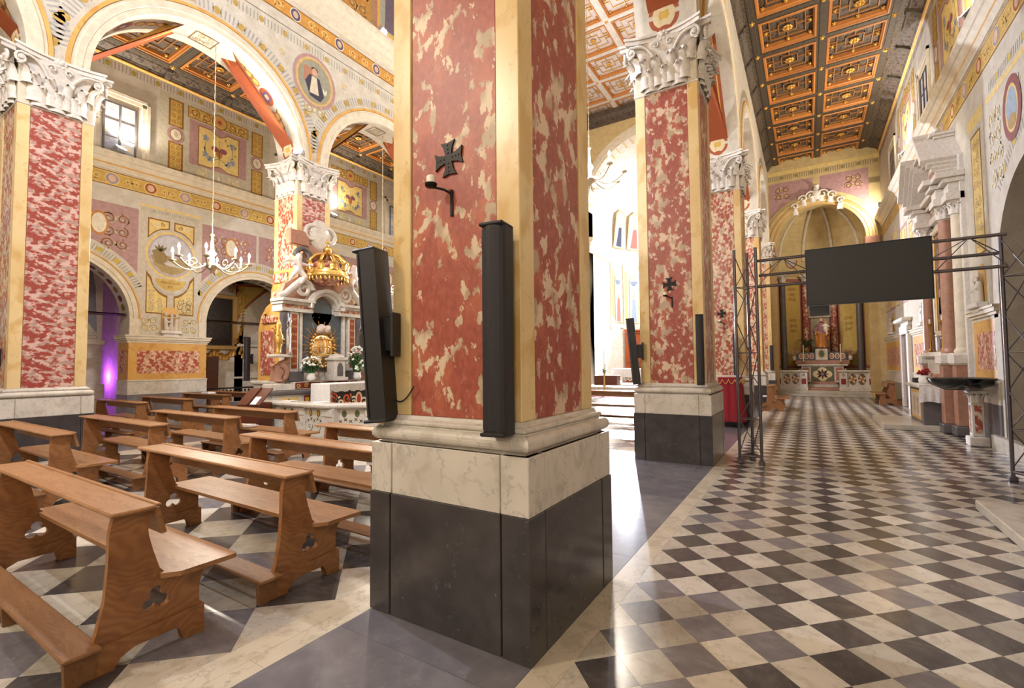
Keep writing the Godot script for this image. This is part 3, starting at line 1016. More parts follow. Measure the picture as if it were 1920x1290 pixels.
func make_side_wall(right: bool) -> void:
	var bays := []
	var bay := 6.48
	var arch_u := []
	# own plane: u = -z for the left wall, u = z for the right wall
	var sg := 1.0 if right else -1.0
	var tr := shifted(face_nx() if right else face_px(), Vector3(WALL_R if right else WALL_L, 0, 0))
	var b := Mb.new()
	b.t = tr
	var ops := []
	for k in range(-1, 4):
		var zc := -4.82 - bay * k
		if not right: ops.append([sg * zc, 2.0, 3.6])
		elif k == 1: ops.append([sg * zc, 2.1, 3.45])
	var u0 := minf(sg * 9.0, sg * -31.0)
	var u1 := maxf(sg * 9.0, sg * -31.0)
	arched_wall(b, u0, u1, 0.0, 13.6, 0.8, ops)
	var w := struct("wall_right" if right else "wall_left", "painted plaster aisle wall with gilt bands and flower panels", b, M.plaster_grey)
	# long cornice and the moulding under the ceiling
	var co := Mb.new()
	var X := Vector3(WALL_R if right else WALL_L, 0, 0)
	var o := Vector3(-1 if right else 1, 0, 0)
	co.run(aisle_cornice(), X + Vector3(0, 0, 9), X + Vector3(0, 0, Z_END), o)
	obj("cornice", co, M.moulding, w)
	var cy := Mb.new()
	cy.run([Vector2(0, 12.52), Vector2(0.04, 12.53), Vector2(0.07, 12.57), Vector2(0.04, 12.62), Vector2(0, 12.63)], X + Vector3(0, 0, 9), X + Vector3(0, 0, Z_END), o)
	obj("ceiling_moulding", cy, M.ochre, w)
	var p := Pt.new()
	gold_band(p, sg * 3.0, sg * -29.9, 8.1, 8.6)
	p.rect(sg * 3, 8.66, sg * -29.9, 8.7, OCH, 0)
	paint("gold_band", p, w, tr)
	# gilt edging on the cornice steps
	var e := Mb.new()
	e.run([Vector2(0.112, 8.785), Vector2(0.118, 8.79), Vector2(0.118, 8.835), Vector2(0.112, 8.84)], X + Vector3(0, 0, 9), X + Vector3(0, 0, Z_END), o)
	obj("cornice_gilding", e, M.ochre, w)
	p = Pt.new()
	p.flutes(sg * 2, sg * -29.9, 12.2, 12.46, 0.105, Color(0.66, 0.62, 0.62), Color(0.66, 0.6, 0.26), 0)
	paint("fluted_frieze", p, w, tr)
	for k in range(0, 4):
		var c := sg * (-9.67 - bay * (k - (1 if right else 0)))
		if absf(c) > 28.5 or absf(c) < 4.0: continue
		p = Pt.new()
		upper_wall(p, sg, c)
		paint("painted_panel", p, w, tr)
	for k in range(0, 4):      # windows of the upper storey with splayed frames
		var zc := -6.41 - bay * k
		if right: zc = -12.9 - bay * (k - 1)
		if zc < -28.5: continue
		make_clerestory(w, tr, sg * zc, right)
	if right: right_wall_lower(w, tr)
	else: left_wall_lower(w, tr, sg, bay)

func make_clerestory(w: Node, tr: Transform3D, c: float, right: bool) -> void:
	var n := Node3D.new()
	n.name = "window"
	w.add_child(n, true)
	n.transform = tr * Transform3D(Basis(), Vector3(c, 0, 0))
	var f := Mb.new()      # stepped surround
	for q in [[0.87, 11.42, 0.06, 0.10], [0.77, 11.32, 0.035, 0.13]]:
		for s in [-1.0, 1.0]:
			f.box(Vector3(minf(s * q[0], s * (q[0] - q[3])), 9.2, 0), Vector3(maxf(s * q[0], s * (q[0] - q[3])), q[1], q[2]))
		f.box(Vector3(-q[0], q[1] - q[3], 0), Vector3(q[0], q[1], q[2]))
	obj("surround", f, M.moulding, n)
	var p := Pt.new()
	for s in [-1, 1]:
		p.rect(s * 0.70, 9.2, s * 0.66, 11.2, OCH_L, 0)
	p.rect(-0.7, 11.16, 0.7, 11.2, OCH_L, 0)
	paint("gilt_line", p, n, Transform3D())
	var t := Mb.new()
	for q in [[-0.48, -0.42], [-0.03, 0.03], [0.42, 0.48]]:
		t.box(Vector3(q[0], 9.2, 0.0), Vector3(q[1], 11.0, 0.035))
	for y in [9.2, 9.78, 10.38, 10.96]:
		t.box(Vector3(-0.48, y, 0.0), Vector3(0.48, y + (0.05 if y > 10.9 or y < 9.3 else 0.018), 0.028))
	obj("sash", t, M.grey_marble, n)
	for i in 2:
		for j in 3:
			p = Pt.new()
			var x0 := -0.42 + i * 0.45
			var y0: float = [9.25, 9.8, 10.4][j]
			var y1: float = [9.78, 10.38, 10.96][j]
			p.rect(x0, y0, x0 + 0.39, y1, Color(0.74, 0.75, 0.79), 0)
			p.poly(PackedVector2Array([Vector2(x0, y0 + 0.1), Vector2(x0 + 0.2, y0 + 0.2), Vector2(x0 + 0.39, y0 + 0.12), Vector2(x0 + 0.39, y0 + 0.3), Vector2(x0 + 0.18, y0 + 0.4), Vector2(x0, y0 + 0.28)]), Color(0.84, 0.80, 0.70) if (i + j) % 2 else Color(0.66, 0.68, 0.76), 1)
			paint("pane", p, n, Transform3D())

func left_wall_lower(w: Node, tr: Transform3D, sg: float, bay: float) -> void:
	for k in range(-1, 4):      # arches into the side chapels
		var u := sg * (-4.82 - bay * k)
		var m := Mb.new()
		arc_mould(m, u, 3.6, [Vector2(2.0, 0), Vector2(2.0, 0.03), Vector2(2.1, 0.03), Vector2(2.12, 0.055), Vector2(2.2, 0.055), Vector2(2.22, 0.03), Vector2(2.27, 0.03), Vector2(2.27, 0)])
		for s in [-1.0, 1.0]:
			m.box(Vector3(u + s * 2.135 - 0.135, 3.0, 0), Vector3(u + s * 2.135 + 0.135, 3.6, 0.04))
		obj("archivolt", m, M.moulding, w, tr)
		var g := Mb.new()
		arc_mould(g, u, 3.6, [Vector2(2.28, 0), Vector2(2.28, 0.045), Vector2(2.33, 0.045), Vector2(2.33, 0)])
		obj("gilt_bead", g, M.ochre, w, tr)
		var p := Pt.new()
		p.arc_flutes(u, 3.6, 2.4, 2.62, 0.45, PI - 0.45, 60, Color(0.66, 0.65, 0.62), Color(0.80, 0.70, 0.28), 0)
		# spandrels: rose border and ochre field with scrolls
		for s in [-1.0, 1.0]:
			for q in [[0.0, ROSE, 0], [0.17, BRN, 1], [0.21, OCH_L, 2]]:
				var poly := PackedVector2Array()
				var e: float = q[0]
				poly.append(Vector2(u + s * (2.2 - e), 7.5 - e)); poly.append(Vector2(u + s * (0.05 + e * 0.6), 7.5 - e))
				for i in 9:
					var a := lerpf(PI / 2 - 0.02 - e * 0.2, 0.58 + e * 0.22, i / 8.0)
					poly.append(Vector2(u + s * cos(a) * (2.72 + e), 3.6 + sin(a) * (2.72 + e)))
				poly.append(Vector2(u + s * (2.2 - e), 5.2 + e * 1.2))
				p.poly(poly, q[1], q[2])
			p.foliage(u + s * 1.95 - 0.0, 5.9, u + s * 1.15, 7.2, BRN, Color(0.72, 0.72, 0.62), 3, 3, 12)
			p.foliage(u + s * 1.05, 6.5, u + s * 0.35, 7.2, Color(0.74, 0.48, 0.24), IVO, 3, 2, 15)
			p.disc(u + s * 1.1, 6.75, 0.26, 0.42, Color(0.76, 0.52, 0.28), 4, 14); p.disc(u + s * 1.1, 6.75, 0.2, 0.34, IVO, 5, 14)
		paint("spandrel_painting", p, w, tr)
		p = Pt.new()      # painted soffit
		var L := PI * 2.0
		p.rect(0.1, -0.3, L - 0.1, 0.3, Color(0.42, 0.27, 0.2), 0)
		p.rect(0.16, -0.24, L - 0.16, 0.24, Color(0.50, 0.38, 0.22), 1)
		for i in 18:
			p.disc(0.4 + i * (L - 0.8) / 17, 0, 0.12, 0.16, Color(0.44, 0.24, 0.2) if i % 2 else Color(0.56, 0.46, 0.24), 2, 12)
		wrap_soffit(p, u, 3.6, 2.0, -0.42)
		paint("soffit_painting", p, w, tr)
		# pier between this arch and the next
		var c := u + bay / 2
		pier_dado(w, tr, c, 2 * (bay / 2 - 2.0))
		pier_painting(w, tr, c)

func pier_dado(w: Node, tr: Transform3D, c: float, wid: float) -> void:
	var h := wid / 2
	var b := Mb.new(); b.box(Vector3(c - h - 0.03, 0, -0.83), Vector3(c + h + 0.03, 0.93, 0.08))
	obj("dado_base", b, M.slab, w, tr)
	b = Mb.new(); b.box(Vector3(c - h - 0.03, 0.93, -0.83), Vector3(c + h + 0.03, 1.37, 0.08)); b.box(Vector3(c - h - 0.05, 1.37, -0.85), Vector3(c + h + 0.05, 1.44, 0.10), 0.02)
	obj("dado_plinth", b, M.white_marble, w, tr)
	b = Mb.new(); b.box(Vector3(c - h - 0.015, 1.44, -0.815), Vector3(c + h + 0.015, 2.75, 0.045))
	obj("dado_field", b, M.ochre, w, tr)
	b = Mb.new(); b.box(Vector3(c - h + 0.24, 1.66, 0.0), Vector3(c + h - 0.24, 2.48, 0.05))
	for s in [-1.0, 1.0]:
		b.box(Vector3(c + s * (h + 0.01) - 0.01, 1.66, -0.66), Vector3(c + s * (h + 0.01) + 0.01, 2.48, -0.14))
	obj("dado_panel", b, M.red_panel, w, tr)
	b = Mb.new()
	for q in [[2.75, 2.82, 0.05], [2.82, 2.88, 0.09], [2.88, 2.97, 0.13], [2.97, 3.02, 0.16]]:
		b.box(Vector3(c - h - q[2], q[0], -0.8 - q[2]), Vector3(c + h + q[2], q[1], q[2]))
	obj("dado_cornice", b, M.moulding, w, tr)

func pier_painting(w: Node, tr: Transform3D, c: float) -> void:
	var p := Pt.new()
	p.rect(c - 1.0, 3.02, c + 1.0, 7.72, Color(0.80, 0.77, 0.71), 0)
	p.rect(c - 1.0, 7.66, c + 1.0, 7.74, OCH_L, 1)
	p.flutes(c - 0.98, c + 0.98, 7.5, 7.62, 0.06, Color(0.68, 0.66, 0.58), Color(0.68, 0.66, 0.58), 1)
	for s in [-1.0, 1.0]:
		var poly := PackedVector2Array([Vector2(c + s * 0.76, 7.3), Vector2(c + s * 0.07, 7.3), Vector2(c + s * 0.07, 6.98)])
		for i in 5: poly.append(Vector2(c + s * lerpf(0.15, 0.76, i / 4.0), 6.96 - 0.42 * pow(i / 4.0, 2)))
		p.poly(poly, BRN, 1)
		var inn := PackedVector2Array([Vector2(c + s * 0.72, 7.25), Vector2(c + s * 0.11, 7.25), Vector2(c + s * 0.11, 7.03)])
		for i in 5: inn.append(Vector2(c + s * lerpf(0.17, 0.72, i / 4.0), 7.0 - 0.36 * pow(i / 4.0, 2)))
		p.poly(inn, OCH_L, 2)
		p.scroll(c + s * 0.5, 7.1, 0.12, s, 0.4, 0.03, IVO, 3)
		p.scroll(c + s * 0.28, 7.12, 0.08, -s, 1.4, 0.025, BRN, 3)
	# oval landscape
	p.disc(c, 6.02, 0.82, 0.88, OCH_L, 1, 32); p.disc(c, 6.02, 0.74, 0.80, Color(0.72, 0.68, 0.7), 2, 32); p.disc(c, 6.02, 0.67, 0.73, Color(0.80, 0.80, 0.84), 3, 32)
	p.poly(PackedVector2Array([Vector2(c - 0.66, 5.95), Vector2(c - 0.2, 6.0), Vector2(c + 0.66, 5.92), Vector2(c + 0.55, 5.6), Vector2(c + 0.3, 5.37), Vector2(c, 5.3), Vector2(c - 0.3, 5.37), Vector2(c - 0.55, 5.6)]), Color(0.68, 0.60, 0.42), 4)
	p.poly(PackedVector2Array([Vector2(c - 0.62, 6.12), Vector2(c - 0.35, 6.25), Vector2(c - 0.12, 5.95), Vector2(c - 0.2, 5.6), Vector2(c - 0.5, 5.7)]), Color(0.58, 0.50, 0.32), 5)
	p.poly(PackedVector2Array([Vector2(c - 0.1, 5.82), Vector2(c + 0.1, 5.72), Vector2(c + 0.35, 5.6), Vector2(c - 0.05, 5.62), Vector2(c - 0.25, 5.68)]), Color(0.82, 0.80, 0.80), 6)
	for k in 4: p.leaf(c - 0.35, 6.1, PI / 2 + (k - 1.5) * 0.5, 0.3, 0.05, Color(0.52, 0.48, 0.3), 6)
	for k in 3: p.rect(c + 0.05 + k * 0.1, 5.76 - 0.06 * k, c + 0.55 - k * 0.08, 5.79 - 0.06 * k, Color(0.62, 0.54, 0.36), 6)
	# lower panels with the swag-shaped tablet between them
	for s in [-1.0, 1.0]:
		var o1 := PackedVector2Array([Vector2(c + s * 0.78, 3.82), Vector2(c + s * 0.78, 5.36)])
		for i in 7:
			var a := lerpf(0.25, PI / 2 - 0.16, i / 6.0)
			o1.append(Vector2(c + s * cos(a) * 0.64, 5.36 - sin(a) * 0.86))
		o1.append(Vector2(c + s * 0.11, 3.82))
		p.poly(o1, BRN, 1)
		var o2 := PackedVector2Array([Vector2(c + s * 0.745, 3.87), Vector2(c + s * 0.745, 5.2)])
		for i in 7:
			var a := lerpf(0.3, PI / 2 - 0.2, i / 6.0)
			o2.append(Vector2(c + s * cos(a) * 0.69, 5.32 - sin(a) * 0.9))
		o2.append(Vector2(c + s * 0.15, 3.87))
		p.poly(o2, OCH_L, 2)
		p.foliage(c + s * 0.74, 3.9, c + s * 0.2, 4.4, Color(0.62, 0.6, 0.5), IVO, 3, 3, 31)
		p.foliage(c + s * 0.74, 4.4, c + s * 0.5, 4.9, Color(0.62, 0.6, 0.5), IVO, 3, 3, 32)
		p.foliage(c + s * 0.95, 3.15, c + s * 0.36, 3.7, Color(0.70, 0.64, 0.4), OCH_L, 1, 2, 41)
	var tab := PackedVector2Array()
	for i in 13:
		var a := PI + PI * i / 12.0
		tab.append(Vector2(c + cos(a) * 0.5, 5.12 + sin(a) * 0.42))
	p.poly(tab, Color(0.82, 0.70, 0.40), 2)
	p.arc(c, 5.12, 0.5, 0.6, PI + 0.1, TAU - 0.1, Color(0.76, 0.74, 0.7), 3)
	paint("pier_painting", p, w, tr)
	var tm := TextMesh.new()      # painted lettering on the tablet
	var fo := SystemFont.new(); fo.font_names = PackedStringArray(["Droid Serif"])
	tm.font = fo; tm.font_size = 16; tm.pixel_size = 0.0068; tm.depth = 0.004; tm.text = "PIAGULA EX"
	obj("lettering", tm, M.lettering, w, tr * Transform3D(Basis(), Vector3(c, 4.99, 0.012)))
	var t2: TextMesh = tm.duplicate(); t2.text = "PEL"
	obj("lettering", t2, M.lettering, w, tr * Transform3D(Basis(), Vector3(c, 4.85, 0.012)))

func right_wall_lower(w: Node, tr: Transform3D) -> void:
	for q in [[-14.42, 1.7], [-21.35, 3.0], [-27.75, 4.4], [-5.0, 7.9]]:
		pier_dado(w, tr, q[0], q[1])
	var u := -11.3
	var m := Mb.new()
	arc_mould(m, u, 3.45, [Vector2(2.1, 0), Vector2(2.1, 0.05), Vector2(2.42, 0.05), Vector2(2.46, 0.02), Vector2(2.46, 0)])
	for s in [-1.0, 1.0]:
		m.box(Vector3(u + s * 2.28 - 0.18, 0.3, 0), Vector3(u + s * 2.28 + 0.18, 3.45, 0.05))
	obj("archivolt", m, M.plaster_grey, w, tr)
	var p := Pt.new()
	p.arc_flutes(u, 3.45, 2.62, 2.84, 0.75, PI - 0.75, 40, Color(0.66, 0.65, 0.62), Color(0.80, 0.70, 0.28), 0)
	for s in [-1.0, 1.0]:
		var poly := PackedVector2Array([Vector2(u + s * 2.45, 7.2), Vector2(u + s * 0.3, 7.2)])
		for i in 9:
			var a := lerpf(PI / 2 - 0.1, 0.52, i / 8.0)
			poly.append(Vector2(u + s * cos(a) * 2.92, 3.45 + sin(a) * 2.92))
		poly.append(Vector2(u + s * 2.45, 4.9))
		p.poly(poly, OCH, 1)
		p.foliage(u + s * 2.4, 5.4, u + s * 1.6, 7.1, IVO, OCH_L, 2, 4, 51)
		p.foliage(u + s * 1.5, 6.3, u + s * 0.6, 7.1, IVO, OCH_L, 2, 2, 52)
		# painted shield with a little landscape
		var sc: float = u + s * 1.05
		p.disc(sc, 6.6, 0.48, 0.62, Color(0.55, 0.3, 0.3), 4, 18); p.disc(sc, 6.6, 0.32, 0.46, OCH_L, 5, 18); p.disc(sc, 6.6, 0.26, 0.4, Color(0.62, 0.7, 0.78), 6, 18)
		p.disc(sc, 6.35, 0.2, 0.14, Color(0.72, 0.58, 0.36), 7, 12)
	p.rect(-13.75, 7.3, -8.9, 7.42, OCH_L, 0)
	p.flutes(-8.9, -13.7, 7.48, 7.68, 0.1, Color(0.66, 0.65, 0.62), Color(0.80, 0.72, 0.32), 0)
	paint("spandrel_painting", p, w, tr)
	p = Pt.new()      # tall yellow panels on the pilasters
	for c in [-14.6, -8.1, -20.4, -22.6, -26.2, -29.3]:
		p.rect(c - 0.62, 3.02, c + 0.62, 7.6, Color(0.80, 0.78, 0.72), 0)
		p.rect(c - 0.36, 4.25, c + 0.36, 7.05, BRN, 1); p.rect(c - 0.31, 4.3, c + 0.31, 7.0, OCH_L, 2)
		p.foliage(c - 0.26, 4.4, c + 0.26, 5.6, Color(0.72, 0.66, 0.52), OCH, 3, 4, 61)
		p.foliage(c - 0.26, 5.7, c + 0.26, 6.9, Color(0.74, 0.62, 0.5), OCH, 3, 4, 62)
		p.rect(c - 0.55, 7.2, c + 0.55, 7.5, OCH_L, 1)
	for c in [-24.2, -27.7]:
		p.rect(c - 0.85, 4.2, c + 0.85, 7.3, ROSE, 0); p.rect(c - 0.72, 4.35, c + 0.72, 7.15, OCH_L, 1)
		p.disc(c, 5.8, 0.55, 0.8, IVO, 2, 24); p.disc(c, 5.8, 0.46, 0.7, Color(0.76, 0.74, 0.66), 3, 24)
		p.foliage(c - 0.7, 4.4, c + 0.7, 5.0, BRN, IVO, 2, 2, 63); p.foliage(c - 0.7, 6.6, c + 0.7, 7.1, BRN, IVO, 2, 2, 64)
	paint("pilaster_painting", p, w, tr)
	m = Mb.new()      # stone skirting step along the wall
	m.box(Vector3(-13.9, 0, 0), Vector3(-8.7, 0.3, 0.16), 0.01)
	obj("skirting", m, M.white_marble, w, tr)

func make_arcade(right: bool) -> void:
	var zs: Array = [9.88, 3.3, -3.28, -9.86, -16.45, -23.03, -29.6] if right else [9.02, 2.92, -3.18, -9.28, -15.38, -21.48, -27.58, -33.68]
	var fx := -1.63 if right else -13.25
	var r := 2.76 if right else 2.55
	var tr := shifted(face_px(), Vector3(fx, 0, 0))
	var b := Mb.new()
	b.t = tr
	var ops := []
	for k in zs.size() - 1:
		ops.append([-(zs[k] + zs[k + 1]) / 2, r, 8.33])
	arched_wall(b, -9.0, 30.0, 8.33, 19.4, 1.15, ops, 30)
	var w := struct("wall_nave_right" if right else "wall_nave_left", "painted arcade wall of round arches carried on marble pillars", b, M.plaster_grey)
	for q in ops:
		var u: float = q[0]
		if u < -4: continue
		var m := Mb.new()
		arc_mould(m, u, 8.33, [Vector2(r, 0), Vector2(r, 0.035), Vector2(r + 0.13, 0.035), Vector2(r + 0.14, 0.06), Vector2(r + 0.25, 0.06), Vector2(r + 0.28, 0.03), Vector2(r + 0.33, 0.03), Vector2(r + 0.33, 0)], 0.0, PI, 36)
		obj("archivolt", m, M.moulding, w, tr)
		var g := Mb.new()
		arc_mould(g, u, 8.33, [Vector2(r + 0.335, 0), Vector2(r + 0.335, 0.05), Vector2(r + 0.41, 0.05), Vector2(r + 0.41, 0)], 0.0, PI, 36)
		obj("gilt_bead", g, M.ochre, w, tr)
		var p := Pt.new()
		p.arc_flutes(u, 8.33, r + 0.5, r + 0.76, 0.12, PI - 0.12, 84, Color(0.66, 0.66, 0.66), Color(0.74, 0.62, 0.34), 0)
		paint("arch_flutes", p, w, tr)
		# soffit: rust and ochre bands with ovals, broken at the crown by a keystone panel
		p = Pt.new()
		var L := PI * r
		for side in 2:
			var S := func(v: float) -> float: return v if side == 0 else L - v
			var e0: float = 0.55
			var e1: float = L * 0.425
			for lay in [[0.30, RUST, 0, 0.0], [0.215, Color(0.86, 0.66, 0.34), 1, 0.07]]:
				var h: float = lay[0]
				p.poly(PackedVector2Array([Vector2(S.call(e0 + lay[3]), -h), Vector2(S.call(e1 - lay[3]), -h), Vector2(S.call(e1 - 0.3 - lay[3]), 0), Vector2(S.call(e1 - lay[3]), h), Vector2(S.call(e0 + lay[3]), h)]), lay[1], lay[2])
			p.disc(S.call(0.42), 0, 0.34, 0.30, RUST, 0, 20); p.disc(S.call(0.42), 0, 0.25, 0.22, Color(0.86, 0.80, 0.64), 2, 20); p.disc(S.call(0.42), 0, 0.12, 0.10, Color(0.80, 0.66, 0.3), 3, 14)
			p.disc(S.call(L * 0.25), 0, 0.27, 0.21, RUST, 2, 20); p.disc(S.call(L * 0.25), 0, 0.21, 0.16, Color(0.42, 0.30, 0.42), 3, 18); p.disc(S.call(L * 0.25), 0, 0.10, 0.07, Color(0.84, 0.70, 0.6), 4, 12)
			for k in 9:
				var x: float = e0 + 0.35 + k * (e1 - e0 - 0.5) / 9.0
				if absf(x - L * 0.25) < 0.34: continue
				p.disc(S.call(x), 0, 0.15, 0.12, Color(0.72, 0.46, 0.2), 2, 12)
				p.disc(S.call(x), 0, 0.10, 0.08, Color(0.88, 0.74, 0.42), 3, 10)
				for s2 in [-1, 1]: p.leaf(S.call(x + 0.1), s2 * 0.05, s2 * 0.7, 0.14, 0.03, Color(0.48, 0.42, 0.2), 4)
		p.frame(L / 2 - 0.3, -0.26, L / 2 + 0.3, 0.26, 0.04, Color(0.5, 0.4, 0.26), 1)
		p.foliage(L / 2 - 0.24, -0.2, L / 2 + 0.24, 0.2, Color(0.5, 0.42, 0.3), OCH, 1, 2, 3)
		wrap_soffit(p, u, 8.33, r, -0.575)
		paint("soffit_painting", p, w, tr)
	if right: return
	for k in range(1, 6):      # spandrel roundels over the pillars
		var u: float = -zs[k]
		var p := Pt.new()
		var cy := 11.05
		for lay in [[0.0, ROSE, 0], [0.14, RUST, 1], [0.17, Color(0.84, 0.72, 0.44), 2]]:
			var e: float = lay[0]
			for s in [-1.0, 1.0]:
				var poly := PackedVector2Array([Vector2(u + s * (0.02 + e), 11.82 - e * 0.8), Vector2(u + s * (2.2 - e * 2.6), 11.82 - e * 0.8)])
				for i in 9:
					var a := lerpf(1.88 + e * 0.16, 2.72 - e * 0.3, i / 8.0)
					poly.append(Vector2(u + s * (3.05 + cos(a) * (r + 0.82 + e)), 8.33 + sin(a) * (r + 0.82 + e)))
				poly.append(Vector2(u + s * (0.02 + e), 9.75 + e * 2.0))
				p.poly(poly, lay[1], lay[2])
			if e == 0.0: continue
		p.disc(u, cy, 0.78, 0.86, ROSE, 3, 28); p.disc(u, cy, 0.68, 0.77, Color(0.80, 0.70, 0.48), 4, 28); p.disc(u, cy, 0.60, 0.69, Color(0.68, 0.58, 0.42), 5, 28); p.disc(u, cy, 0.56, 0.65, Color(0.60, 0.60, 0.54), 6, 28)
		p.rect(u - 0.4, cy - 0.1, u - 0.1, cy + 0.4, Color(0.70, 0.5, 0.4), 7)
		# a friar in a dark cloak over white habit, painted
		p.poly(PackedVector2Array([Vector2(u - 0.36, cy - 0.1), Vector2(u - 0.2, cy + 0.18), Vector2(u + 0.16, cy + 0.16), Vector2(u + 0.34, cy - 0.36), Vector2(u + 0.2, cy - 0.58), Vector2(u - 0.18, cy - 0.52)]), Color(0.24, 0.24, 0.3), 8)
		p.poly(PackedVector2Array([Vector2(u - 0.12, cy + 0.15), Vector2(u + 0.06, cy + 0.15), Vector2(u + 0.14, cy - 0.4), Vector2(u - 0.2, cy - 0.42)]), Color(0.84, 0.80, 0.70), 9)
		p.disc(u - 0.02, cy + 0.3, 0.1, 0.14, Color(0.80, 0.64, 0.54), 9, 12); p.disc(u - 0.02, cy + 0.38, 0.12, 0.09, Color(0.22, 0.18, 0.18), 8, 10)
		for s in [-1, 1]: p.leaf(u + 0.36, cy - 0.3, PI / 2 + s * 0.3, 0.25, 0.04, IVO, 9)
		p.foliage(u - 0.4, 9.95, u + 0.4, 10.3, Color(0.76, 0.66, 0.4), IVO, 4, 1, 7)
		for s in [-1.0, 1.0]: p.scroll(u + s * 1.15, 11.45, 0.13, s, 0.3, 0.025, OCH_L, 5)
		paint("roundel_painting", p, w, tr)
	var p := Pt.new()
	p.flutes(-2.0, 29.9, 11.92, 12.16, 0.105, Color(0.66, 0.66, 0.62), Color(0.74, 0.62, 0.34), 0)
	p.rect(-2.0, 12.27, 29.9, 12.3, Color(0.5, 0.5, 0.46), 0)
	p.rect(-2.0, 12.62, 29.9, 13.08, BRN, 0); p.rect(-2.0, 12.66, 29.9, 13.04, Color(0.80, 0.58, 0.26), 1)
	for k in 20:
		var x := -1.2 + k * 1.63
		p.disc(x, 12.85, 0.19, 0.21, IVO, 2, 18); p.disc(x, 12.85, 0.16, 0.18, Color(0.36, 0.32, 0.44), 3, 18); p.disc(x, 12.85, 0.09, 0.11, Color(0.80, 0.70, 0.6), 4, 12)
		p.foliage(x + 0.3, 12.7, x + 1.33, 13.0, OCH_L, Color(0.62, 0.4, 0.16), 2, 1, k)
	paint("gold_band", p, w, tr)
	var co := Mb.new()
	co.run([Vector2(0, 13.2), Vector2(0.05, 13.22), Vector2(0.05, 13.36), Vector2(0.12, 13.42), Vector2(0.12, 13.5), Vector2(0.24, 13.62), Vector2(0.26, 13.72), Vector2(0.38, 13.82), Vector2(0.42, 13.95), Vector2(0.42, 14.06), Vector2(0, 14.06)], Vector3(fx, 0, 3), Vector3(fx, 0, -30), Vector3(1, 0, 0))
	obj("nave_cornice", co, M.moulding, w)
	p = Pt.new()
	p.rect(-2.0, 14.06, 29.9, 18.6, Color(0.62, 0.52, 0.36), 0)
	for k in 10:
		var x := 0.3 + k * 3.05
		p.rect(x - 0.75, 14.3, x + 0.75, 18.0, Color(0.68, 0.46, 0.38), 1); p.rect(x - 0.62, 14.45, x + 0.62, 17.9, OCH, 2)
		p.rect(x - 0.48, 14.6, x + 0.48, 17.8, Color(0.60, 0.62, 0.56), 3)
		p.poly(PackedVector2Array([Vector2(x - 0.26, 14.65), Vector2(x + 0.28, 14.65), Vector2(x + 0.2, 16.2), Vector2(x + 0.1, 16.9), Vector2(x - 0.1, 16.9), Vector2(x - 0.22, 16.0)]), Color(0.55, 0.36, 0.36) if k % 2 else Color(0.40, 0.34, 0.4), 4)
		p.disc(x, 17.05, 0.14, 0.18, Color(0.78, 0.62, 0.5), 5, 12)
		p.rect(x + 0.95, 14.3, x + 2.1, 18.0, Color(0.72, 0.52, 0.24), 1)
		p.foliage(x + 1.05, 14.4, x + 2.0, 17.9, Color(0.50, 0.40, 0.26), Color(0.80, 0.68, 0.44), 2, 6, k + 20)
	paint("saints_frieze", p, w, tr)

# ---------------------------------------------------------------- coffered ceilings
func coffer_meshes(dx: float, dz: float, white: bool) -> Array:      # seen from below: y = 0 is the underside of the beams, panel above
	var out := []
	var hx := dx / 2 - 0.16
	var hz := dz / 2 - 0.16
	var f := Mb.new()
	f.ring([Vector2(0, 0.0), Vector2(-0.02, -0.03), Vector2(-0.06, -0.03), Vector2(-0.07, 0.02), Vector2(-0.1, 0.05), Vector2(-0.1, 0.2)], hx, hz)
	# the ring winds outwards; seen from inside and below both sides are drawn
	out.append(["coffer_frame", f.mesh(), M.ceil_frame])
	var p := Mb.new()
	p.box(Vector3(-hx, 0.18, -hz), Vector3(hx, 0.24, hz))
	out.append(["coffer_panel", p.mesh(), M.ceil_lilac if white else M.ceil])
	var l := Mb.new()
	var bar := func(x0, z0, x1, z1):
		l.box(Vector3(minf(x0, x1) - 0.016, 0.125, minf(z0, z1) - 0.016), Vector3(maxf(x0, x1) + 0.016, 0.185, maxf(z0, z1) + 0.016))
	var a := hx * 0.62
	var c := hz * 0.62
	for s in [-1.0, 1.0]:
		bar.call(-a, s * c, a, s * c); bar.call(s * a, -c, s * a, c)
		bar.call(s * a * 0.5, -c * 0.5, s * a * 0.5, c * 0.5); bar.call(-a * 0.5, s * c * 0.5, a * 0.5, s * c * 0.5)
		bar.call(s * a * 0.5, 0, s * hx * 0.88, 0); bar.call(0, s * c * 0.5, 0, s * hz * 0.88)
		bar.call(s * a, -c * 0.3, s * hx * 0.88, -c * 0.3); bar.call(s * a, c * 0.3, s * hx * 0.88, c * 0.3)
	out.append(["coffer_fret", l.mesh(), M.gilt_dull if white else M.ceil_line])
	return out

func rosette(r: float) -> Mesh:
	var b := Mb.new()
	for k in 8:
		var a := TAU * k / 8
		b.ball(Vector3(cos(a) * r * 0.62, 0.0, sin(a) * r * 0.62), Vector3(r * 0.36, r * 0.22, r * 0.36), 6, 4)
	b.ball(Vector3(0, -r * 0.15, 0), Vector3(r * 0.42, r * 0.4, r * 0.42), 7, 5)
	return b.mesh()

func boss(r: float) -> Mesh:
	var b := Mb.new()
	b.ball(Vector3.ZERO, Vector3(r, r * 0.8, r), 6, 4)
	for k in 5:
		var a := TAU * k / 5
		b.ball(Vector3(cos(a) * r * 0.8, 0.02, sin(a) * r * 0.8), Vector3(r * 0.5, r * 0.4, r * 0.5), 5, 3)
	return b.mesh()

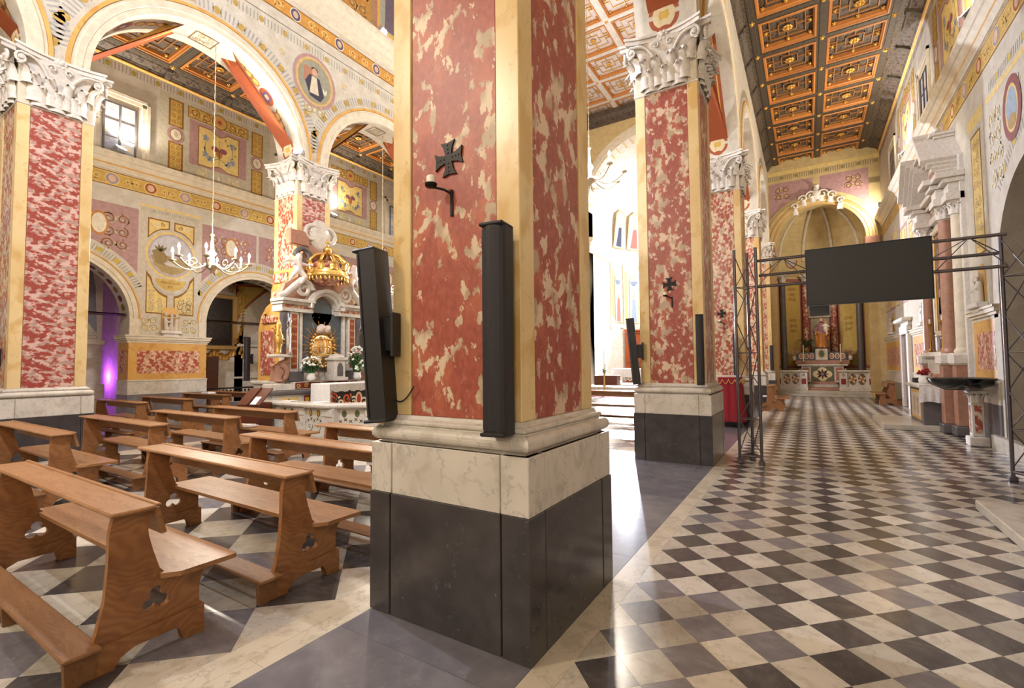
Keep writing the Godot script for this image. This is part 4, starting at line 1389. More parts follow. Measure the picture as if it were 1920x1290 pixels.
func make_ceiling(called: String, label: String, xs: Array, z0: float, dz: float, n: int, y: float, x_lo: float, x_hi: float, white: bool, z_from: float, z_to: float) -> void:
	var b := Mb.new()
	b.box(Vector3(x_lo - 0.6, y + 0.26, z_to - 0.5), Vector3(x_hi + 0.6, y + 0.6, z_from + 0.5))
	var c := struct(called, label, b, M.ceil_lilac if white else M.ceil)
	var beam: Material = M.ceil_white if white else M.ceil_beam
	for x in xs:
		var m := Mb.new()
		m.box(Vector3(x - 0.17, y, z_to), Vector3(x + 0.17, y + 0.28, z_from), 0.012)
		m.box(Vector3(x - 0.09, y - 0.025, z_to), Vector3(x + 0.09, y + 0.1, z_from), 0.01)
		obj("long_beam", m, beam, c)
	var dx: float = xs[1] - xs[0]
	var cm := coffer_meshes(dx, dz, white)
	var big := rosette(0.17)
	var small := boss(0.06)
	for k in n + 1:
		var z := z0 - k * dz
		if z > z_from or z < z_to: continue
		var m := Mb.new()
		m.box(Vector3(xs[0], y + 0.005, z - 0.15), Vector3(xs[-1], y + 0.27, z + 0.15), 0.012)
		m.box(Vector3(xs[0], y - 0.015, z - 0.08), Vector3(xs[-1], y + 0.1, z + 0.08), 0.01)
		obj("cross_beam", m, beam, c)
		for x in xs:
			obj("node_boss", small, M.gilt, c, Transform3D(Basis().scaled(Vector3(1.25, 1.25, 1.25)), Vector3(x, y - 0.04, z)))
	for k in n:
		var zc := z0 - (k + 0.5) * dz
		if zc > z_from or zc < z_to: continue
		for i in xs.size() - 1:
			var q := Node3D.new()
			q.name = "coffer"
			c.add_child(q, true)
			q.position = Vector3((xs[i] + xs[i + 1]) / 2, y, zc)
			for e in cm: obj(e[0], e[1], e[2], q)
			obj("rosette", big, M.gilt, q, Transform3D(Basis(), Vector3(0, 0.1, 0)))
			for s in [-1, 0, 1]:
				for t in [-1, 0, 1]:
					if s or t: obj("boss", small, M.gilt, q, Transform3D(Basis(), Vector3(s * (dx / 2 - 0.34), 0.11, t * (dz / 2 - 0.34))))
	# coved wooden cornice with brackets on both long sides
	for s in [-1.0, 1.0]:
		var X := Vector3(x_hi if s > 0 else x_lo, 0, 0)
		var o := Vector3(-s, 0, 0)
		var reach: float = (x_hi - xs[-1]) if s > 0 else (xs[0] - x_lo)
		var pr := [Vector2(0, y - 0.28), Vector2(0.06, y - 0.27), Vector2(0.09, y - 0.22), Vector2(0.09, y - 0.19), Vector2(reach * 0.5, y - 0.06), Vector2(reach * 0.55, y - 0.06), Vector2(reach * 0.6, y - 0.01), Vector2(reach, y + 0.0), Vector2(reach, y + 0.2), Vector2(0, y + 0.2)]
		var m := Mb.new()
		m.run(pr, X + Vector3(0, 0, z_from), X + Vector3(0, 0, z_to), o, false)
		obj("cove_cornice", m, M.ceil_white if white else M.ceil, c)
		for k in n + 1:
			var z := z0 - k * dz
			if z > z_from or z < z_to: continue
			var g := Mb.new()
			var pts := PackedVector2Array([Vector2(0, y - 0.3), Vector2(0.08, y - 0.31), Vector2(0.16, y - 0.25), Vector2(reach * 0.45, y - 0.15), Vector2(reach * 0.62, y - 0.12), Vector2(reach * 0.66, y - 0.03), Vector2(reach * 0.66, y + 0.1), Vector2(0, y + 0.1)])
			g.t = Transform3D(Basis(o, Vector3.UP, o.cross(Vector3.UP)), X + Vector3(0, 0, z))
			g.prism(pts, -0.09, 0.09)
			obj("bracket", g, M.ceil_white if white else M.ceil_beam, c)

# ---------------------------------------------------------------- far end
func make_ends() -> void:
	# end wall of the right aisle with its arch into the chapel
	var b := Mb.new()
	var tr := Transform3D(Basis(), Vector3(0, 0, Z_END))
	b.t = tr
	arched_wall(b, -1.7, 3.5, 0.0, 13.6, 0.7, [[0.68, 2.05, 8.25]], 28)
	var w := struct("wall_aisle_end", "aisle end wall with a moulded gilt arch opening into the chapel", b, M.plaster_yellow)
	var m := Mb.new()
	arc_mould(m, 0.68, 8.25, [Vector2(2.05, 0), Vector2(2.05, 0.05), Vector2(2.18, 0.05), Vector2(2.2, 0.1), Vector2(2.32, 0.1), Vector2(2.34, 0.06), Vector2(2.44, 0.06), Vector2(2.46, 0.12), Vector2(2.55, 0.12), Vector2(2.57, 0.0)])
	obj("archivolt", m, M.plaster_yellow, w, tr)
	m = Mb.new()
	arc_mould(m, 0.68, 8.25, [Vector2(2.345, 0.06), Vector2(2.345, 0.085), Vector2(2.435, 0.085), Vector2(2.435, 0.06)])
	arc_mould(m, 0.68, 8.25, [Vector2(2.06, 0.05), Vector2(2.06, 0.07), Vector2(2.14, 0.07), Vector2(2.14, 0.05)])
	obj("gilt_bead", m, M.gilt_dull, w, tr)
	for s in [-1.0, 1.0]:
		var im := Mb.new()
		im.box(Vector3(0.68 + s * 2.3 - 0.32, 7.75, -0.72), Vector3(0.68 + s * 2.3 + 0.32, 8.25, 0.16), 0.03)
		obj("impost", im, M.rose_marble, w, tr)
	var cart := Mb.new()      # stucco cartouche at the crown
	for s in [-1.0, 1.0]:
		for k in 3:
			var path := []
			for i in 14:
				var a := i * 0.55
				var rr := (0.26 - 0.04 * k) * (1.0 - i / 17.0)
				path.append(Vector3(s * (0.25 + 0.38 * k) + s * cos(a) * rr, 10.75 - 0.2 * k * k * 0.6 + sin(a) * rr, 0.15))
			cart.tube(path, 0.05, 5)
			cart.blade(Vector3(s * (0.2 + 0.4 * k), 10.35 - 0.14 * k * k, 0.08), Vector3(s * 0.4, 0, 0.9).normalized(), 0.42, 0.3, 0.05, 0.08)
	cart.ball(Vector3(0, 10.75, 0.12), Vector3(0.2, 0.28, 0.1), 10, 6)
	cart.blade(Vector3(0, 10.95, 0.08), Vector3(0, 0, 1), 0.4, 0.3, 0.05, 0.1)
	obj("cartouche", cart, M.stucco, w, tr * Transform3D(Basis(), Vector3(0.68, 0.08, 0)))
	var p := Pt.new()
	p.rect(-1.62, 12.3, 3.4, 12.5, OCH_L, 0)
	p.flutes(-1.6, 3.4, 12.0, 12.26, 0.1, Color(0.56, 0.52, 0.4), Color(0.6, 0.54, 0.28), 0)
	for s in [-1.0, 1.0]:
		for lay in [[0.0, ROSE, 0], [0.12, RUST, 1], [0.15, OCH, 2]]:
			var e: float = lay[0]
			var poly := PackedVector2Array([Vector2(0.68 + s * (2.25 - e), 11.85 - e), Vector2(0.68 + s * (0.15 + e * 2), 11.85 - e)])
			for i in 9:
				var a := lerpf(PI / 2 - 0.07 - e * 0.7, 0.62 + e * 0.25, i / 8.0)
				poly.append(Vector2(0.68 + s * cos(a) * (2.75 + e), 8.25 + sin(a) * (2.75 + e)))
			poly.append(Vector2(0.68 + s * (2.25 - e), 9.7 + e * 2))
			p.poly(poly, lay[1], lay[2])
		p.foliage(0.68 + s * 2.0, 10.9, 0.68 + s * 1.2, 11.6, BRN, OCH_L, 3, 2, 3)
	paint("spandrel_painting", p, w, tr)
	# chapel beyond: five-sided, ribbed, with a lancet
	var cz := -30.9
	var P := []
	for k in 6:
		var a := PI + PI * k / 5
		P.append(Vector3(0.68 + cos(a) * 2.45, 0, cz + sin(a) * 2.9))
	var ch := Mb.new()
	for k in 5:
		var A: Vector3 = P[k]; var B: Vector3 = P[k + 1]
		ch.quad(A, B, B + Vector3(0, 8.0, 0), A + Vector3(0, 8.0, 0))
		for i in 8:      # pointed vault cells
			var f0 := i / 8.0; var f1 := (i + 1) / 8.0
			var top := Vector3(0.68, 0, cz + 0.3)
			var V := func(q: Vector3, f: float) -> Vector3:
				return q.lerp(top, 1.0 - cos(f * PI / 2)) + Vector3(0, 8.0 + 2.75 * sin(f * PI / 2), 0)
			ch.quad(V.call(A, f0), V.call(B, f0), V.call(B, f1), V.call(A, f1))
	ch.quad(P[0], P[0] + Vector3(0, 0, 0.4), P[0] + Vector3(0, 11, 0.4), P[0] + Vector3(0, 11, 0))
	ch.quad(P[5] + Vector3(0, 0, 0.4), P[5], P[5] + Vector3(0, 11, 0), P[5] + Vector3(0, 11, 0.4))
	ch.box(Vector3(-2.2, 11.0, -34.2), Vector3(3.5, 11.3, -30.0))
	var cw := struct("wall_chapel", "five-sided chapel wall with ribbed vault and painted yellow panels", ch, M.plaster_yellow)
	for k in 6:
		var path := []
		for i in 12:
			var f := i / 11.0
			path.append((P[k] * 0.985 + Vector3(0.01, 0, cz * 0.015)).lerp(Vector3(0.68, 0, cz + 0.3), 1.0 - cos(f * PI / 2)) + Vector3(0, 7.98 + 2.7 * sin(f * PI / 2), 0))
		var rb := Mb.new(); rb.tube(path, 0.09, 6)
		obj("vault_rib", rb, M.moulding, cw)
	for k in 5:
		var A: Vector3 = P[k]; var B: Vector3 = P[k + 1]
		var L := (B - A).length()
		var x := (B - A).normalized()
		var t2 := Transform3D(Basis(x, Vector3.UP, x.cross(Vector3.UP)), A)
		p = Pt.new()
		p.rect(0.14, 1.5, L - 0.14, 6.9, Color(0.64, 0.40, 0.36), 0)
		p.rect(0.3, 1.65, L - 0.3, 6.7, Color(0.80, 0.68, 0.36) if k != 2 else Color(0.72, 0.72, 0.6), 1)
		if k != 2:
			p.foliage(L / 2 - 0.25, 5.5, L / 2 + 0.25, 6.4, BRN, RUST, 2, 3, 4); p.foliage(L / 2 - 0.25, 3.6, L / 2 + 0.25, 4.5, Color(0.5, 0.42, 0.2), BRN, 2, 3, 5)
			p.disc(L / 2, 8.2, 0.45, 0.7, RUST, 1, 20); p.disc(L / 2, 8.2, 0.38, 0.62, Color(0.70, 0.70, 0.66), 2, 20)
			p.poly(PackedVector2Array([Vector2(L / 2 - 0.25, 7.7), Vector2(L / 2 + 0.25, 7.7), Vector2(L / 2 + 0.14, 8.3), Vector2(L / 2 - 0.14, 8.3)]), Color(0.78, 0.74, 0.7), 3); p.disc(L / 2, 8.42, 0.1, 0.14, Color(0.74, 0.62, 0.54), 3, 10)
		p.rect(0.0, 0.0, L, 1.3, Color(0.76, 0.72, 0.66), 0)
		p.rect(0, 7.0, L, 7.3, Color(0.72, 0.62, 0.42), 1)
		paint("painted_panel", p, cw, t2)
	# lancet window
	var lz: float = P[2].z + 0.02
	var win := Node3D.new(); win.name = numbered("window_1"); add_child(win, true); tag(win, "dark pointed lancet window at the back of the chapel", "", "", "structure")
	win.position = Vector3(0.68, 0, lz)
	var fr := Mb.new()
	var lance := func(g: float, d: float) -> PackedVector2Array:
		var q := PackedVector2Array([Vector2(-0.5 - g, 4.6 - g), Vector2(0.5 + g, 4.6 - g), Vector2(0.5 + g, 8.0)])
		for i in range(1, 7): q.append(Vector2(-0.5 - g + (1.0 + 2 * g) * (cos(i * PI / 18) ), 8.0 + (1.0 + 2 * g) * sin(i * PI / 18)) )
		for i in range(5, 0, -1): q.append(Vector2(0.5 + g - (1.0 + 2 * g) * (cos(i * PI / 18)), 8.0 + (1.0 + 2 * g) * sin(i * PI / 18)))
		q.append(Vector2(-0.5 - g, 8.0))
		return q
	fr.prism(lance.call(0.09, 0), 0.0, 0.05)
	obj("surround", fr, M.moulding, win)
	var gl := Mb.new(); gl.prism(lance.call(0.0, 0), 0.05, 0.07)
	obj("glass", gl, M.night, win)
	var br := Mb.new()
	for y in [5.4, 6.3, 7.2, 8.1]: br.box(Vector3(-0.5, y, 0.06), Vector3(0.5, y + 0.03, 0.09))
	obj("glazing_bar", br, M.alu, win)
	# columns of the chapel
	for k in [0, 1, 2, 3, 4, 5]:
		var c: Vector3 = P[k].lerp(Vector3(0.68, 0, cz), 0.07)
		var n := thing("chapel_column", ["stone column at the chapel mouth beside the last pillar", "dark stone column in the chapel corner behind the palm", "red marble column between palm and statue in chapel", "red marble column to the statue's shadow side in chapel", "stone column behind dried bouquet in the chapel corner", "thick grey stone column at the chapel mouth by the pew"][k], "column", c, 0.0, "columns round the chapel")
		var sh := Mb.new(); sh.lathe([Vector2(0.17, 1.0), Vector2(0.165, 3.0), Vector2(0.145, 6.6)], 14)
		obj("shaft", sh, M.red_mid if k in [2, 3] else M.grey_marble, n)
		var bs := Mb.new(); bs.box(Vector3(-0.24, 0, -0.24), Vector3(0.24, 0.85, 0.24), 0.02); bs.lathe([Vector2(0.24, 0.85), Vector2(0.25, 0.9), Vector2(0.2, 0.95), Vector2(0.21, 0.98), Vector2(0.17, 1.02)], 14)
		obj("base", bs, M.white_marble, n)
		var cp := Mb.new(); cp.lathe([Vector2(0.15, 6.6), Vector2(0.17, 6.62), Vector2(0.15, 6.66), Vector2(0.16, 6.85), Vector2(0.25, 7.0)], 14)
		for e in 8: cp.blade(Vector3(cos(e * PI / 4) * 0.15, 6.66, sin(e * PI / 4) * 0.15), Vector3(cos(e * PI / 4), 0, sin(e * PI / 4)), 0.34, 0.12, 0.06, 0.06)
		cp.box(Vector3(-0.26, 7.0, -0.26), Vector3(0.26, 7.1, 0.26), 0.01)
		obj("capital", cp, M.stucco, n)
	# nave end wall with the great arch, choir vault and apse
	b = Mb.new(); b.t = tr
	arched_wall(b, -13.4, -2.6, 0.0, 19.4, 0.9, [[-8.0, 4.55, 12.4]], 40)
	var nw := struct("wall_chancel", "nave end wall with great moulded arch before the apse", b, M.plaster_yellow)
	m = Mb.new()
	arc_mould(m, -8.0, 12.4, [Vector2(4.55, 0), Vector2(4.55, 0.05), Vector2(4.7, 0.05), Vector2(4.72, 0.1), Vector2(4.85, 0.1), Vector2(4.87, 0.05), Vector2(5.0, 0.05), Vector2(5.02, 0.12), Vector2(5.12, 0.12), Vector2(5.14, 0)], 0, PI, 40)
	obj("archivolt", m, M.moulding, nw, tr)
	var da := Mb.new()
	da.run([Vector2(0, 18.0), Vector2(0.12, 18.05), Vector2(0.12, 18.4), Vector2(0.3, 18.6), Vector2(0.3, 18.9), Vector2(0, 18.9)], Vector3(-13.3, 0, Z_END), Vector3(-2.7, 0, Z_END), Vector3(0, 0, 1))
	obj("wooden_cornice", da, M.ceil, nw)
	var ap := Mb.new()
	var az := -33.5
	var prof := [Vector2(4.55, 0.0), Vector2(4.55, 4.0), Vector2(4.55, 9.4)]
	ap.t = Transform3D(Basis(), Vector3(-8, 0, az))
	var seg := 28
	for k in seg:      # choir walls and half-round apse
		var a0 := PI * k / seg; var a1 := PI * (k + 1) / seg
		var p0 := Vector3(cos(a0) * 4.55, 0, -sin(a0) * 4.55); var p1 := Vector3(cos(a1) * 4.55, 0, -sin(a1) * 4.55)
		ap.quad(p0, p1, p1 + Vector3(0, 12.4, 0), p0 + Vector3(0, 12.4, 0))
		for i in 10:
			var e0 := PI / 2 * i / 10; var e1 := PI / 2 * (i + 1) / 10
			var D := func(q: Vector3, e: float) -> Vector3: return Vector3(q.x * cos(e), 12.4 + 4.55 * sin(e), q.z * cos(e))
			ap.quad(D.call(p0, e0), D.call(p1, e0), D.call(p1, e1), D.call(p0, e1))
	for s in [-1.0, 1.0]:
		ap.quad(Vector3(s * 4.55, 0, 0), Vector3(s * 4.55, 0, 3.5), Vector3(s * 4.55, 12.4, 3.5), Vector3(s * 4.55, 12.4, 0))
	for k in seg:
		var a0 := PI * k / seg; var a1 := PI * (k + 1) / seg
		ap.quad(Vector3(cos(a0) * 4.55, 12.4 + sin(a0) * 4.55, 0), Vector3(cos(a0) * 4.55, 12.4 + sin(a0) * 4.55, 3.5), Vector3(cos(a1) * 4.55, 12.4 + sin(a1) * 4.55, 3.5), Vector3(cos(a1) * 4.55, 12.4 + sin(a1) * 4.55, 0))
	var aw := struct("wall_apse", "white half-round apse wall with painted half dome", ap, M.chapel_white)
	var ac := Mb.new(); ac.t = ap.t
	var cor := [Vector2(4.54, 9.55), Vector2(4.46, 9.6), Vector2(4.46, 9.95), Vector2(4.4, 10.05), Vector2(4.4, 10.15), Vector2(4.22, 10.4), Vector2(4.22, 10.55), Vector2(4.54, 10.6)]
	ac.lathe(cor, 28, 0.0, PI)
	ac.run([Vector2(0.01, 9.55), Vector2(0.09, 9.6), Vector2(0.09, 9.95), Vector2(0.15, 10.05), Vector2(0.15, 10.15), Vector2(0.33, 10.4), Vector2(0.33, 10.55), Vector2(0.01, 10.6)], Vector3(-4.55, 0, 3.4), Vector3(-4.55, 0, 0), Vector3(1, 0, 0))
	obj("cornice", ac, M.moulding, aw)
	for k in 9:      # pilasters and panels round the apse
		var a := PI * (k + 0.5) / 9
		var q := Vector3(cos(a), 0, -sin(a))
		var t3 := ap.t * Transform3D(Basis(Vector3(-q.z, 0, q.x) * -1.0, Vector3.UP, -q), q * 4.53)
		t3.basis = Basis(Vector3.UP.cross(-q), Vector3.UP, -q)
		var pi := Mb.new()
		pi.box(Vector3(-0.24, 4.6, 0), Vector3(0.24, 9.2, 0.09)); pi.box(Vector3(-0.3, 9.2, 0), Vector3(0.3, 9.55, 0.14), 0.02); pi.box(Vector3(-0.3, 4.5, 0), Vector3(0.3, 4.7, 0.13), 0.02)
		obj("pilaster", pi, M.moulding, aw, t3)
		p = Pt.new()
		p.rect(-0.15, 4.9, 0.15, 9.0, OCH_L, 0)
		p.foliage(-0.13, 5.0, 0.13, 8.9, GRN, OCH, 1, 8, 3)
		p.b.t = Transform3D()
		paint("pilaster_painting", p, aw, t3 * Transform3D(Basis(), Vector3(0, 0, 0.09)))
		var a2 := PI * (k + 1.0) / 9
		var q2 := Vector3(cos(a2), 0, -sin(a2))
		var t4 := ap.t * Transform3D(Basis(Vector3.UP.cross(-q2), Vector3.UP, -q2), q2 * 4.48)
		if k < 8:
			p = Pt.new()
			p.rect(-0.4, 5.0, 0.4, 8.3, OCH_L, 0); p.disc(0, 8.3, 0.4, 0.45, OCH_L, 0, 20)
			p.rect(-0.33, 5.07, 0.33, 8.3, Color(0.72, 0.78, 0.86), 1); p.disc(0, 8.3, 0.33, 0.38, Color(0.72, 0.78, 0.86), 1, 20)
			p.poly(PackedVector2Array([Vector2(-0.22, 5.1), Vector2(0.22, 5.1), Vector2(0.14, 6.9), Vector2(-0.14, 6.9)]), Color(0.74, 0.52, 0.46) if k % 2 else Color(0.6, 0.66, 0.74), 2)
			p.disc(0, 7.1, 0.14, 0.19, Color(0.84, 0.70, 0.6), 2, 12)
			paint("saint_painting", p, aw, t4)
			# painted saint in the half dome above, on a tilted panel following the vault
			var t5 := ap.t * Transform3D(Basis(Vector3.UP.cross(-q2), Vector3(0, 1, 0).rotated(Vector3.UP.cross(-q2), -0.32), (-q2).rotated(Vector3.UP.cross(-q2), -0.32) * -1.0), q2 * 4.40 + Vector3(0, 10.75, 0))
			p = Pt.new()
			p.poly(PackedVector2Array([Vector2(-0.62, 0), Vector2(0.62, 0), Vector2(0.5, 2.6), Vector2(0, 3.0), Vector2(-0.5, 2.6)]), OCH_L, 0)
			p.poly(PackedVector2Array([Vector2(-0.5, 0.1), Vector2(0.5, 0.1), Vector2(0.4, 2.5), Vector2(0, 2.85), Vector2(-0.4, 2.5)]), Color(0.74, 0.78, 0.84), 1)
			p.poly(PackedVector2Array([Vector2(-0.3, 0.15), Vector2(0.32, 0.15), Vector2(0.2, 1.6), Vector2(-0.12, 1.6)]), Color(0.28, 0.30, 0.36) if k % 2 else Color(0.66, 0.42, 0.36), 2)
			p.disc(0.03, 1.78, 0.14, 0.19, Color(0.82, 0.68, 0.58), 3, 12)
			t5.basis = Basis(Vector3.UP.cross(-q2), (Vector3.UP - q2 * 0.12).normalized(), Vector3.UP.cross(-q2).cross((Vector3.UP - q2 * 0.12).normalized()))
			paint("dome_painting", p, aw, t5)
	# wooden choir stalls: panelled back that follows the apse, seats and desk
	for k in 7:
		var a := PI * (k + 2.0) / 10
		var q := Vector3(cos(a), 0, -sin(a))
		var t6 := ap.t * Transform3D(Basis(Vector3.UP.cross(-q), Vector3.UP, -q), q * 4.25 + Vector3(0, 0.45, 0))
		var st := thing("choir_stall", "%s of carved reddish choir stalls along the apse wall" % ["first section from the right end", "second section from the right end", "third section from the right end", "middle section", "third section from the left end", "second section from the left end", "first section from the left end"][k], "choir stall", Vector3.ZERO, 0.0, "wooden choir stalls round the apse")
		st.transform = t6
		var bk := Mb.new(); bk.box(Vector3(-0.72, 0, -0.05), Vector3(0.72, 3.9, 0.05))
		obj("back", bk, M.wood_red, st)
		for i in 3:
			var pn := Mb.new()
			pn.box(Vector3(-0.66 + i * 0.45, 1.5, 0.05), Vector3(-0.28 + i * 0.45, 3.5, 0.08), 0.012)
			obj("panel", pn, M.wood_red, st)
		var cr := Mb.new(); cr.box(Vector3(-0.76, 3.9, -0.1), Vector3(0.76, 4.02, 0.3), 0.02); cr.box(Vector3(-0.74, 3.75, -0.05), Vector3(0.74, 3.9, 0.16), 0.02)
		obj("canopy", cr, M.wood_red, st)
		var se := Mb.new(); se.box(Vector3(-0.7, 0.4, 0.05), Vector3(0.7, 0.46, 0.5), 0.01); se.box(Vector3(-0.7, 0, 0.05), Vector3(0.7, 0.4, 0.12)); se.box(Vector3(-0.72, 1.15, 0.05), Vector3(0.72, 1.22, 0.42), 0.01)
		obj("seat", se, M.wood_red, st)
		for x in [-0.7, 0.0, 0.7]:
			var ar := Mb.new(); ar.box(Vector3(x - 0.03, 0, 0.05), Vector3(x + 0.03, 1.18, 0.46), 0.01)
			obj("stall_divider", ar, M.wood_red, st)
	# raised presbytery
	b = Mb.new()
	for k in 3:
		b.box(Vector3(-12.55, k * 0.15 - 0.0, -38.2), Vector3(-3.45, (k + 1) * 0.15, -26.6 - k * 0.36), 0.01)
	var st2 := struct("floor_presbytery", "three broad grey marble steps up to the presbytery", b, M.grey_white)
	b = Mb.new(); b.box(Vector3(-11.2, 0.0, -26.58), Vector3(-4.8, 0.012, -25.3)); 
	var cp2 := obj("carpet", b, M.cloth_red, self); tag(cp2, "red carpet at the foot of the presbytery steps", "carpet")
	# wall behind the camera and outer walls that close the room
	b = Mb.new(); b.box(Vector3(-21, 0, 9.0), Vector3(4.4, 19.6, 9.6))
	struct("wall_entrance", "plain plaster wall at the church entrance", b, M.plaster_grey)
	b = Mb.new(); b.box(Vector3(-20.8, 0, -31.0), Vector3(-13.3, 13.6, -30.3))
	struct("wall_aisle_end_far", "plain end wall of the far aisle", b, M.plaster_yellow)

func make_chapels() -> void:
	# rooms behind the left wall
	var b := Mb.new()
	b.box(Vector3(-26.6, 0, -31), Vector3(-26.2, 8, 9)); b.box(Vector3(-26.4, 7.2, -31), Vector3(-20.6, 7.6, 9))
	for z in [-1.58, -8.06, -14.54, -21.02]:
		b.box(Vector3(-26.4, 0, z - 0.25), Vector3(-20.8, 7.4, z + 0.25))
	b.box(Vector3(-26.4, 0, -31.2), Vector3(-20.6, 8, -30.8)); b.box(Vector3(-26.4, 0, 8.6), Vector3(-20.6, 8, 9))
	var c := struct("wall_chapels_left", "pale plaster walls of the side chapels beyond the far aisle", b, M.chapel_white)
	# first chapel: rib pier, violet lit arch
	var px := -23.6
	b = Mb.new()
	b.box(Vector3(px - 0.5, 0, -7.15), Vector3(px + 0.5, 1.25, -6.05), 0.02); b.box(Vector3(px - 0.42, 1.25, -7.05), Vector3(px + 0.42, 2.75, -6.12)); b.box(Vector3(px - 0.5, 2.75, -7.15), Vector3(px + 0.5, 2.95, -6.05), 0.03); b.box(Vector3(px - 0.42, 2.95, -7.05), Vector3(px + 0.42, 7.2, -6.12))
	obj("chapel_pier", b, M.chapel_white, c)
	var p := Pt.new()
	p.poly(PackedVector2Array([Vector2(6.2, 3.2), Vector2(6.55, 3.7), Vector2(6.9, 3.2), Vector2(6.82, 5.0), Vector2(6.6, 6.2), Vector2(6.35, 7.0), Vector2(6.1, 7.0), Vector2(6.15, 5.0)]), Color(0.58, 0.60, 0.64), 0)
	p.frame(6.25, 3.0, 6.9, 3.12, 0.02, Color(0.6, 0.58, 0.54), 0)
	paint("rib_painting", p, c, shifted(face_px(), Vector3(px + 0.42, 0, 0)))

	b = Mb.new()
	b.t = shifted(face_px(), Vector3(-26.15, 0, 0))
	b.prism(PackedVector2Array([Vector2(6.9, 2.85), Vector2(7.72, 2.85), Vector2(7.72, 4.6), Vector2(7.6, 5.3), Vector2(7.31, 5.9), Vector2(7.02, 5.3), Vector2(6.9, 4.6)]), 0.0, 0.05)
	obj("pointed_window_panel", b, M.chapel_white, c)  # pale panel for the violet pointed window, coloured by the lamp near it
	var vl := thing("violet_lamp", "small violet lamp stand beyond the pier, placed to give the side chapel its violet light", "lamp", Vector3(-25.0, 0, -7.5))  # lamp form chosen to give the chapel its violet light
	b = Mb.new(); b.box(Vector3(-0.05, 1.15, -0.03), Vector3(0.05, 1.7, 0.03), 0.01)
	obj("lamp_tube", b, M.violet_lamp, vl)
	b = Mb.new(); b.rod(Vector3(0, 0, 0), Vector3(0, 1.15, 0), 0.02); b.lathe([Vector2(0.15, 0), Vector2(0.15, 0.03), Vector2(0.02, 0.05)], 10); b.box(Vector3(-0.2, 1.1, -0.04), Vector3(0.2, 1.15, 0.04))
	obj("stand", b, M.iron, vl)
	var ol := OmniLight3D.new(); ol.name = "violet_light"; ol.light_color = srgb(170, 80, 255); ol.light_energy = 4.0; ol.light_size = 0.1; ol.shadow_enabled = true; ol.omni_range = 20; ol.position = Vector3(0.15, 1.5, 0); vl.add_child(ol)
	# second chapel: dark painting in carved gilt frame, brown chest, arch
	var g := thing("framed_painting", "dark oil painting in carved gilt leaf frame inside side chapel", "painting", Vector3(-23.4, 0, -12.35))
	g.transform = shifted(face_px(), Vector3(-23.4, 0, -11.2))
	b = Mb.new(); b.box(Vector3(-0.85, 2.9, -0.05), Vector3(0.85, 5.1, 0.0))
	obj("canvas", b, M.canvas_dark, g)
	b = Mb.new()
	for s in [-1.0, 1.0]: b.box(Vector3(s * 0.95 - 0.12, 2.75, -0.06), Vector3(s * 0.95 + 0.12, 5.25, 0.08), 0.03)
	for y in [2.78, 5.2]: b.box(Vector3(-1.05, y - 0.1, -0.06), Vector3(1.05, y + 0.1, 0.09), 0.03)
	obj("frame", b, M.gilt_dull, g)
	b = Mb.new()
	var r := RandomNumberGenerator.new(); r.seed = 4
	for k in 46:
		var s := -1.0 if k % 2 else 1.0
		var y := 2.3 + (k / 46.0) * 3.6
		b.blade(Vector3(s * r.randf_range(1.05, 1.4) * (1.0 if y < 5.3 else 0.7), y, 0.0), Vector3(s * r.randf_range(0.1, 0.9), 0, 1).normalized(), 0.32, 0.2, 0.06, 0.1)
	for k in 14: b.blade(Vector3(-1.0 + k * 0.15, 2.3 + 0.12 * sin(k * 1.1), 0.0), Vector3(0, 0, 1), 0.35, 0.22, 0.06, 0.1)
	obj("carved_leaves", b, M.gilt, g)
	b = Mb.new(); b.box(Vector3(-24.6, 0, -12.6), Vector3(-23.45, 7.4, -9.0))
	obj("chapel_cross_wall", b, M.chapel_white, c)
	var cf := thing("wood_cupboard", "dark brown wooden cupboard below the gilt framed painting", "cupboard", Vector3(-23.2, 0, -10.7))
	b = Mb.new(); b.box(Vector3(-0.25, 0, -0.55), Vector3(0.25, 2.35, 0.55), 0.02)
	obj("body", b, M.wood_dark, cf)
	for s in [-1.0, 1.0]:
		b = Mb.new(); b.box(Vector3(0.25, 0.2, s * 0.27 - 0.24), Vector3(0.28, 2.2, s * 0.27 + 0.24), 0.01)
		obj("door", b, M.wood_dark, cf)
	p = Pt.new()      # gold spandrel above the inner arch
	p.poly(PackedVector2Array([Vector2(12.2, 5.9), Vector2(14.2, 6.0), Vector2(13.6, 5.6), Vector2(12.8, 4.9), Vector2(12.3, 4.0), Vector2(12.2, 3.2)]), RUST, 0)
	p.poly(PackedVector2Array([Vector2(12.3, 5.8), Vector2(13.7, 5.88), Vector2(13.3, 5.5), Vector2(12.7, 4.9), Vector2(12.3, 4.3)]), OCH, 1)
	paint("gold_spandrel", p, c, shifted(face_px(), Vector3(-23.4, 0, 0)))
	b = Mb.new(); b.box(Vector3(-24.6, 0, -15), Vector3(-23.45, 7.4, -12.2))
	obj("chapel_back_wall", b, M.chapel_white, c)
	b = Mb.new(); b.t = shifted(face_px(), Vector3(-23.4, 0, 0)); arc_mould(b, 14.1, 3.4, [Vector2(1.75, 0), Vector2(1.75, 0.06), Vector2(1.95, 0.06), Vector2(1.95, 0)], PI / 2, PI); b.box(Vector3(12.1, 2.85, 0), Vector3(14.2, 2.98, 0.08), 0.02); b.box(Vector3(12.1, 1.3, 0), Vector3(14.2, 1.4, 0.06), 0.02)
	obj("chapel_moulding", b, M.moulding, c)

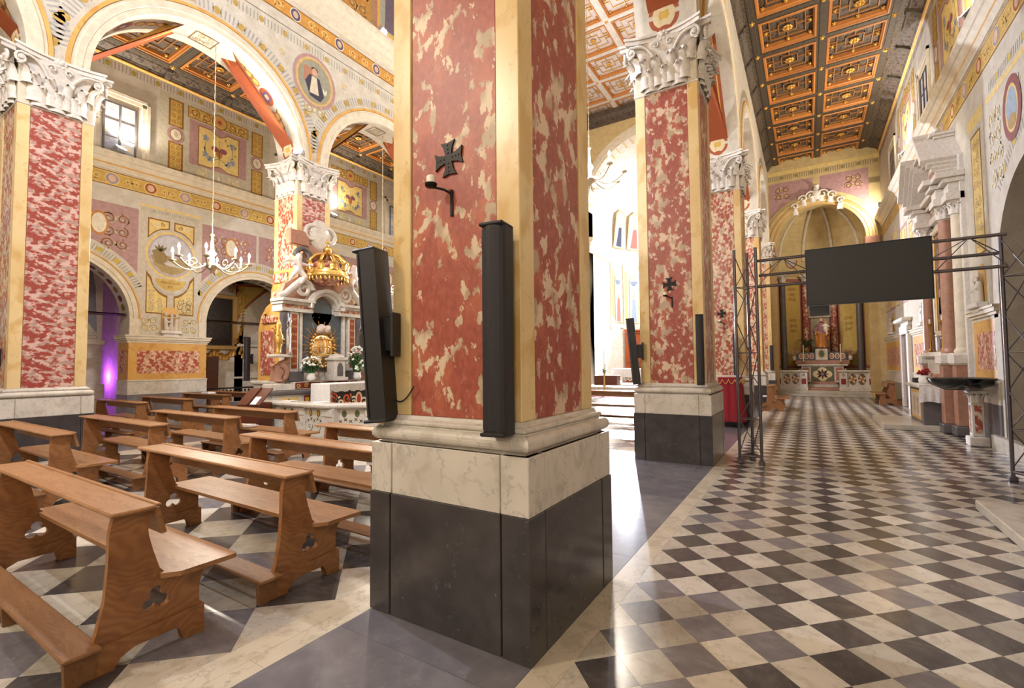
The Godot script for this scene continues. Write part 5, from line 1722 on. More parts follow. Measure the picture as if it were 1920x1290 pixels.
# ---------------------------------------------------------------- pews
func make_pew(label: String, len_: float, at: Vector3, turn := 0.0, over := 0.27) -> Node3D:      # at: outer face of its right end panel, front of the panel, floor; seat looks to -z
	var o := thing("church_pew", label, "pew", at, turn, "wooden church pews with kneelers")
	var R := Basis(Vector3(0, 0, -1), Vector3(0, 1, 0), Vector3(1, 0, 0))      # polygon x -> -z
	var prof := PackedVector2Array()
	for q in [[0.0, 0.935], [-0.02, 0.83], [-0.022, 0.63], [-0.035, 0.42], [-0.07, 0.25], [-0.11, 0.12], [-0.135, 0.0], [0.02, 0.0], [0.05, 0.055], [0.12, 0.09]]: prof.append(Vector2(q[0], q[1]))
	prof.append(Vector2(0.2396, 0.0925))
	for k in 25:      # trefoil
		var a := -PI / 2 - TAU * k / 24.0
		var d := Vector2(cos(a), sin(a))
		var best := 0.0
		for c in [Vector2(0, 0.042), Vector2(-0.038, -0.022), Vector2(0.038, -0.022)]:
			var e: float = c.dot(d)
			var disc: float = 0.041 * 0.041 - c.length_squared() + e * e
			if disc > 0: best = maxf(best, e + sqrt(disc))
		prof.append(Vector2(0.24 + (0.0004 if k == 24 else (-0.0004 if k == 0 else 0.0)), 0.335) + d * best)
	prof.append(Vector2(0.2404, 0.0925))
	for q in [[0.36, 0.095], [0.385, 0.06], [0.40, 0.0], [0.52, 0.0], [0.516, 0.194], [0.50, 0.216], [0.50, 0.33], [0.515, 0.395], [0.555, 0.44], [0.555, 0.468], [0.31, 0.468], [0.255, 0.53], [0.215, 0.66], [0.19, 0.76], [0.185, 0.80], [0.22, 0.93]]: prof.append(Vector2(q[0], q[1]))
	for x in [0.0, -len_]:
		var b := Mb.new()
		b.t = Transform3D(R, Vector3(x, 0, 0))
		b.prism(prof, -0.045, 0.0)
		obj("end_panel", b, M.wood_end, o)
		var f := Mb.new()
		f.t = b.t
		f.prism(PackedVector2Array([Vector2(-0.142, 0.0), Vector2(0.02, 0.0), Vector2(0.05, 0.055), Vector2(0.12, 0.09), Vector2(0.36, 0.095), Vector2(0.385, 0.06), Vector2(0.4, 0.0), Vector2(0.532, 0.0), Vector2(0.528, 0.195), Vector2(-0.09, 0.165)]), -0.058, 0.013)
		obj("panel_foot", f, M.wood_end, o)
	var xa := 0.06
	var xb := -len_ - over
	var b := Mb.new()
	b.box(Vector3(xb, 0.935, -0.215), Vector3(xa, 0.962, 0.035), 0.009)
	b.box(Vector3(xb, 0.955, -0.235), Vector3(xa, 0.972, -0.205), 0.006)
	obj("book_ledge", b, M.wood, o)
	b = Mb.new()
	b.t = Transform3D(R, Vector3(0, 0, 0))
	b.prism(PackedVector2Array([Vector2(0.205, 0.94), Vector2(0.235, 0.94), Vector2(0.28, 0.765), Vector2(0.25, 0.76)]), xb + 0.2, 0.03)
	obj("back_board", b, M.wood, o)
	b = Mb.new()
	b.t = Transform3D(Basis(Vector3(1, 0, 0), Vector3(0, 0, -1), Vector3(0, 1, 0)), Vector3(0, 0.468, 0))
	b.prism(PackedVector2Array([Vector2(xb + 0.1, 0.33), Vector2(-len_ - 0.03, 0.25), Vector2(0.03, 0.25), Vector2(0.1, 0.34), Vector2(0.105, 0.69), Vector2(0.09, 0.705), Vector2(xb + 0.12, 0.705), Vector2(xb + 0.1, 0.69)]), 0.0, 0.032)
	obj("seat", b, M.wood, o)
	b = Mb.new()
	b.box(Vector3(-len_, 0.40, -0.5), Vector3(-0.045, 0.468, -0.475))
	obj("seat_rail", b, M.wood, o)
	b = Mb.new()
	b.box(Vector3(-len_ - 0.1, 0.172, 0.06), Vector3(0.085, 0.2, 0.245), 0.008)
	obj("kneeler", b, M.wood_kneel, o)
	b = Mb.new()
	b.box(Vector3(-len_ + 0.05, 0.1, 0.075), Vector3(-0.05, 0.172, 0.095))
	obj("kneeler_rail", b, M.wood_kneel, o)
	for x in [0.03, -len_ / 2, -len_ - 0.03]:
		var g := Mb.new()
		g.t = Transform3D(R, Vector3(x, 0, 0))
		g.prism(PackedVector2Array([Vector2(-0.225, 0.172), Vector2(-0.215, 0.0), Vector2(-0.15, 0.0), Vector2(-0.08, 0.03), Vector2(-0.07, 0.172)]), -0.05, 0.0)
		obj("kneeler_leg", g, M.wood_kneel, o)
	return o

func make_pews() -> void:
	var row := ["nearest", "second", "third", "fourth", "fifth", "sixth"]
	for k in 6:
		make_pew("pew beside the near pillar, %s row counted towards the apse" % row[k], 2.53, Vector3(-3.70, 0, -1.21 - 1.14 * k))
	for k in 5:
		make_pew("pew in the far column of nave pews, %s row counted towards altar" % ["lowest", "second", "third", "fourth", "fifth"][k], 2.75, Vector3(-8.76, 0, -1.03 - 1.135 * k))
	make_pew("dark pew in the far aisle just beside the far pillar plinth", 2.7, Vector3(-14.75, 0, -5.25))
	make_pew("pew in the far aisle before the yellow pier, second row", 2.7, Vector3(-15.0, 0, -6.45))
	make_pew("pew in the far aisle before the yellow pier, third row", 2.7, Vector3(-16.0, 0, -8.0))
	make_pew("pew in the far aisle beside the slim black speaker, fourth row", 2.6, Vector3(-16.4, 0, -9.1))
	make_pew("single pew standing side-on against the arcade with papers on it", 1.5, Vector3(-1.35, 0, -20.6), -PI / 2)
	make_pew("small orange-brown pew side-on against the aisle wall near the chapel steps", 1.5, Vector3(3.05, 0, -26.9), PI / 2)
	make_pew("pew in the nave behind the near pillar before the presbytery", 2.5, Vector3(-4.7, 0, -15.0))
	# papers and books left on the pews
	var n := 0
	for q in [[-17.2, 0.975, -8.12, 0.5, "pale folder lying on the third pew of the far aisle"], [-16.9, 0.2, -6.3, 0.6, "open pale box under the far aisle pews"], [-1.3, 0.52, -20.9, 0.45, "stack of striped papers on the side-on pew"], [-10.9, 0.51, -5.9, 0.6, "wide sheet of paper on seat of middle pew"]]:
		var b := Mb.new()
		b.box(Vector3(-q[3] / 2, 0, -0.12), Vector3(q[3] / 2, 0.035, 0.12), 0.004)
		b.box(Vector3(-q[3] / 2 + 0.03, 0.035, -0.1), Vector3(q[3] / 2 - 0.05, 0.055, 0.11), 0.003)
		var o := obj("paper_stack", b, M.paper, self, Transform3D(Basis(Vector3.UP, 0.1 * n), Vector3(q[0], q[1], q[2])))
		tag(o, q[4], "paper")
		n += 1
	for q in [[-17.4, -10.9, 2.6, "low dark table in the far aisle before the iron rail"]]:
		var o := thing("side_table", q[3], "table", Vector3(q[0], 0, q[1]))
		var b := Mb.new(); b.box(Vector3(-1.2, 0.86, -0.3), Vector3(1.2, 0.92, 0.3), 0.01)
		obj("table_top", b, M.wood_dark, o)
		for x in [-1.0, 1.0]:
			for z in [-0.22, 0.22]:
				b = Mb.new(); b.box(Vector3(x - 0.03, 0, z - 0.03), Vector3(x + 0.03, 0.86, z + 0.03))
				obj("leg", b, M.iron, o)
	var r := thing("iron_railing", "low dark iron railing with scrolled bars at a side chapel arch", "railing", Vector3(-20.0, 0, -11.3))
	var b := Mb.new(); b.box(Vector3(-0.03, 0.98, -1.95), Vector3(0.03, 1.04, 1.95)); b.box(Vector3(-0.03, 0.08, -1.95), Vector3(0.03, 0.12, 1.95)); b.box(Vector3(-0.02, 0.8, -1.95), Vector3(0.02, 0.83, 1.95))
	obj("rail", b, M.iron, r)
	for k in 27:
		b = Mb.new(); b.rod(Vector3(0, 0.0, -1.9 + k * 0.146), Vector3(0, 0.98, -1.9 + k * 0.146), 0.013, 5); b.ball(Vector3(0, 0.9, -1.9 + k * 0.146), Vector3(0.03, 0.05, 0.05), 6, 4)
		obj("bar", b, M.iron, r)

# ---------------------------------------------------------------- lamps
func make_chandelier(label: String, at: Vector3, r: float, top: float, energy: float, arms := 8) -> Node3D:
	var o := thing("chandelier", label, "chandelier", at, 0.0, "brass chandeliers")
	var k := r / 0.9
	var b := Mb.new()
	b.lathe([Vector2(0.0, -0.32 * k), Vector2(0.05 * k, -0.28 * k), Vector2(0.03 * k, -0.24 * k), Vector2(0.18 * k, -0.12 * k), Vector2(0.2 * k, -0.06 * k), Vector2(0.07 * k, 0.0), Vector2(0.06 * k, 0.15 * k), Vector2(0.12 * k, 0.24 * k), Vector2(0.05 * k, 0.34 * k), Vector2(0.03 * k, 0.7 * k), Vector2(0.06 * k, 0.76 * k), Vector2(0.0, 0.84 * k)], 14)
	obj("hub", b, M.chand, o)
	b = Mb.new()
	var y := 0.82 * k
	var i := 0
	while y < top - at.y:
		b.rod(Vector3(0, y, 0), Vector3(0.012 if i % 2 else -0.012, y + 0.14, 0.012 if i % 2 else -0.012), 0.014, 5)
		y += 0.13; i += 1
	obj("chain", b, M.chand, o)
	var arm := Mb.new()
	var path := []
	for e in 10:
		var s := e / 9.0
		path.append(Vector3((0.15 + 0.75 * s) * k, (-0.08 - 0.2 * sin(s * PI * 0.9) + 0.12 * s * s) * k, 0))
	arm.tube(path, 0.022 * k, 6)
	path = []
	for e in 11:
		var a := e * 0.6
		path.append(Vector3((0.5 + cos(a) * 0.12 * (1.0 - e / 13.0)) * k, (-0.08 + sin(a) * 0.12 * (1.0 - e / 13.0)) * k, 0))
	arm.tube(path, 0.014 * k, 5)
	arm.lathe([Vector2(0.0, -0.02 * k), Vector2(0.08 * k, 0.0), Vector2(0.09 * k, 0.025 * k), Vector2(0.03 * k, 0.02 * k), Vector2(0.03 * k, 0.05 * k), Vector2(0.0, 0.05 * k)], 8) if false else null
	var cup := Mb.new()
	cup.t = Transform3D(Basis(), Vector3(0.9 * k, -0.02 * k, 0))
	cup.lathe([Vector2(0.005, -0.03 * k), Vector2(0.085 * k, 0.0), Vector2(0.09 * k, 0.03 * k), Vector2(0.035 * k, 0.025 * k), Vector2(0.03 * k, 0.05 * k), Vector2(0.004, 0.05 * k)], 9)
	var can := Mb.new()
	can.t = cup.t
	can.lathe([Vector2(0.024 * k, 0.03 * k), Vector2(0.024 * k, 0.2 * k), Vector2(0.003, 0.2 * k)], 8)
	var bul := Mb.new()
	bul.t = cup.t
	bul.lathe([Vector2(0.004, 0.2 * k), Vector2(0.03 * k, 0.23 * k), Vector2(0.036 * k, 0.27 * k), Vector2(0.02 * k, 0.32 * k), Vector2(0.002, 0.36 * k)], 8)
	var am := arm.mesh(); var cu := cup.mesh(); var ca := can.mesh(); var bu := bul.mesh()
	for e in arms:
		var t := Transform3D(Basis(Vector3.UP, TAU * e / arms + 0.2), Vector3.ZERO)
		var a := obj("arm", am, M.chand, o, t)
		obj("drip_pan", cu, M.chand, a)
		obj("candle_tube", ca, M.wax, a)
		obj("bulb", bu, M.bulb, a)
	var l := OmniLight3D.new()
	l.name = "chandelier_light"
	l.light_color = srgb(255, 241, 222)
	l.light_energy = energy
	l.light_size = 0.25 * k
	l.omni_range = 60
	l.omni_attenuation = 2.0
	l.shadow_enabled = true
	l.position = Vector3(0.3 * k, 0.3 * k, 0.1)
	o.add_child(l)
	return o

func make_flood(label: String, at: Vector3, aim: Vector3, col: Color, energy: float, angle := 70.0, size := 0.12) -> Node3D:
	var o := thing("floodlight", label, "floodlight", at, 0.0, "small metal floodlights on the cornices")
	var f := (aim - at).normalized()
	var up := Vector3.UP if absf(f.y) < 0.95 else Vector3(1, 0, 0)
	var x := f.cross(up).normalized()
	var y := x.cross(f)
	var t := Transform3D(Basis(x, y, -f), Vector3(0, 0.22, 0))
	var b := Mb.new()
	b.box(Vector3(-0.15, -0.11, -0.02), Vector3(0.15, 0.11, 0.1), 0.02); b.box(Vector3(-0.11, -0.08, 0.1), Vector3(0.11, 0.08, 0.17), 0.02)
	for k in 5: b.box(Vector3(-0.12 + k * 0.055, -0.1, 0.1), Vector3(-0.108 + k * 0.055, 0.1, 0.2))
	obj("housing", b, M.alu, o, t)
	b = Mb.new(); b.box(Vector3(-0.13, -0.09, -0.032), Vector3(0.13, 0.09, -0.022))
	obj("lamp_glass", b, M.bulb_cold, o, t)
	b = Mb.new(); b.tube([Vector3(-0.17, 0.22, 0), Vector3(-0.17, 0.0, 0), Vector3(0.17, 0.0, 0), Vector3(0.17, 0.22, 0)], 0.014, 5); b.rod(Vector3(-0.17, 0.22, 0), Vector3(0.17, 0.22, 0), 0.01, 5)
	obj("yoke", b, M.alu, o)
	var l := SpotLight3D.new()
	l.name = "flood_light"
	l.light_color = col
	l.light_energy = energy
	l.light_size = size
	l.spot_angle = angle
	l.spot_angle_attenuation = 0.6
	l.spot_range = 80
	l.spot_attenuation = 2.0
	l.shadow_enabled = true
	l.transform = Transform3D(Basis(x, y, -f), Vector3(0, 0.22, 0) + f * 0.08)
	o.add_child(l)
	return o

# ---------------------------------------------------------------- loudspeakers, crosses, sconces on the pillars
func make_speaker(label: String, at: Vector3, turn: float, lean: float, w := 0.165, h := 1.32) -> Node3D:      # at: wall point behind the bracket; looks along its own +z
	var o := thing("column_loudspeaker", label, "loudspeaker", at, turn, "slim black column loudspeakers")
	var t := Transform3D(Basis(Vector3(1, 0, 0), lean), Vector3(0, 0, 0.2))
	var b := Mb.new()
	var poly := PackedVector2Array()
	for k in 9:
		var a := PI * k / 8
		poly.append(Vector2(cos(a) * w / 2, sin(a) * w * 0.32 + 0.02))
	poly.append(Vector2(-w / 2, -w * 0.55)); poly.append(Vector2(w / 2, -w * 0.55))
	b.t = t * Transform3D(Basis(Vector3(1, 0, 0), Vector3(0, 0, 1), Vector3(0, -1, 0)), Vector3.ZERO)
	b.prism(poly, -h / 2, h / 2)
	obj("cabinet", b, M.black, o)
	b = Mb.new()
	var g := PackedVector2Array()
	for k in 9:
		var a := PI * (0.06 + 0.88 * k / 8.0)
		g.append(Vector2(cos(a) * (w / 2 + 0.004), sin(a) * (w * 0.32 + 0.006) + 0.02))
	for k in 9:
		var a := PI * (0.94 - 0.88 * k / 8.0)
		g.append(Vector2(cos(a) * w / 2 * 0.99, sin(a) * w * 0.32 * 0.99 + 0.02))
	b.t = t * Transform3D(Basis(Vector3(1, 0, 0), Vector3(0, 0, 1), Vector3(0, -1, 0)), Vector3.ZERO)
	b.prism(g, -h / 2 + 0.03, h / 2 - 0.03)
	obj("grille", b, M.grill, o)
	for s in [-1.0, 1.0]:
		b = Mb.new()
		b.t = t
		b.box(Vector3(-w / 2 - 0.004, s * h / 2 - 0.012, -w * 0.55 - 0.003), Vector3(w / 2 + 0.004, s * h / 2 + 0.012, w * 0.33 + 0.024), 0.008)
		obj("end_cap", b, M.black, o)
	b = Mb.new()
	b.box(Vector3(-0.055, -0.17, 0.0), Vector3(0.055, 0.17, 0.03), 0.006); b.box(Vector3(-0.04, -0.13, 0.02), Vector3(0.04, 0.13, 0.13), 0.01)
	obj("bracket", b, M.black, o)
	return o

func make_cross(label: String, at: Vector3, turn := 0.0) -> Node3D:
	var b := Mb.new()
	var p := PackedVector2Array()
	for k in 4:
		var x := Vector2(cos(k * PI / 2), sin(k * PI / 2)); var y := x.orthogonal() * -1.0
		for q in [[0.028, -0.028], [0.085, -0.04], [0.13, -0.066], [0.118, 0.0], [0.13, 0.066], [0.085, 0.04]]:
			p.append(x * q[0] + y * q[1])
	b.prism(p, 0.0, 0.014)
	for k in 4:
		var x := Vector2(cos(k * PI / 2), sin(k * PI / 2))
		for e in 3: b.ball(Vector3(x.x * (0.04 + 0.03 * e), x.y * (0.04 + 0.03 * e), 0.014), Vector3(0.008, 0.008, 0.005), 5, 3)
	var o := obj("iron_cross", b, M.iron, self, Transform3D(Basis(Vector3.UP, turn) * Basis(Vector3(0, 0, 1), 0.06), at))
	return tag(o, label, "cross", "dark consecration crosses on the pillars")

func make_sconce(label: String, at: Vector3, turn := 0.0) -> Node3D:
	var o := thing("candle_sconce", label, "candle holder", at, turn, "iron candle holders on the pillars")
	var b := Mb.new()
	b.box(Vector3(-0.012, -0.17, 0), Vector3(0.012, 0.03, 0.014), 0.004)
	b.tube([Vector3(0, 0.0, 0.012), Vector3(-0.03, 0.02, 0.06), Vector3(-0.09, 0.035, 0.11)], 0.009, 6)
	obj("arm", b, M.iron, o)
	b = Mb.new()
	b.t = Transform3D(Basis(), Vector3(-0.1, 0.03, 0.12))
	b.lathe([Vector2(0.005, 0.0), Vector2(0.04, 0.005), Vector2(0.046, 0.03), Vector2(0.042, 0.03), Vector2(0.036, 0.012), Vector2(0.004, 0.01)], 10)
	obj("drip_pan", b, M.iron, o)
	b = Mb.new()
	b.t = Transform3D(Basis(), Vector3(-0.1, 0.04, 0.12))
	b.lathe([Vector2(0.032, 0.0), Vector2(0.033, 0.07), Vector2(0.026, 0.078), Vector2(0.003, 0.07)], 10)
	obj("candle", b, M.wax, o)
	return o

func make_pillar_fittings() -> void:
	var zn := -3.28 + 0.717 - 0.1207 + 0.002
	var z2 := -9.86 + 0.717 - 0.1207 + 0.002
	var z3 := -16.45 + 0.717 - 0.1207 + 0.002
	make_speaker("wide black loudspeaker leaning out from the near pillar towards the pews", Vector3(-2.70, 2.09, zn), -PI / 2 + 0.25, 0.085, 0.2, 1.33).position = Vector3(-2.69, 2.10, zn + 0.06)
	make_speaker("upright black loudspeaker on the corner of the near pillar", Vector3(-1.745, 2.09, zn), 0.12, 0.0, 0.165, 1.34).position = Vector3(-1.715, 2.09, zn - 0.03)
	make_speaker("black loudspeaker tilted off the second pillar towards the nave", Vector3(-2.72, 2.1, z2 + 0.06), -PI / 2 + 0.25, 0.085, 0.15, 1.28)
	make_speaker("upright black loudspeaker on the corner of the second pillar", Vector3(-1.69, 2.1, z2), 0.2, 0.0, 0.13, 1.26)
	make_speaker("upright black loudspeaker on the third pillar behind the truss", Vector3(-1.85, 2.1, z3), 0.1, 0.0, 0.14, 1.22)
	make_speaker("small black loudspeaker on the last pillar by the chapel", Vector3(-1.65, 2.1, -29.6 + 0.6), 0.1, 0.0, 0.16, 1.3)
	make_speaker("slim black loudspeaker at the edge of the crowned altar's buttress", Vector3(-15.42, 2.12, -8.6), 0.05, 0.0, 0.15, 1.4)
	make_speaker("black loudspeaker on the far pillar at the picture's edge", Vector3(-13.75, 2.1, -3.18 + 0.6), 0.1, 0.0, 0.15, 1.3)
	make_speaker("slim black loudspeaker by the gilt framed painting in the far chapel", Vector3(-20.0, 2.2, -12.0), 1.3, 0.0, 0.15, 1.4)
	make_cross("dark flared cross on the red marble of the near pillar", Vector3(-2.225, 3.40, zn - 0.014))
	make_cross("dark flared cross on the second pillar above its candle", Vector3(-2.213, 3.38, z2 - 0.014))
	make_cross("dark flared cross on the third pillar partly behind the truss", Vector3(-2.226, 3.385, z3 - 0.014))
	make_cross("dark flared cross on the red panel beside the crowned altar", Vector3(-14.72, 3.43, -8.618))
	make_sconce("iron bracket with a stub of white candle below cross on near pillar", Vector3(-2.20, 3.13, zn - 0.014))
	make_sconce("iron bracket with a white candle on the second pillar", Vector3(-2.17, 3.1, z2 - 0.014))
	make_sconce("iron bracket with a white candle on the third pillar", Vector3(-2.17, 3.07, z3 - 0.014))
	var b := Mb.new()
	var path := []
	for k in 12: path.append(Vector3(lerpf(-2.83, -2.55, k / 11.0), 1.66 - 0.1 * sin(PI * k / 11.0) + 0.04 * k / 11.0, zn + 0.02))
	b.tube(path, 0.006, 5)
	tag(obj("speaker_cable", b, M.black, self), "thin black cable sagging from the leaning loudspeaker to the pillar", "cable")

# ---------------------------------------------------------------- television on its truss
func make_tv() -> void:
	var o := thing("truss_frame", "grey tubular steel truss frame spanning the aisle behind the screen", "truss", Vector3(0, 0, 0))
	var tower := func(x0: float, x1: float, z0: float, z1: float, h: float) -> void:
		var posts := [Vector3(x0, 0, z0), Vector3(x1, 0, z0), Vector3((x0 + x1) / 2, 0, z1)]
		for q in posts:
			var b := Mb.new()
			b.rod(q + Vector3(0, 0.06, 0), q + Vector3(0, h, 0), 0.027, 8)
			obj("post", b, M.steel, o)
			b = Mb.new(); b.box(q + Vector3(-0.05, 0, -0.05), q + Vector3(0.05, 0.075, 0.05), 0.01)
			obj("foot", b, M.steel, o)
		for e in 3:
			var A: Vector3 = posts[e]; var B: Vector3 = posts[(e + 1) % 3]
			var b := Mb.new()
			b.rod(A + Vector3(0, 0.14, 0), B + Vector3(0, 0.14, 0), 0.022, 6)
			obj("base_bar", b, M.steel, o)
			var n := int(h / 0.62)
			for k in n:
				var y0 := 0.2 + k * (h - 0.3) / n; var y1 := 0.2 + (k + 1) * (h - 0.3) / n
				b = Mb.new()
				b.rod((A if k % 2 else B) + Vector3(0, y0, 0), (B if k % 2 else A) + Vector3(0, y1, 0), 0.009, 5)
				obj("diagonal", b, M.steel, o)
				if k % 2 == 0:
					b = Mb.new(); b.rod(A + Vector3(0, y1, 0), B + Vector3(0, y1, 0), 0.009, 5)
					obj("rung", b, M.steel, o)
	tower.call(-1.12, -0.76, -9.72, -10.1, 3.98)
	tower.call(2.62, 3.0, -10.3, -9.9, 3.86)
	for q in [[3.78, -10.0], [3.29, -10.0], [3.55, -10.32]]:
		var b := Mb.new()
		b.rod(Vector3(-0.76, q[0], q[1]), Vector3(2.62, q[0], q[1] - 0.02), 0.027, 8)
		obj("beam_tube", b, M.steel, o)
	for k in 8:
		var x := -0.76 + k * 0.4225
		var b := Mb.new()
		b.rod(Vector3(x, 3.78 if k % 2 else 3.29, -10.0), Vector3(x + 0.4225, 3.29 if k % 2 else 3.78, -10.0), 0.008, 5)
		b.rod(Vector3(x, 3.78 if k % 2 else 3.55, -10.0 if k % 2 else -10.32), Vector3(x + 0.4225, 3.55 if k % 2 else 3.78, -10.32 if k % 2 else -10.0), 0.008, 5)
		obj("beam_lacing", b, M.steel, o)
	var t := thing("flat_screen", "large black switched-off flat screen hung on the truss", "television", Vector3(0.88, 3.36, -9.93))
	t.rotation = Vector3(0.0, 0.0, 0.0)
	var b := Mb.new(); b.box(Vector3(-0.86, -0.5, -0.05), Vector3(0.86, 0.5, 0.012), 0.008)
	obj("housing", b, M.black, t)
	b = Mb.new(); b.box(Vector3(-0.85, -0.487, 0.012), Vector3(0.85, 0.49, 0.016))
	obj("screen", b, M.screen, t)
	b = Mb.new()
	b.box(Vector3(-0.866, -0.502, -0.03), Vector3(-0.858, 0.502, 0.02)); b.box(Vector3(0.858, -0.502, -0.03), Vector3(0.866, 0.502, 0.02)); b.box(Vector3(-0.866, -0.507, -0.03), Vector3(0.866, -0.499, 0.02)); b.box(Vector3(-0.866, 0.499, -0.03), Vector3(0.866, 0.505, 0.02))
	obj("bezel", b, M.bezel, t)
	b = Mb.new(); b.box(Vector3(-0.3, -0.2, -0.07), Vector3(0.3, 0.3, -0.05))
	obj("mount", b, M.steel, t)

# ---------------------------------------------------------------- little figures
func cherub(s: float, skin: Color) -> Mb:      # winged child, flying; s = 1 or -1 mirrors it
	var V := func(x, y, z): return Vector3(s * x, y, z)
	var w := Color(0.92, 0.9, 0.86)
	return nets([
		[V.call(0, 0.52, 0.02), V.call(0, 0.56, 0.03), 0.085, 0.08, skin],
		[V.call(0, 0.42, 0), V.call(0, 0.24, 0.02), 0.085, 0.095, skin],
		[V.call(0.02, 0.22, 0.02), V.call(0.14, 0.05, 0.1), 0.085, 0.05, w],
		[V.call(0.14, 0.05, 0.1), V.call(0.05, -0.1, 0.06), 0.05, 0.035, skin],
		[V.call(-0.03, 0.22, 0.02), V.call(-0.16, 0.08, 0.05), 0.085, 0.05, w],
		[V.call(-0.16, 0.08, 0.05), V.call(-0.24, -0.08, 0.02), 0.05, 0.03, skin],
		[V.call(0.08, 0.4, 0), V.call(0.22, 0.36, 0.08), 0.045, 0.035, skin],
		[V.call(0.22, 0.36, 0.08), V.call(0.36, 0.38, 0.1), 0.035, 0.028, skin],
		[V.call(-0.08, 0.4, 0), V.call(-0.2, 0.3, 0.06), 0.045, 0.032, skin],
		[V.call(-0.05, 0.42, -0.06), V.call(-0.3, 0.5, -0.1), 0.05, 0.03, w],
		[V.call(-0.2, 0.46, -0.08), V.call(-0.38, 0.34, -0.1), 0.04, 0.02, w]], 0.028, 0.03)

func scroll_tube(b: Mb, c: Vector3, r: float, turns: float, a0: float, thick: float, ax: Vector3, ay: Vector3) -> void:
	var path := []
	var rad := []
	var n := int(14 * turns)
	for k in n:
		var f := float(k) / n
		var a := a0 + f * TAU * turns
		path.append(c + ax * cos(a) * r * (1 - 0.85 * f) + ay * sin(a) * r * (1 - 0.85 * f)); rad.append(thick * (1.0 - 0.4 * f))
	b.tube(path, rad, 6)

func bouquet(called: String, label: String, at: Vector3, r: float, h: float, leafm: Material, petal: Material, n: int, seed_: int, vase := true) -> Node3D:
	var o := thing(called, label, "flowers", at, 0.0)
	var g := RandomNumberGenerator.new(); g.seed = seed_
	if vase:
		var v := Mb.new(); v.lathe([Vector2(0.003, 0), Vector2(0.1, 0.0), Vector2(0.13, 0.1), Vector2(0.1, 0.2), Vector2(0.12, 0.24), Vector2(0.1, 0.24), Vector2(0.003, 0.22)], 12)
		obj("vase", v, M.pot, o)
	var b := Mb.new()
	var f := Mb.new()
	for k in n * 3:
		var a := g.randf() * TAU; var e := g.randf_range(0.1, 1.3); var q := r * g.randf_range(0.4, 1.0)
		var d := Vector3(cos(a) * cos(e), sin(e) * 1.0, sin(a) * cos(e))
		b.blade(Vector3(d.x * q * 0.4, 0.2 + h * 0.5 * d.y * q / r, d.z * q * 0.4), Vector3(d.x, 0, d.z).normalized(), h * g.randf_range(0.25, 0.5), 0.07, q * 0.5, 0.05, 1)
	obj("foliage", b, leafm, o)
	for k in n:
		var a := g.randf() * TAU; var e := g.randf_range(0.0, 1.35); var q := r * g.randf_range(0.75, 1.0)
		var c := Vector3(cos(a) * cos(e) * q, 0.22 + h * 0.35 + sin(e) * h * 0.65, sin(a) * cos(e) * q)
		for i in 4: f.ball(c + Vector3(g.randf_range(-0.02, 0.02), g.randf_range(-0.02, 0.02), g.randf_range(-0.02, 0.02)), Vector3(0.03, 0.025, 0.03), 6, 4)
	obj("blossoms", f, petal, o)
	return o

func candlestick(label: String, at: Vector3, h: float, candle: float) -> void:
	var o := thing("candlestick", label, "candlestick", at)
	var b := Mb.new()
	b.lathe([Vector2(0.003, 0), Vector2(0.1, 0), Vector2(0.1, 0.02), Vector2(0.05, 0.06), Vector2(0.025, 0.12), Vector2(0.04, h * 0.35), Vector2(0.02, h * 0.45), Vector2(0.035, h * 0.7), Vector2(0.018, h * 0.8), Vector2(0.06, h * 0.97), Vector2(0.06, h), Vector2(0.003, h)], 10)
	obj("stem", b, M.brass, o)
	b = Mb.new(); b.lathe([Vector2(0.022, h), Vector2(0.022, h + candle), Vector2(0.002, h + candle + 0.02)], 8)
	obj("candle", b, M.wax, o)

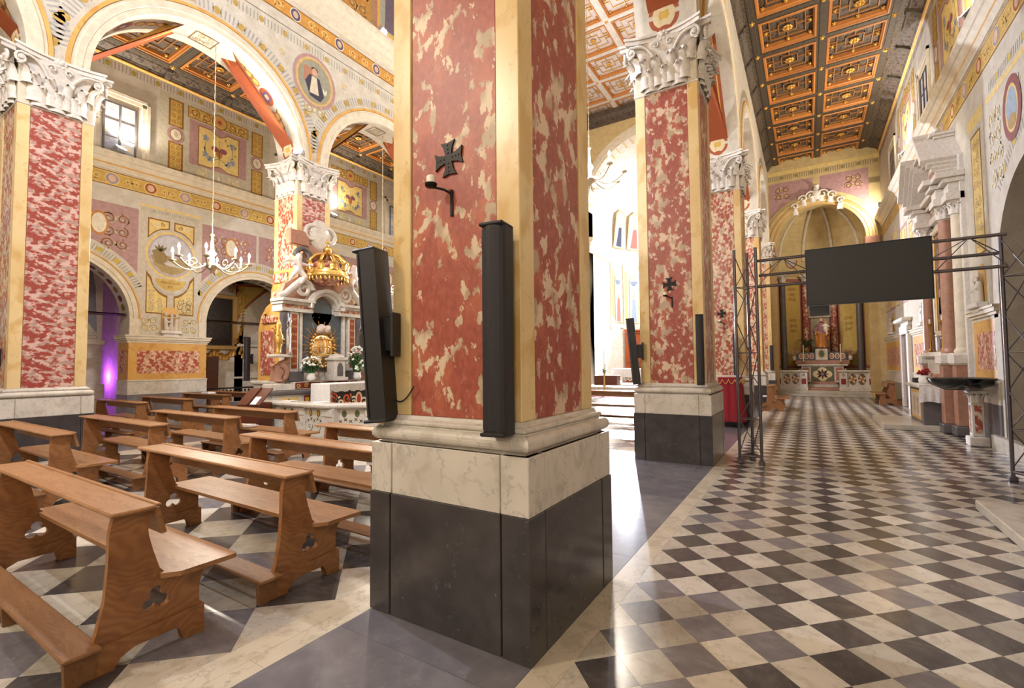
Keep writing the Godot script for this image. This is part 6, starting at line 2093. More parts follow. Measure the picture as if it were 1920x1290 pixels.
# ---------------------------------------------------------------- the crowned altar on the far side of the nave
func make_crowned_altar() -> void:
	var o := thing("crowned_altar", "baroque inlaid marble altar topped by a great gilt crown", "altar", Vector3.ZERO)
	o.transform = shifted(face_px(), Vector3(-12.75, 0, -9.25))      # u to the right, out towards the nave
	var B := func(called: String, lo: Vector3, hi: Vector3, m: Material, bev := 0.012) -> MeshInstance3D:
		var b := Mb.new(); b.box(lo, hi, bev); return obj(called, b, m, o)
	for k in 3: B.call("step", Vector3(-2.3 + k * 0.2, k * 0.14, -0.2), Vector3(2.3 - k * 0.2, (k + 1) * 0.14, 2.3 - k * 0.3), M.grey_white)
	B.call("podium", Vector3(-1.9, 0.42, -0.3), Vector3(1.9, 1.08, 0.55), M.white_marble)
	B.call("podium_cornice", Vector3(-1.98, 1.08, -0.34), Vector3(1.98, 1.2, 0.62), M.grey_marble, 0.03)
	for s in [-1.0, 1.0]:
		var p := Pt.new()
		var c: float = s * 1.42
		p.rect(c - 0.38, 0.5, c + 0.38, 1.04, Color(0.80, 0.76, 0.68), 0); p.rect(c - 0.3, 0.55, c + 0.3, 1.0, Color(0.82, 0.70, 0.44), 1)
		p.disc(c, 0.78, 0.16, 0.15, Color(0.24, 0.24, 0.28), 2, 14)
		for q in [-1, 1]: p.scroll(c + q * 0.2, 0.68, 0.08, q, 0.5, 0.025, Color(0.3, 0.26, 0.2), 3)
		for q in 3: p.leaf(c, 0.78, PI / 2 + (q - 1) * 0.8, 0.2, 0.05, Color(0.34, 0.3, 0.26), 3)
		p.rect(s * 0.86 - 0.1, 0.5, s * 0.86 + 0.1, 1.04, Color(0.5, 0.18, 0.14), 1); p.rect(s * 0.86 - 0.06, 0.55, s * 0.86 + 0.06, 0.98, Color(0.78, 0.62, 0.2), 2)
		paint("inlay_panel", p, o, Transform3D(Basis(), Vector3(0, 0, 0.55)), M.inlay)
	# gradine with the mensa before it
	B.call("gradine", Vector3(-1.15, 1.2, -0.2), Vector3(1.15, 1.42, 0.35), M.white_marble)
	var gp := Pt.new()
	gp.rect(-1.1, 1.23, 1.1, 1.4, Color(0.5, 0.2, 0.14), 0)
	for k in 9: gp.scroll(-1.0 + k * 0.25, 1.315, 0.075, 1 if k % 2 else -1, 0.3, 0.022, Color(0.84, 0.72, 0.46), 1); gp.b.col = Color.WHITE
	paint("inlay_band", gp, o, Transform3D(Basis(), Vector3(0, 0, 0.352)), M.inlay)
	# side volutes carrying gilt lamps
	for s in [-1.0, 1.0]:
		B.call("volute_plinth", Vector3(s * 1.5 - 0.3, 1.2, -0.1), Vector3(s * 1.5 + 0.3, 1.38, 0.5), M.white_marble)
		var b := Mb.new()
		scroll_tube(b, Vector3(s * 1.5, 1.66, 0.2), 0.26, 1.5, PI / 2, 0.1, Vector3(s, 0, 0), Vector3.UP)
		b.tube([Vector3(s * 1.5, 1.92, 0.2), Vector3(s * 1.28, 2.0, 0.2), Vector3(s * 1.2, 2.2, 0.2), Vector3(s * 1.22, 2.4, 0.2)], 0.09, 8)
		b.blade(Vector3(s * 1.62, 1.45, 0.25), Vector3(s, 0, 0.6).normalized(), 0.6, 0.34, 0.05, 0.12)
		obj("volute", b, M.rose_marble, o)
		B.call("volute_shelf", Vector3(s * 1.5 - 0.26, 2.12, 0.0), Vector3(s * 1.5 + 0.26, 2.2, 0.44), M.white_marble, 0.02)
		b = Mb.new()
		b.t = Transform3D(Basis(), Vector3(s * 1.55, 2.2, 0.22))
		b.lathe([Vector2(0.003, 0), Vector2(0.13, 0.0), Vector2(0.08, 0.08), Vector2(0.1, 0.3), Vector2(0.14, 0.5), Vector2(0.06, 0.7), Vector2(0.1, 0.78), Vector2(0.04, 0.9), Vector2(0.003, 1.0)], 10)
		for k in 6: b.blade(Vector3(cos(k) * 0.08, 0.15 + k * 0.1, sin(k) * 0.08), Vector3(cos(k), 0, sin(k)), 0.24, 0.12, 0.04, 0.05, 2)
		obj("reliquary", b, M.gold, o)
		b = Mb.new()
		b.t = Transform3D(Basis(), Vector3(s * 1.32, 2.2, 0.4))
		b.lathe([Vector2(0.003, 0), Vector2(0.08, 0.0), Vector2(0.02, 0.06), Vector2(0.02, 0.5), Vector2(0.05, 0.54), Vector2(0.015, 0.6), Vector2(0.015, 0.9), Vector2(0.06, 0.95), Vector2(0.003, 1.05)], 8)
		obj("altar_lamp", b, M.alu, o)
	# retable: inlaid pilasters, niche field, oval window with rays
	B.call("retable_back", Vector3(-1.2, 1.2, -0.3), Vector3(1.2, 3.62, -0.02), M.white_marble)
	for s in [-1.0, 1.0]:
		for q in [[1.02, 0.14, 0.16], [0.76, 0.05, 0.10]]:
			B.call("retable_pilaster", Vector3(s * q[0] - q[1], 1.42, -0.05), Vector3(s * q[0] + q[1], 3.45, q[2]), M.white_marble)
		B.call("pilaster_base", Vector3(s * 0.98 - 0.24, 1.42, -0.05), Vector3(s * 0.98 + 0.24, 1.72, 0.24), M.grey_marble, 0.02)
		var p := Pt.new()
		p.rect(s * 1.02 - 0.09, 1.8, s * 1.02 + 0.09, 3.38, Color(0.56, 0.28, 0.18), 0)
		p.foliage(s * 1.02 - 0.08, 1.84, s * 1.02 + 0.08, 3.34, Color(0.86, 0.72, 0.46), Color(0.8, 0.6, 0.3), 1, 7, 5)
		paint("pilaster_inlay", p, o, Transform3D(Basis(), Vector3(0, 0, 0.16)), M.inlay)
		var b := Mb.new()      # small column at the corner
		b.t = Transform3D(Basis(), Vector3(s * 1.3, 0, 0.1))
		b.lathe([Vector2(0.1, 2.15), Vector2(0.07, 2.2), Vector2(0.06, 2.9), Vector2(0.1, 2.98), Vector2(0.07, 3.05), Vector2(0.12, 3.2), Vector2(0.12, 3.4)], 10)
		obj("corner_column", b, M.grey_marble, o)
	var np := Pt.new()
	np.rect(-0.7, 1.7, 0.7, 3.5, Color(0.30, 0.34, 0.36), 0)
	np.disc(0, 3.5, 0.36, 0.42, Color(0.34, 0.38, 0.4), 0, 24)
	for k in 40:
		var a := TAU * k / 40.0
		var q := 0.74 if k % 2 else 0.58
		np.line([Vector2(cos(a) * 0.4, 2.4 + sin(a) * 0.52), Vector2(cos(a) * q, 2.4 + sin(a) * (q + 0.12))], 0.028, Color(0.66, 0.46, 0.22), 1)
	for k in 30: np.disc(-0.66 + fmod(k * 0.377, 1.32), 1.8 + fmod(k * 0.619, 1.7), 0.012, 0.012, Color(0.86, 0.8, 0.6), 1, 5)
	paint("starry_field", np, o, Transform3D(), M.inlay)
	var b := Mb.new()      # oval: gilt frame and shining gilt relief that mirrors the lamps
	for k in 28:
		var a := TAU * k / 28.0
		b.ball(Vector3(cos(a) * 0.43, 2.4 + sin(a) * 0.55, 0.07), Vector3(0.05, 0.05, 0.05), 6, 4)
	obj("oval_frame", b, M.gilt, o)
	b = Mb.new(); b.ball(Vector3(0, 2.4, 0.0), Vector3(0.4, 0.52, 0.16), 20, 12)
	obj("oval_glass", b, M.oval, o)
	b = Mb.new()
	for k in 3: b.tube([Vector3(-0.36, 2.2 + k * 0.24, 0.12), Vector3(0, 2.22 + k * 0.24, 0.19), Vector3(0.36, 2.2 + k * 0.24, 0.12)], 0.018, 5)
	for k in 4: b.tube([Vector3(-0.2 + k * 0.14, 2.2, 0.15), Vector3(-0.2 + k * 0.14, 2.7, 0.15)], 0.016, 5)
	obj("oval_grille", b, M.gold, o)
	b = nets([[Vector3(-0.12, 3.02, 0.12), Vector3(-0.1, 3.06, 0.14), 0.12, 0.1, Color(0.85, 0.78, 0.72)], [Vector3(0.1, 3.02, 0.12), Vector3(0.14, 3.05, 0.12), 0.12, 0.09, Color(0.85, 0.78, 0.72)], [Vector3(-0.2, 2.92, 0.1), Vector3(0.2, 2.92, 0.1), 0.07, 0.07, Color(0.7, 0.6, 0.5)]], 0.03)
	obj("cherub_heads", b, M.skin, o)
	# entablature that rises in an arch over the niche
	for s in [-1.0, 1.0]:
		var m := Mb.new()
		for q in [[3.45, 3.55, 0.22], [3.55, 3.66, 0.18], [3.66, 3.74, 0.26], [3.74, 3.82, 0.34]]:
			m.box(Vector3(minf(s * 0.45, s * (1.35 + q[2] * 0.4)), q[0], -0.3), Vector3(maxf(s * 0.45, s * (1.35 + q[2] * 0.4)), q[1], q[2]))
		obj("entablature", m, M.white_marble, o)
		m = Mb.new(); m.box(Vector3(minf(s * 0.46, s * 1.4), 3.56, 0.18), Vector3(maxf(s * 0.46, s * 1.4), 3.64, 0.19))
		obj("frieze_inlay", m, M.red_panel, o)
	b = Mb.new()
	arc_mould(b, 0, 3.6, [Vector2(0.42, -0.1), Vector2(0.42, 0.2), Vector2(0.5, 0.2), Vector2(0.52, 0.3), Vector2(0.62, 0.34), Vector2(0.62, -0.2)], 0, PI, 20)
	obj("arch_moulding", b, M.white_marble, o)
	b = Mb.new(); b.prism(PackedVector2Array([Vector2(-1.35, 3.8), Vector2(1.35, 3.8), Vector2(1.15, 4.3), Vector2(0.75, 4.55), Vector2(0.7, 5.1), Vector2(0.45, 5.6), Vector2(-0.45, 5.6), Vector2(-0.7, 5.1), Vector2(-0.75, 4.55), Vector2(-1.15, 4.3)]), -0.35, -0.1)
	obj("attic", b, M.rose_marble, o)
	for s in [-1.0, 1.0]:      # broken pediment scrolls
		b = Mb.new()
		scroll_tube(b, Vector3(s * 0.72, 4.15, 0.18), 0.27, 1.6, PI if s > 0 else 0.0, 0.075, Vector3(1, 0, 0), Vector3(0, s, 0) if s > 0 else Vector3(0, 1, 0))
		b.tube([Vector3(s * 1.5, 3.84, 0.15), Vector3(s * 1.3, 3.95, 0.18), Vector3(s * 1.05, 4.2, 0.2), Vector3(s * 0.8, 4.42, 0.2)], 0.1, 8)
		obj("pediment_scroll", b, M.white_marble, o)
		b = cherub(s, Color(0.86, 0.80, 0.76))
		b.t = Transform3D()
		obj("cherub", b, M.skin, o, Transform3D(Basis().scaled(Vector3(1.15, 1.15, 1.15)), Vector3(-s * 0.98 if false else s * -0.98, 4.42, 0.25)))
		b = Mb.new()
		scroll_tube(b, Vector3(s * 0.62, 5.15, 0.0), 0.3, 1.2, 0.0 if s > 0 else PI, 0.09, Vector3(1, 0, 0), Vector3.UP * s)
		obj("attic_scroll", b, M.grey_marble, o)
	# crown
	b = Mb.new()
	b.t = Transform3D(Basis(), Vector3(0, 4.55, 0.25))
	b.lathe([Vector2(0.6, 0.0), Vector2(0.64, 0.02), Vector2(0.64, 0.1), Vector2(0.58, 0.14), Vector2(0.6, 0.24), Vector2(0.57, 0.26), Vector2(0.5, 0.24), Vector2(0.5, 0.0)], 28)
	obj("crown_band", b, M.gold, o)
	b = Mb.new()
	b.t = Transform3D(Basis(), Vector3(0, 4.55, 0.25))
	for k in 30:
		var a := TAU * k / 30.0
		b.ball(Vector3(cos(a) * 0.6, -0.05, sin(a) * 0.6), Vector3(0.035, 0.075, 0.035), 6, 4)
	for k in 10:
		var a := TAU * k / 10.0
		b.blade(Vector3(cos(a) * 0.57, 0.22, sin(a) * 0.57), Vector3(cos(a), 0, sin(a)), 0.3, 0.24, 0.05, 0.06)
		b.tube([Vector3(cos(a) * 0.57, 0.3, sin(a) * 0.57), Vector3(cos(a) * 0.6, 0.5, sin(a) * 0.6), Vector3(cos(a) * 0.42, 0.68, sin(a) * 0.42), Vector3(cos(a) * 0.12, 0.78, sin(a) * 0.12)], 0.045, 6)
	b.ball(Vector3(0, 0.9, 0), Vector3(0.13, 0.13, 0.13), 10, 7); b.box(Vector3(-0.02, 1.0, -0.02), Vector3(0.02, 1.22, 0.02)); b.box(Vector3(-0.08, 1.1, -0.02), Vector3(0.08, 1.14, 0.02))
	obj("crown_arches", b, M.gold, o)
	b = Mb.new(); b.ball(Vector3(0, 4.75, 0.2), Vector3(0.52, 0.4, 0.45), 14, 8)
	obj("crown_lining", b, M.red_panel, o)
	b = Mb.new()      # crest behind the crown
	scroll_tube(b, Vector3(-0.3, 5.95, -0.1), 0.3, 1.4, 0.4, 0.08, Vector3(1, 0, 0), Vector3.UP); scroll_tube(b, Vector3(0.3, 5.95, -0.1), 0.3, 1.4, 0.4, 0.08, Vector3(-1, 0, 0), Vector3.UP)
	b.ball(Vector3(0, 5.95, -0.12), Vector3(0.4, 0.5, 0.1), 14, 8)
	obj("crest", b, M.white_marble, o)
	b = Mb.new(); b.box(Vector3(-1.05, 5.5, -0.3), Vector3(-0.4, 5.95, -0.05), 0.03)
	obj("crest_block", b, M.terracotta, o)
	# mensa: cloth-covered table with inlaid front
	var t := thing("altar_table", "white-clothed altar table with coloured inlaid front before crowned altar", "altar", Vector3.ZERO)
	t.transform = shifted(face_px(), Vector3(-11.45, 0.42, -9.3))
	b = Mb.new(); b.box(Vector3(-0.95, 0, -0.4), Vector3(0.95, 0.93, 0.36), 0.01)
	obj("body", b, M.white_marble, t)
	var p := Pt.new()
	p.rect(-0.9, 0.08, 0.9, 0.86, Color(0.16, 0.13, 0.12), 0)
	for k in 4:
		for s in [-1, 1]:
			p.scroll(s * (0.2 + k * 0.22), 0.42 + 0.12 * (k % 2), 0.17, s * (1 if k % 2 else -1), 0.8 * k, 0.05, Color(0.78, 0.36, 0.2) if k % 2 else Color(0.86, 0.80, 0.68), 1)
			p.leaf(s * (0.12 + k * 0.22), 0.15, PI / 2 - s * 0.4, 0.3, 0.05, Color(0.82, 0.6, 0.26), 2)
	p.disc(0, 0.5, 0.12, 0.2, Color(0.84, 0.76, 0.6), 2, 14); p.disc(0, 0.5, 0.07, 0.14, Color(0.62, 0.2, 0.16), 3, 14)
	paint("inlaid_front", p, t, Transform3D(Basis(), Vector3(0, 0, 0.36)), M.inlay)
	b = Mb.new(); b.box(Vector3(-1.0, 0.93, -0.44), Vector3(1.0, 0.96, 0.42), 0.008); b.box(Vector3(-1.02, 0.12, -0.43), Vector3(-0.985, 0.95, 0.40), 0.008); b.box(Vector3(0.985, 0.12, -0.43), Vector3(1.02, 0.95, 0.40), 0.008)
	obj("cloth", b, M.cloth_white, t)
	b = Mb.new()
	for k in 24: b.box(Vector3(-0.98 + k * 0.082, 0.76 - 0.04 * absf(sin(k * 0.9)), 0.4), Vector3(-0.9 + k * 0.082, 0.95, 0.418), 0.004)
	obj("lace_edge", b, M.grey_white, t)
	var tb := thing("tabernacle", "small white marble tabernacle on the altar gradine", "tabernacle", Vector3.ZERO)
	tb.transform = shifted(face_px(), Vector3(-12.3, 1.42, -9.45))
	b = Mb.new(); b.box(Vector3(-0.26, 0, -0.2), Vector3(0.26, 0.1, 0.24), 0.01); b.box(Vector3(-0.2, 0.1, -0.18), Vector3(0.2, 0.62, 0.18), 0.01); b.box(Vector3(-0.27, 0.62, -0.2), Vector3(0.27, 0.7, 0.23), 0.015); b.lathe([Vector2(0.25, 0.7), Vector2(0.2, 0.78), Vector2(0.003, 0.84)], 12)
	obj("body", b, M.white_marble, tb)
	b = Mb.new(); b.prism(PackedVector2Array([Vector2(-0.1, 0.14), Vector2(0.1, 0.14), Vector2(0.1, 0.42), Vector2(0.05, 0.52), Vector2(0, 0.55), Vector2(-0.05, 0.52), Vector2(-0.1, 0.42)]), 0.18, 0.195)
	obj("door", b, M.grey_marble, tb)
	bouquet("flower_bouquet", "white flowers in dark leaves between the volute and the tabernacle", Vector3(-12.25, 1.42, -8.55), 0.32, 0.5, M.leaf, M.petal, 34, 3)
	bouquet("flower_bouquet", "tall white lilies on the far side of the tabernacle", Vector3(-12.25, 1.42, -10.2), 0.32, 0.85, M.leaf, M.petal, 34, 5)
	bouquet("flower_bouquet", "pale trailing green and white arrangement on the altar table corner", Vector3(-11.4, 1.36, -9.95), 0.42, 0.5, M.leaf_pale, M.petal, 30, 8, false)
	# buttress with red panel that widens the pillar behind the altar
	var w := thing("altar_buttress", "yellow and red marble buttress with scrolled shoulders behind crowned altar", "buttress", Vector3(-13.95, 0, -9.3))
	b = Mb.new()
	b.prism(PackedVector2Array([Vector2(-1.3, 0), Vector2(1.0, 0), Vector2(1.0, 4.9), Vector2(-0.45, 4.9), Vector2(-0.52, 4.45), Vector2(-0.6, 4.3), Vector2(-0.62, 3.9), Vector2(-0.85, 3.8), Vector2(-1.15, 3.5), Vector2(-1.28, 3.1)]), -0.7, 0.62)
	obj("body", b, M.ochre, w)
	for q in [[-1.1, -0.35, 1.6, 3.02], [-1.0, -0.2, 3.25, 3.5], [-0.45, 0.3, 3.95, 4.25], [-0.4, 0.35, 4.5, 4.8]]:
		b = Mb.new(); b.box(Vector3(q[0], q[2], 0.6), Vector3(q[1], q[3], 0.66 if q[2] < 3 else 0.7), 0.02)
		obj("red_panel", b, M.red_dense if q[2] > 3 else M.red_mid, w)
	b = Mb.new(); b.box(Vector3(-1.36, 0, -0.75), Vector3(1.0, 1.3, 0.72), 0.02); b.box(Vector3(-1.42, 1.3, -0.8), Vector3(1.0, 1.42, 0.8), 0.03)
	obj("base", b, M.white_marble, w)

func make_balustrade() -> void:
	var o := thing("altar_balustrade", "low carved and inlaid marble balustrade enclosing the crowned altar", "balustrade", Vector3.ZERO)
	var pts := [Vector3(-12.9, 0, -7.3), Vector3(-9.7, 0, -7.3), Vector3(-8.95, 0, -7.9), Vector3(-8.95, 0, -10.6), Vector3(-9.7, 0, -11.2), Vector3(-12.9, 0, -11.2)]
	for k in 5:
		var A: Vector3 = pts[k]; var C: Vector3 = pts[k + 1]
		var L := (C - A).length(); var x := (C - A).normalized()
		var t := Transform3D(Basis(x, Vector3.UP, x.cross(Vector3.UP)), A)
		var b := Mb.new(); b.box(Vector3(-0.1, 0.86, -0.22), Vector3(L + 0.1, 0.97, 0.22), 0.035)
		obj("top_slab", b, M.white_marble, o, t)
		b = Mb.new(); b.box(Vector3(-0.06, 0, -0.18), Vector3(L + 0.06, 0.14, 0.18), 0.015); b.box(Vector3(-0.06, 0.14, -0.13), Vector3(L + 0.06, 0.2, 0.13), 0.01)
		obj("base_step", b, M.grey_white, o, t)
		b = Mb.new(); b.box(Vector3(0, 0.2, -0.07), Vector3(L, 0.86, 0.05))
		obj("screen", b, M.white_marble, o, t)
		var n := maxi(1, int(L / 0.8))
		for i in n:
			var c := (i + 0.5) * L / n
			var p := Pt.new()
			p.rect(c - 0.3, 0.26, c + 0.3, 0.82, Color(0.80, 0.77, 0.70), 0)
			for q in [-1, 1]:
				p.disc(c + q * 0.15, 0.72, 0.06, 0.09, Color(0.42, 0.36, 0.34), 1, 12)
				p.disc(c + q * 0.15, 0.72, 0.03, 0.05, [Color(0.66, 0.16, 0.14), Color(0.26, 0.4, 0.2), Color(0.8, 0.62, 0.2)][(i + k) % 3], 2, 10)
				p.arc(c + q * 0.15, 0.36, 0.06, 0.11, 0, PI, Color(0.58, 0.54, 0.5), 1, 10)
			for e in 5:
				p.disc(c - 0.24 + e * 0.12, 0.54 + 0.04 * (e % 2), 0.024, 0.024, [Color(0.74, 0.3, 0.18), Color(0.2, 0.2, 0.24), Color(0.8, 0.66, 0.24)][e % 3], 1, 6)
				for a in 4: p.leaf(c - 0.24 + e * 0.12, 0.54 + 0.04 * (e % 2), a * PI / 2 + PI / 4, 0.06, 0.012, Color(0.34, 0.3, 0.28), 2)
			paint("inlay_panel", p, o, t * Transform3D(Basis(), Vector3(0, 0, 0.05)), M.inlay)
			b = Mb.new(); b.box(Vector3(c + 0.32, 0.2, -0.1), Vector3(c + 0.32 + L / n - 0.64, 0.86, 0.1), 0.012)
			b.box(Vector3(c + 0.34, 0.66, 0.1), Vector3(c + 0.30 + L / n - 0.64, 0.84, 0.125), 0.01)
			obj("pier", b, M.white_marble, o, t)
			for q in [-1, 1]:
				b = Mb.new(); scroll_tube(b, Vector3(c + q * 0.17, 0.38, 0.07), 0.1, 1.3, PI / 2, 0.02, Vector3(q, 0, 0), Vector3.UP)
				obj("carved_scroll", b, M.white_marble, o, t)
	var n2 := 0
	for q in [[-11.3, -7.25, "white leaflets on the balustrade top near the lectern"], [-10.2, -7.35, "white leaflets on the balustrade top before the altar cloth"], [-8.95, -8.7, "white papers on the balustrade front slab"]]:
		var b := Mb.new(); b.box(Vector3(-0.14, 0, -0.1), Vector3(0.14, 0.012, 0.1)); b.box(Vector3(-0.05, 0.012, -0.08), Vector3(0.2, 0.02, 0.1))
		tag(obj("leaflet", b, M.paper, self, Transform3D(Basis(Vector3.UP, 0.3 + n2), Vector3(q[0], 0.972, q[1]))), q[2], "paper"); n2 += 1
	var l := thing("lectern", "dark reddish wooden lectern with a white notice at the balustrade's end", "lectern", Vector3(-11.95, 0, -6.75), 0.25)
	var b := Mb.new(); b.box(Vector3(-0.3, 0, -0.25), Vector3(0.3, 0.95, 0.2), 0.01)
	obj("cabinet", b, M.wood_dark, l)
	b = Mb.new(); b.t = Transform3D(Basis(Vector3(1, 0, 0), 0.75), Vector3(0, 1.1, 0.0))
	b.box(Vector3(-0.36, -0.02, -0.3), Vector3(0.36, 0.02, 0.3), 0.008); b.box(Vector3(-0.02, 0.02, -0.3), Vector3(0.02, 0.06, 0.3), 0.005)
	obj("book_rest", b, M.wood_dark, l)
	b = Mb.new(); b.t = Transform3D(Basis(Vector3(1, 0, 0), 0.75), Vector3(0, 1.1, 0.0)); b.box(Vector3(0.06, 0.022, 0.02), Vector3(0.24, 0.026, 0.28))
	obj("notice", b, M.paper, l)
	b = Mb.new(); b.box(Vector3(-0.62, 0, -0.1), Vector3(-0.34, 0.98, 0.18), 0.01)
	obj("grey_panel", b, M.grey_marble, l)

# ---------------------------------------------------------------- chapel of the standing saint at the end of the aisle
func make_chapel_altar() -> void:
	var b := Mb.new()
	for k in 2: b.box(Vector3(-1.35 + k * 0.0, k * 0.15, -34.0), Vector3(2.9, (k + 1) * 0.15, -30.05 - k * 0.35), 0.012)
	struct("floor_chapel", "two grey marble steps up into the chapel", b, M.grey_white)
	var y := 0.3
	var o := thing("chapel_altar", "stepped marble altar with quatrefoil front panel under the standing saint", "altar", Vector3(0.68, y, -32.2))
	var B := func(called: String, lo: Vector3, hi: Vector3, m: Material, bev := 0.015) -> void:
		var q := Mb.new(); q.box(lo, hi, bev); obj(called, q, m, o)
	B.call("front_step", Vector3(-0.75, 0, 0.2), Vector3(0.75, 0.16, 1.4), M.rose_marble); B.call("front_step", Vector3(-0.7, 0.16, 0.2), Vector3(0.7, 0.32, 1.1), M.grey_white); B.call("front_step", Vector3(-0.65, 0.32, 0.2), Vector3(0.65, 0.46, 0.85), M.rose_marble)
	B.call("mensa_block", Vector3(-1.0, 0.4, -0.2), Vector3(1.0, 1.32, 0.4), M.white_marble)
	B.call("mensa", Vector3(-1.2, 1.32, -0.25), Vector3(1.2, 1.42, 0.5), M.white_marble, 0.03)
	B.call("gradine", Vector3(-1.3, 1.42, -0.6), Vector3(1.3, 1.66, -0.05), M.rose_marble)
	B.call("gradine", Vector3(-1.2, 1.66, -0.75), Vector3(1.2, 2.12, -0.25), M.grey_marble)
	B.call("pedestal", Vector3(-0.3, 1.66, -0.7), Vector3(0.3, 2.4, 0.0), M.white_marble, 0.03)
	for s in [-1.0, 1.0]:
		b = Mb.new(); scroll_tube(b, Vector3(s * 1.12, 0.85, 0.3), 0.28, 1.4, PI / 2, 0.07, Vector3(s, 0, 0), Vector3.UP); scroll_tube(b, Vector3(s * 1.3, 1.9, -0.4), 0.22, 1.4, PI / 2, 0.06, Vector3(s, 0, 0), Vector3.UP)
		obj("volute", b, M.white_marble, o)
	var p := Pt.new()
	p.rect(-0.55, 0.46, 0.55, 1.28, Color(0.36, 0.36, 0.24), 0)
	for k in 4: p.disc(cos(k * PI / 2) * 0.24, 0.87 + sin(k * PI / 2) * 0.19, 0.22, 0.2, Color(0.84, 0.76, 0.58), 1, 18)
	for k in 8: p.leaf(0, 0.87, k * PI / 4, 0.3 if k % 2 == 0 else 0.2, 0.05, Color(0.32, 0.14, 0.12), 2)
	p.disc(0, 0.87, 0.08, 0.08, Color(0.5, 0.5, 0.5), 3, 12)
	for s in [-1, 1]: p.rect(s * 0.78 - 0.16, 0.5, s * 0.78 + 0.16, 1.24, Color(0.66, 0.44, 0.36), 0)
	paint("inlaid_front", p, o, Transform3D(Basis(), Vector3(0, 0, 0.4)), M.inlay)
	p = Pt.new()
	for s in [-1, 1]:
		for k in 3:
			var c: float = s * (0.48 + 0.26 * k)
			p.disc(c, 1.89, 0.12, 0.17, Color(0.84, 0.78, 0.68), 0, 14); p.disc(c, 1.89, 0.08, 0.12, Color(0.24, 0.2, 0.18) if k == 1 else Color(0.62, 0.26, 0.2), 1, 12)
			for e in 4: p.leaf(c, 1.89, e * PI / 2 + PI / 4, 0.1, 0.025, Color(0.8, 0.6, 0.44), 2)
	p.disc(0, 2.02, 0.2, 0.26, Color(0.8, 0.74, 0.62), 8, 16)
	paint("gradine_inlay", p, o, Transform3D(Basis(), Vector3(0, 0, -0.248)), M.inlay)
	p = Pt.new(); p.disc(0, 2.02, 0.2, 0.27, Color(0.72, 0.62, 0.44), 0, 16); p.disc(0, 2.02, 0.13, 0.2, Color(0.3, 0.32, 0.22), 1, 16)
	paint("pedestal_inlay", p, o, Transform3D(), M.inlay)
	# chapel balustrade in two halves
	for s in [-1.0, 1.0]:
		var w := thing("chapel_balustrade", "inlaid marble balustrade of the chapel, the half %s" % ("under the palm" if s < 0 else "beside the small pew"), "balustrade", Vector3(0.68 + s * 1.5, y, -30.75), 0.0, "two halves of the chapel balustrade")
		b = Mb.new(); b.box(Vector3(-0.85, 1.0, -0.2), Vector3(0.85, 1.1, 0.22), 0.03)
		obj("top_slab", b, M.white_marble, w)
		b = Mb.new(); b.box(Vector3(-0.75, 0, -0.1), Vector3(0.75, 1.0, 0.06)); b.box(Vector3(-0.8, 0, -0.15), Vector3(0.8, 0.22, 0.14), 0.015)
		obj("screen", b, M.white_marble, w)
		for e in [-0.6, 0.6]:
			b = Mb.new(); b.box(Vector3(e - 0.18, 0.2, -0.13), Vector3(e + 0.18, 1.0, 0.14), 0.015)
			obj("pier", b, M.white_marble, w)
		p = Pt.new()
		for c in [-0.2, 0.2]:
			p.disc(c, 0.62, 0.17, 0.3, Color(0.42, 0.34, 0.26), 0, 16)
			for k in 4: p.leaf(c, 0.62, k * PI / 2 + 0.4, 0.24, 0.05, Color(0.84, 0.74, 0.56), 1)
			p.disc(c, 0.62, 0.06, 0.06, Color(0.7, 0.3, 0.2), 2, 10)
		paint("inlay_panel", p, w, Transform3D(Basis(), Vector3(0, 0, 0.06)), M.inlay)
		p = Pt.new()
		for c in [-0.6, 0.6]:
			p.rect(c - 0.11, 0.35, c + 0.11, 0.65, Color(0.5, 0.16, 0.14), 0); p.scroll(c, 0.84, 0.08, 1, 0.4, 0.025, Color(0.4, 0.32, 0.26), 0)
		paint("pier_inlay", p, w, Transform3D(Basis(), Vector3(0, 0, 0.14)), M.inlay)
	# statue
	var st := thing("saint_statue", "painted wooden saint in ochre cloak and mauve tunic holding a child", "statue", Vector3(0.72, y + 2.4, -32.55))
	var sk := Color(0.84, 0.62, 0.5); var cl := Color(0.70, 0.44, 0.16); var tu := Color(0.56, 0.38, 0.40); var wh := Color(0.88, 0.82, 0.74); var dk := Color(0.3, 0.2, 0.14)
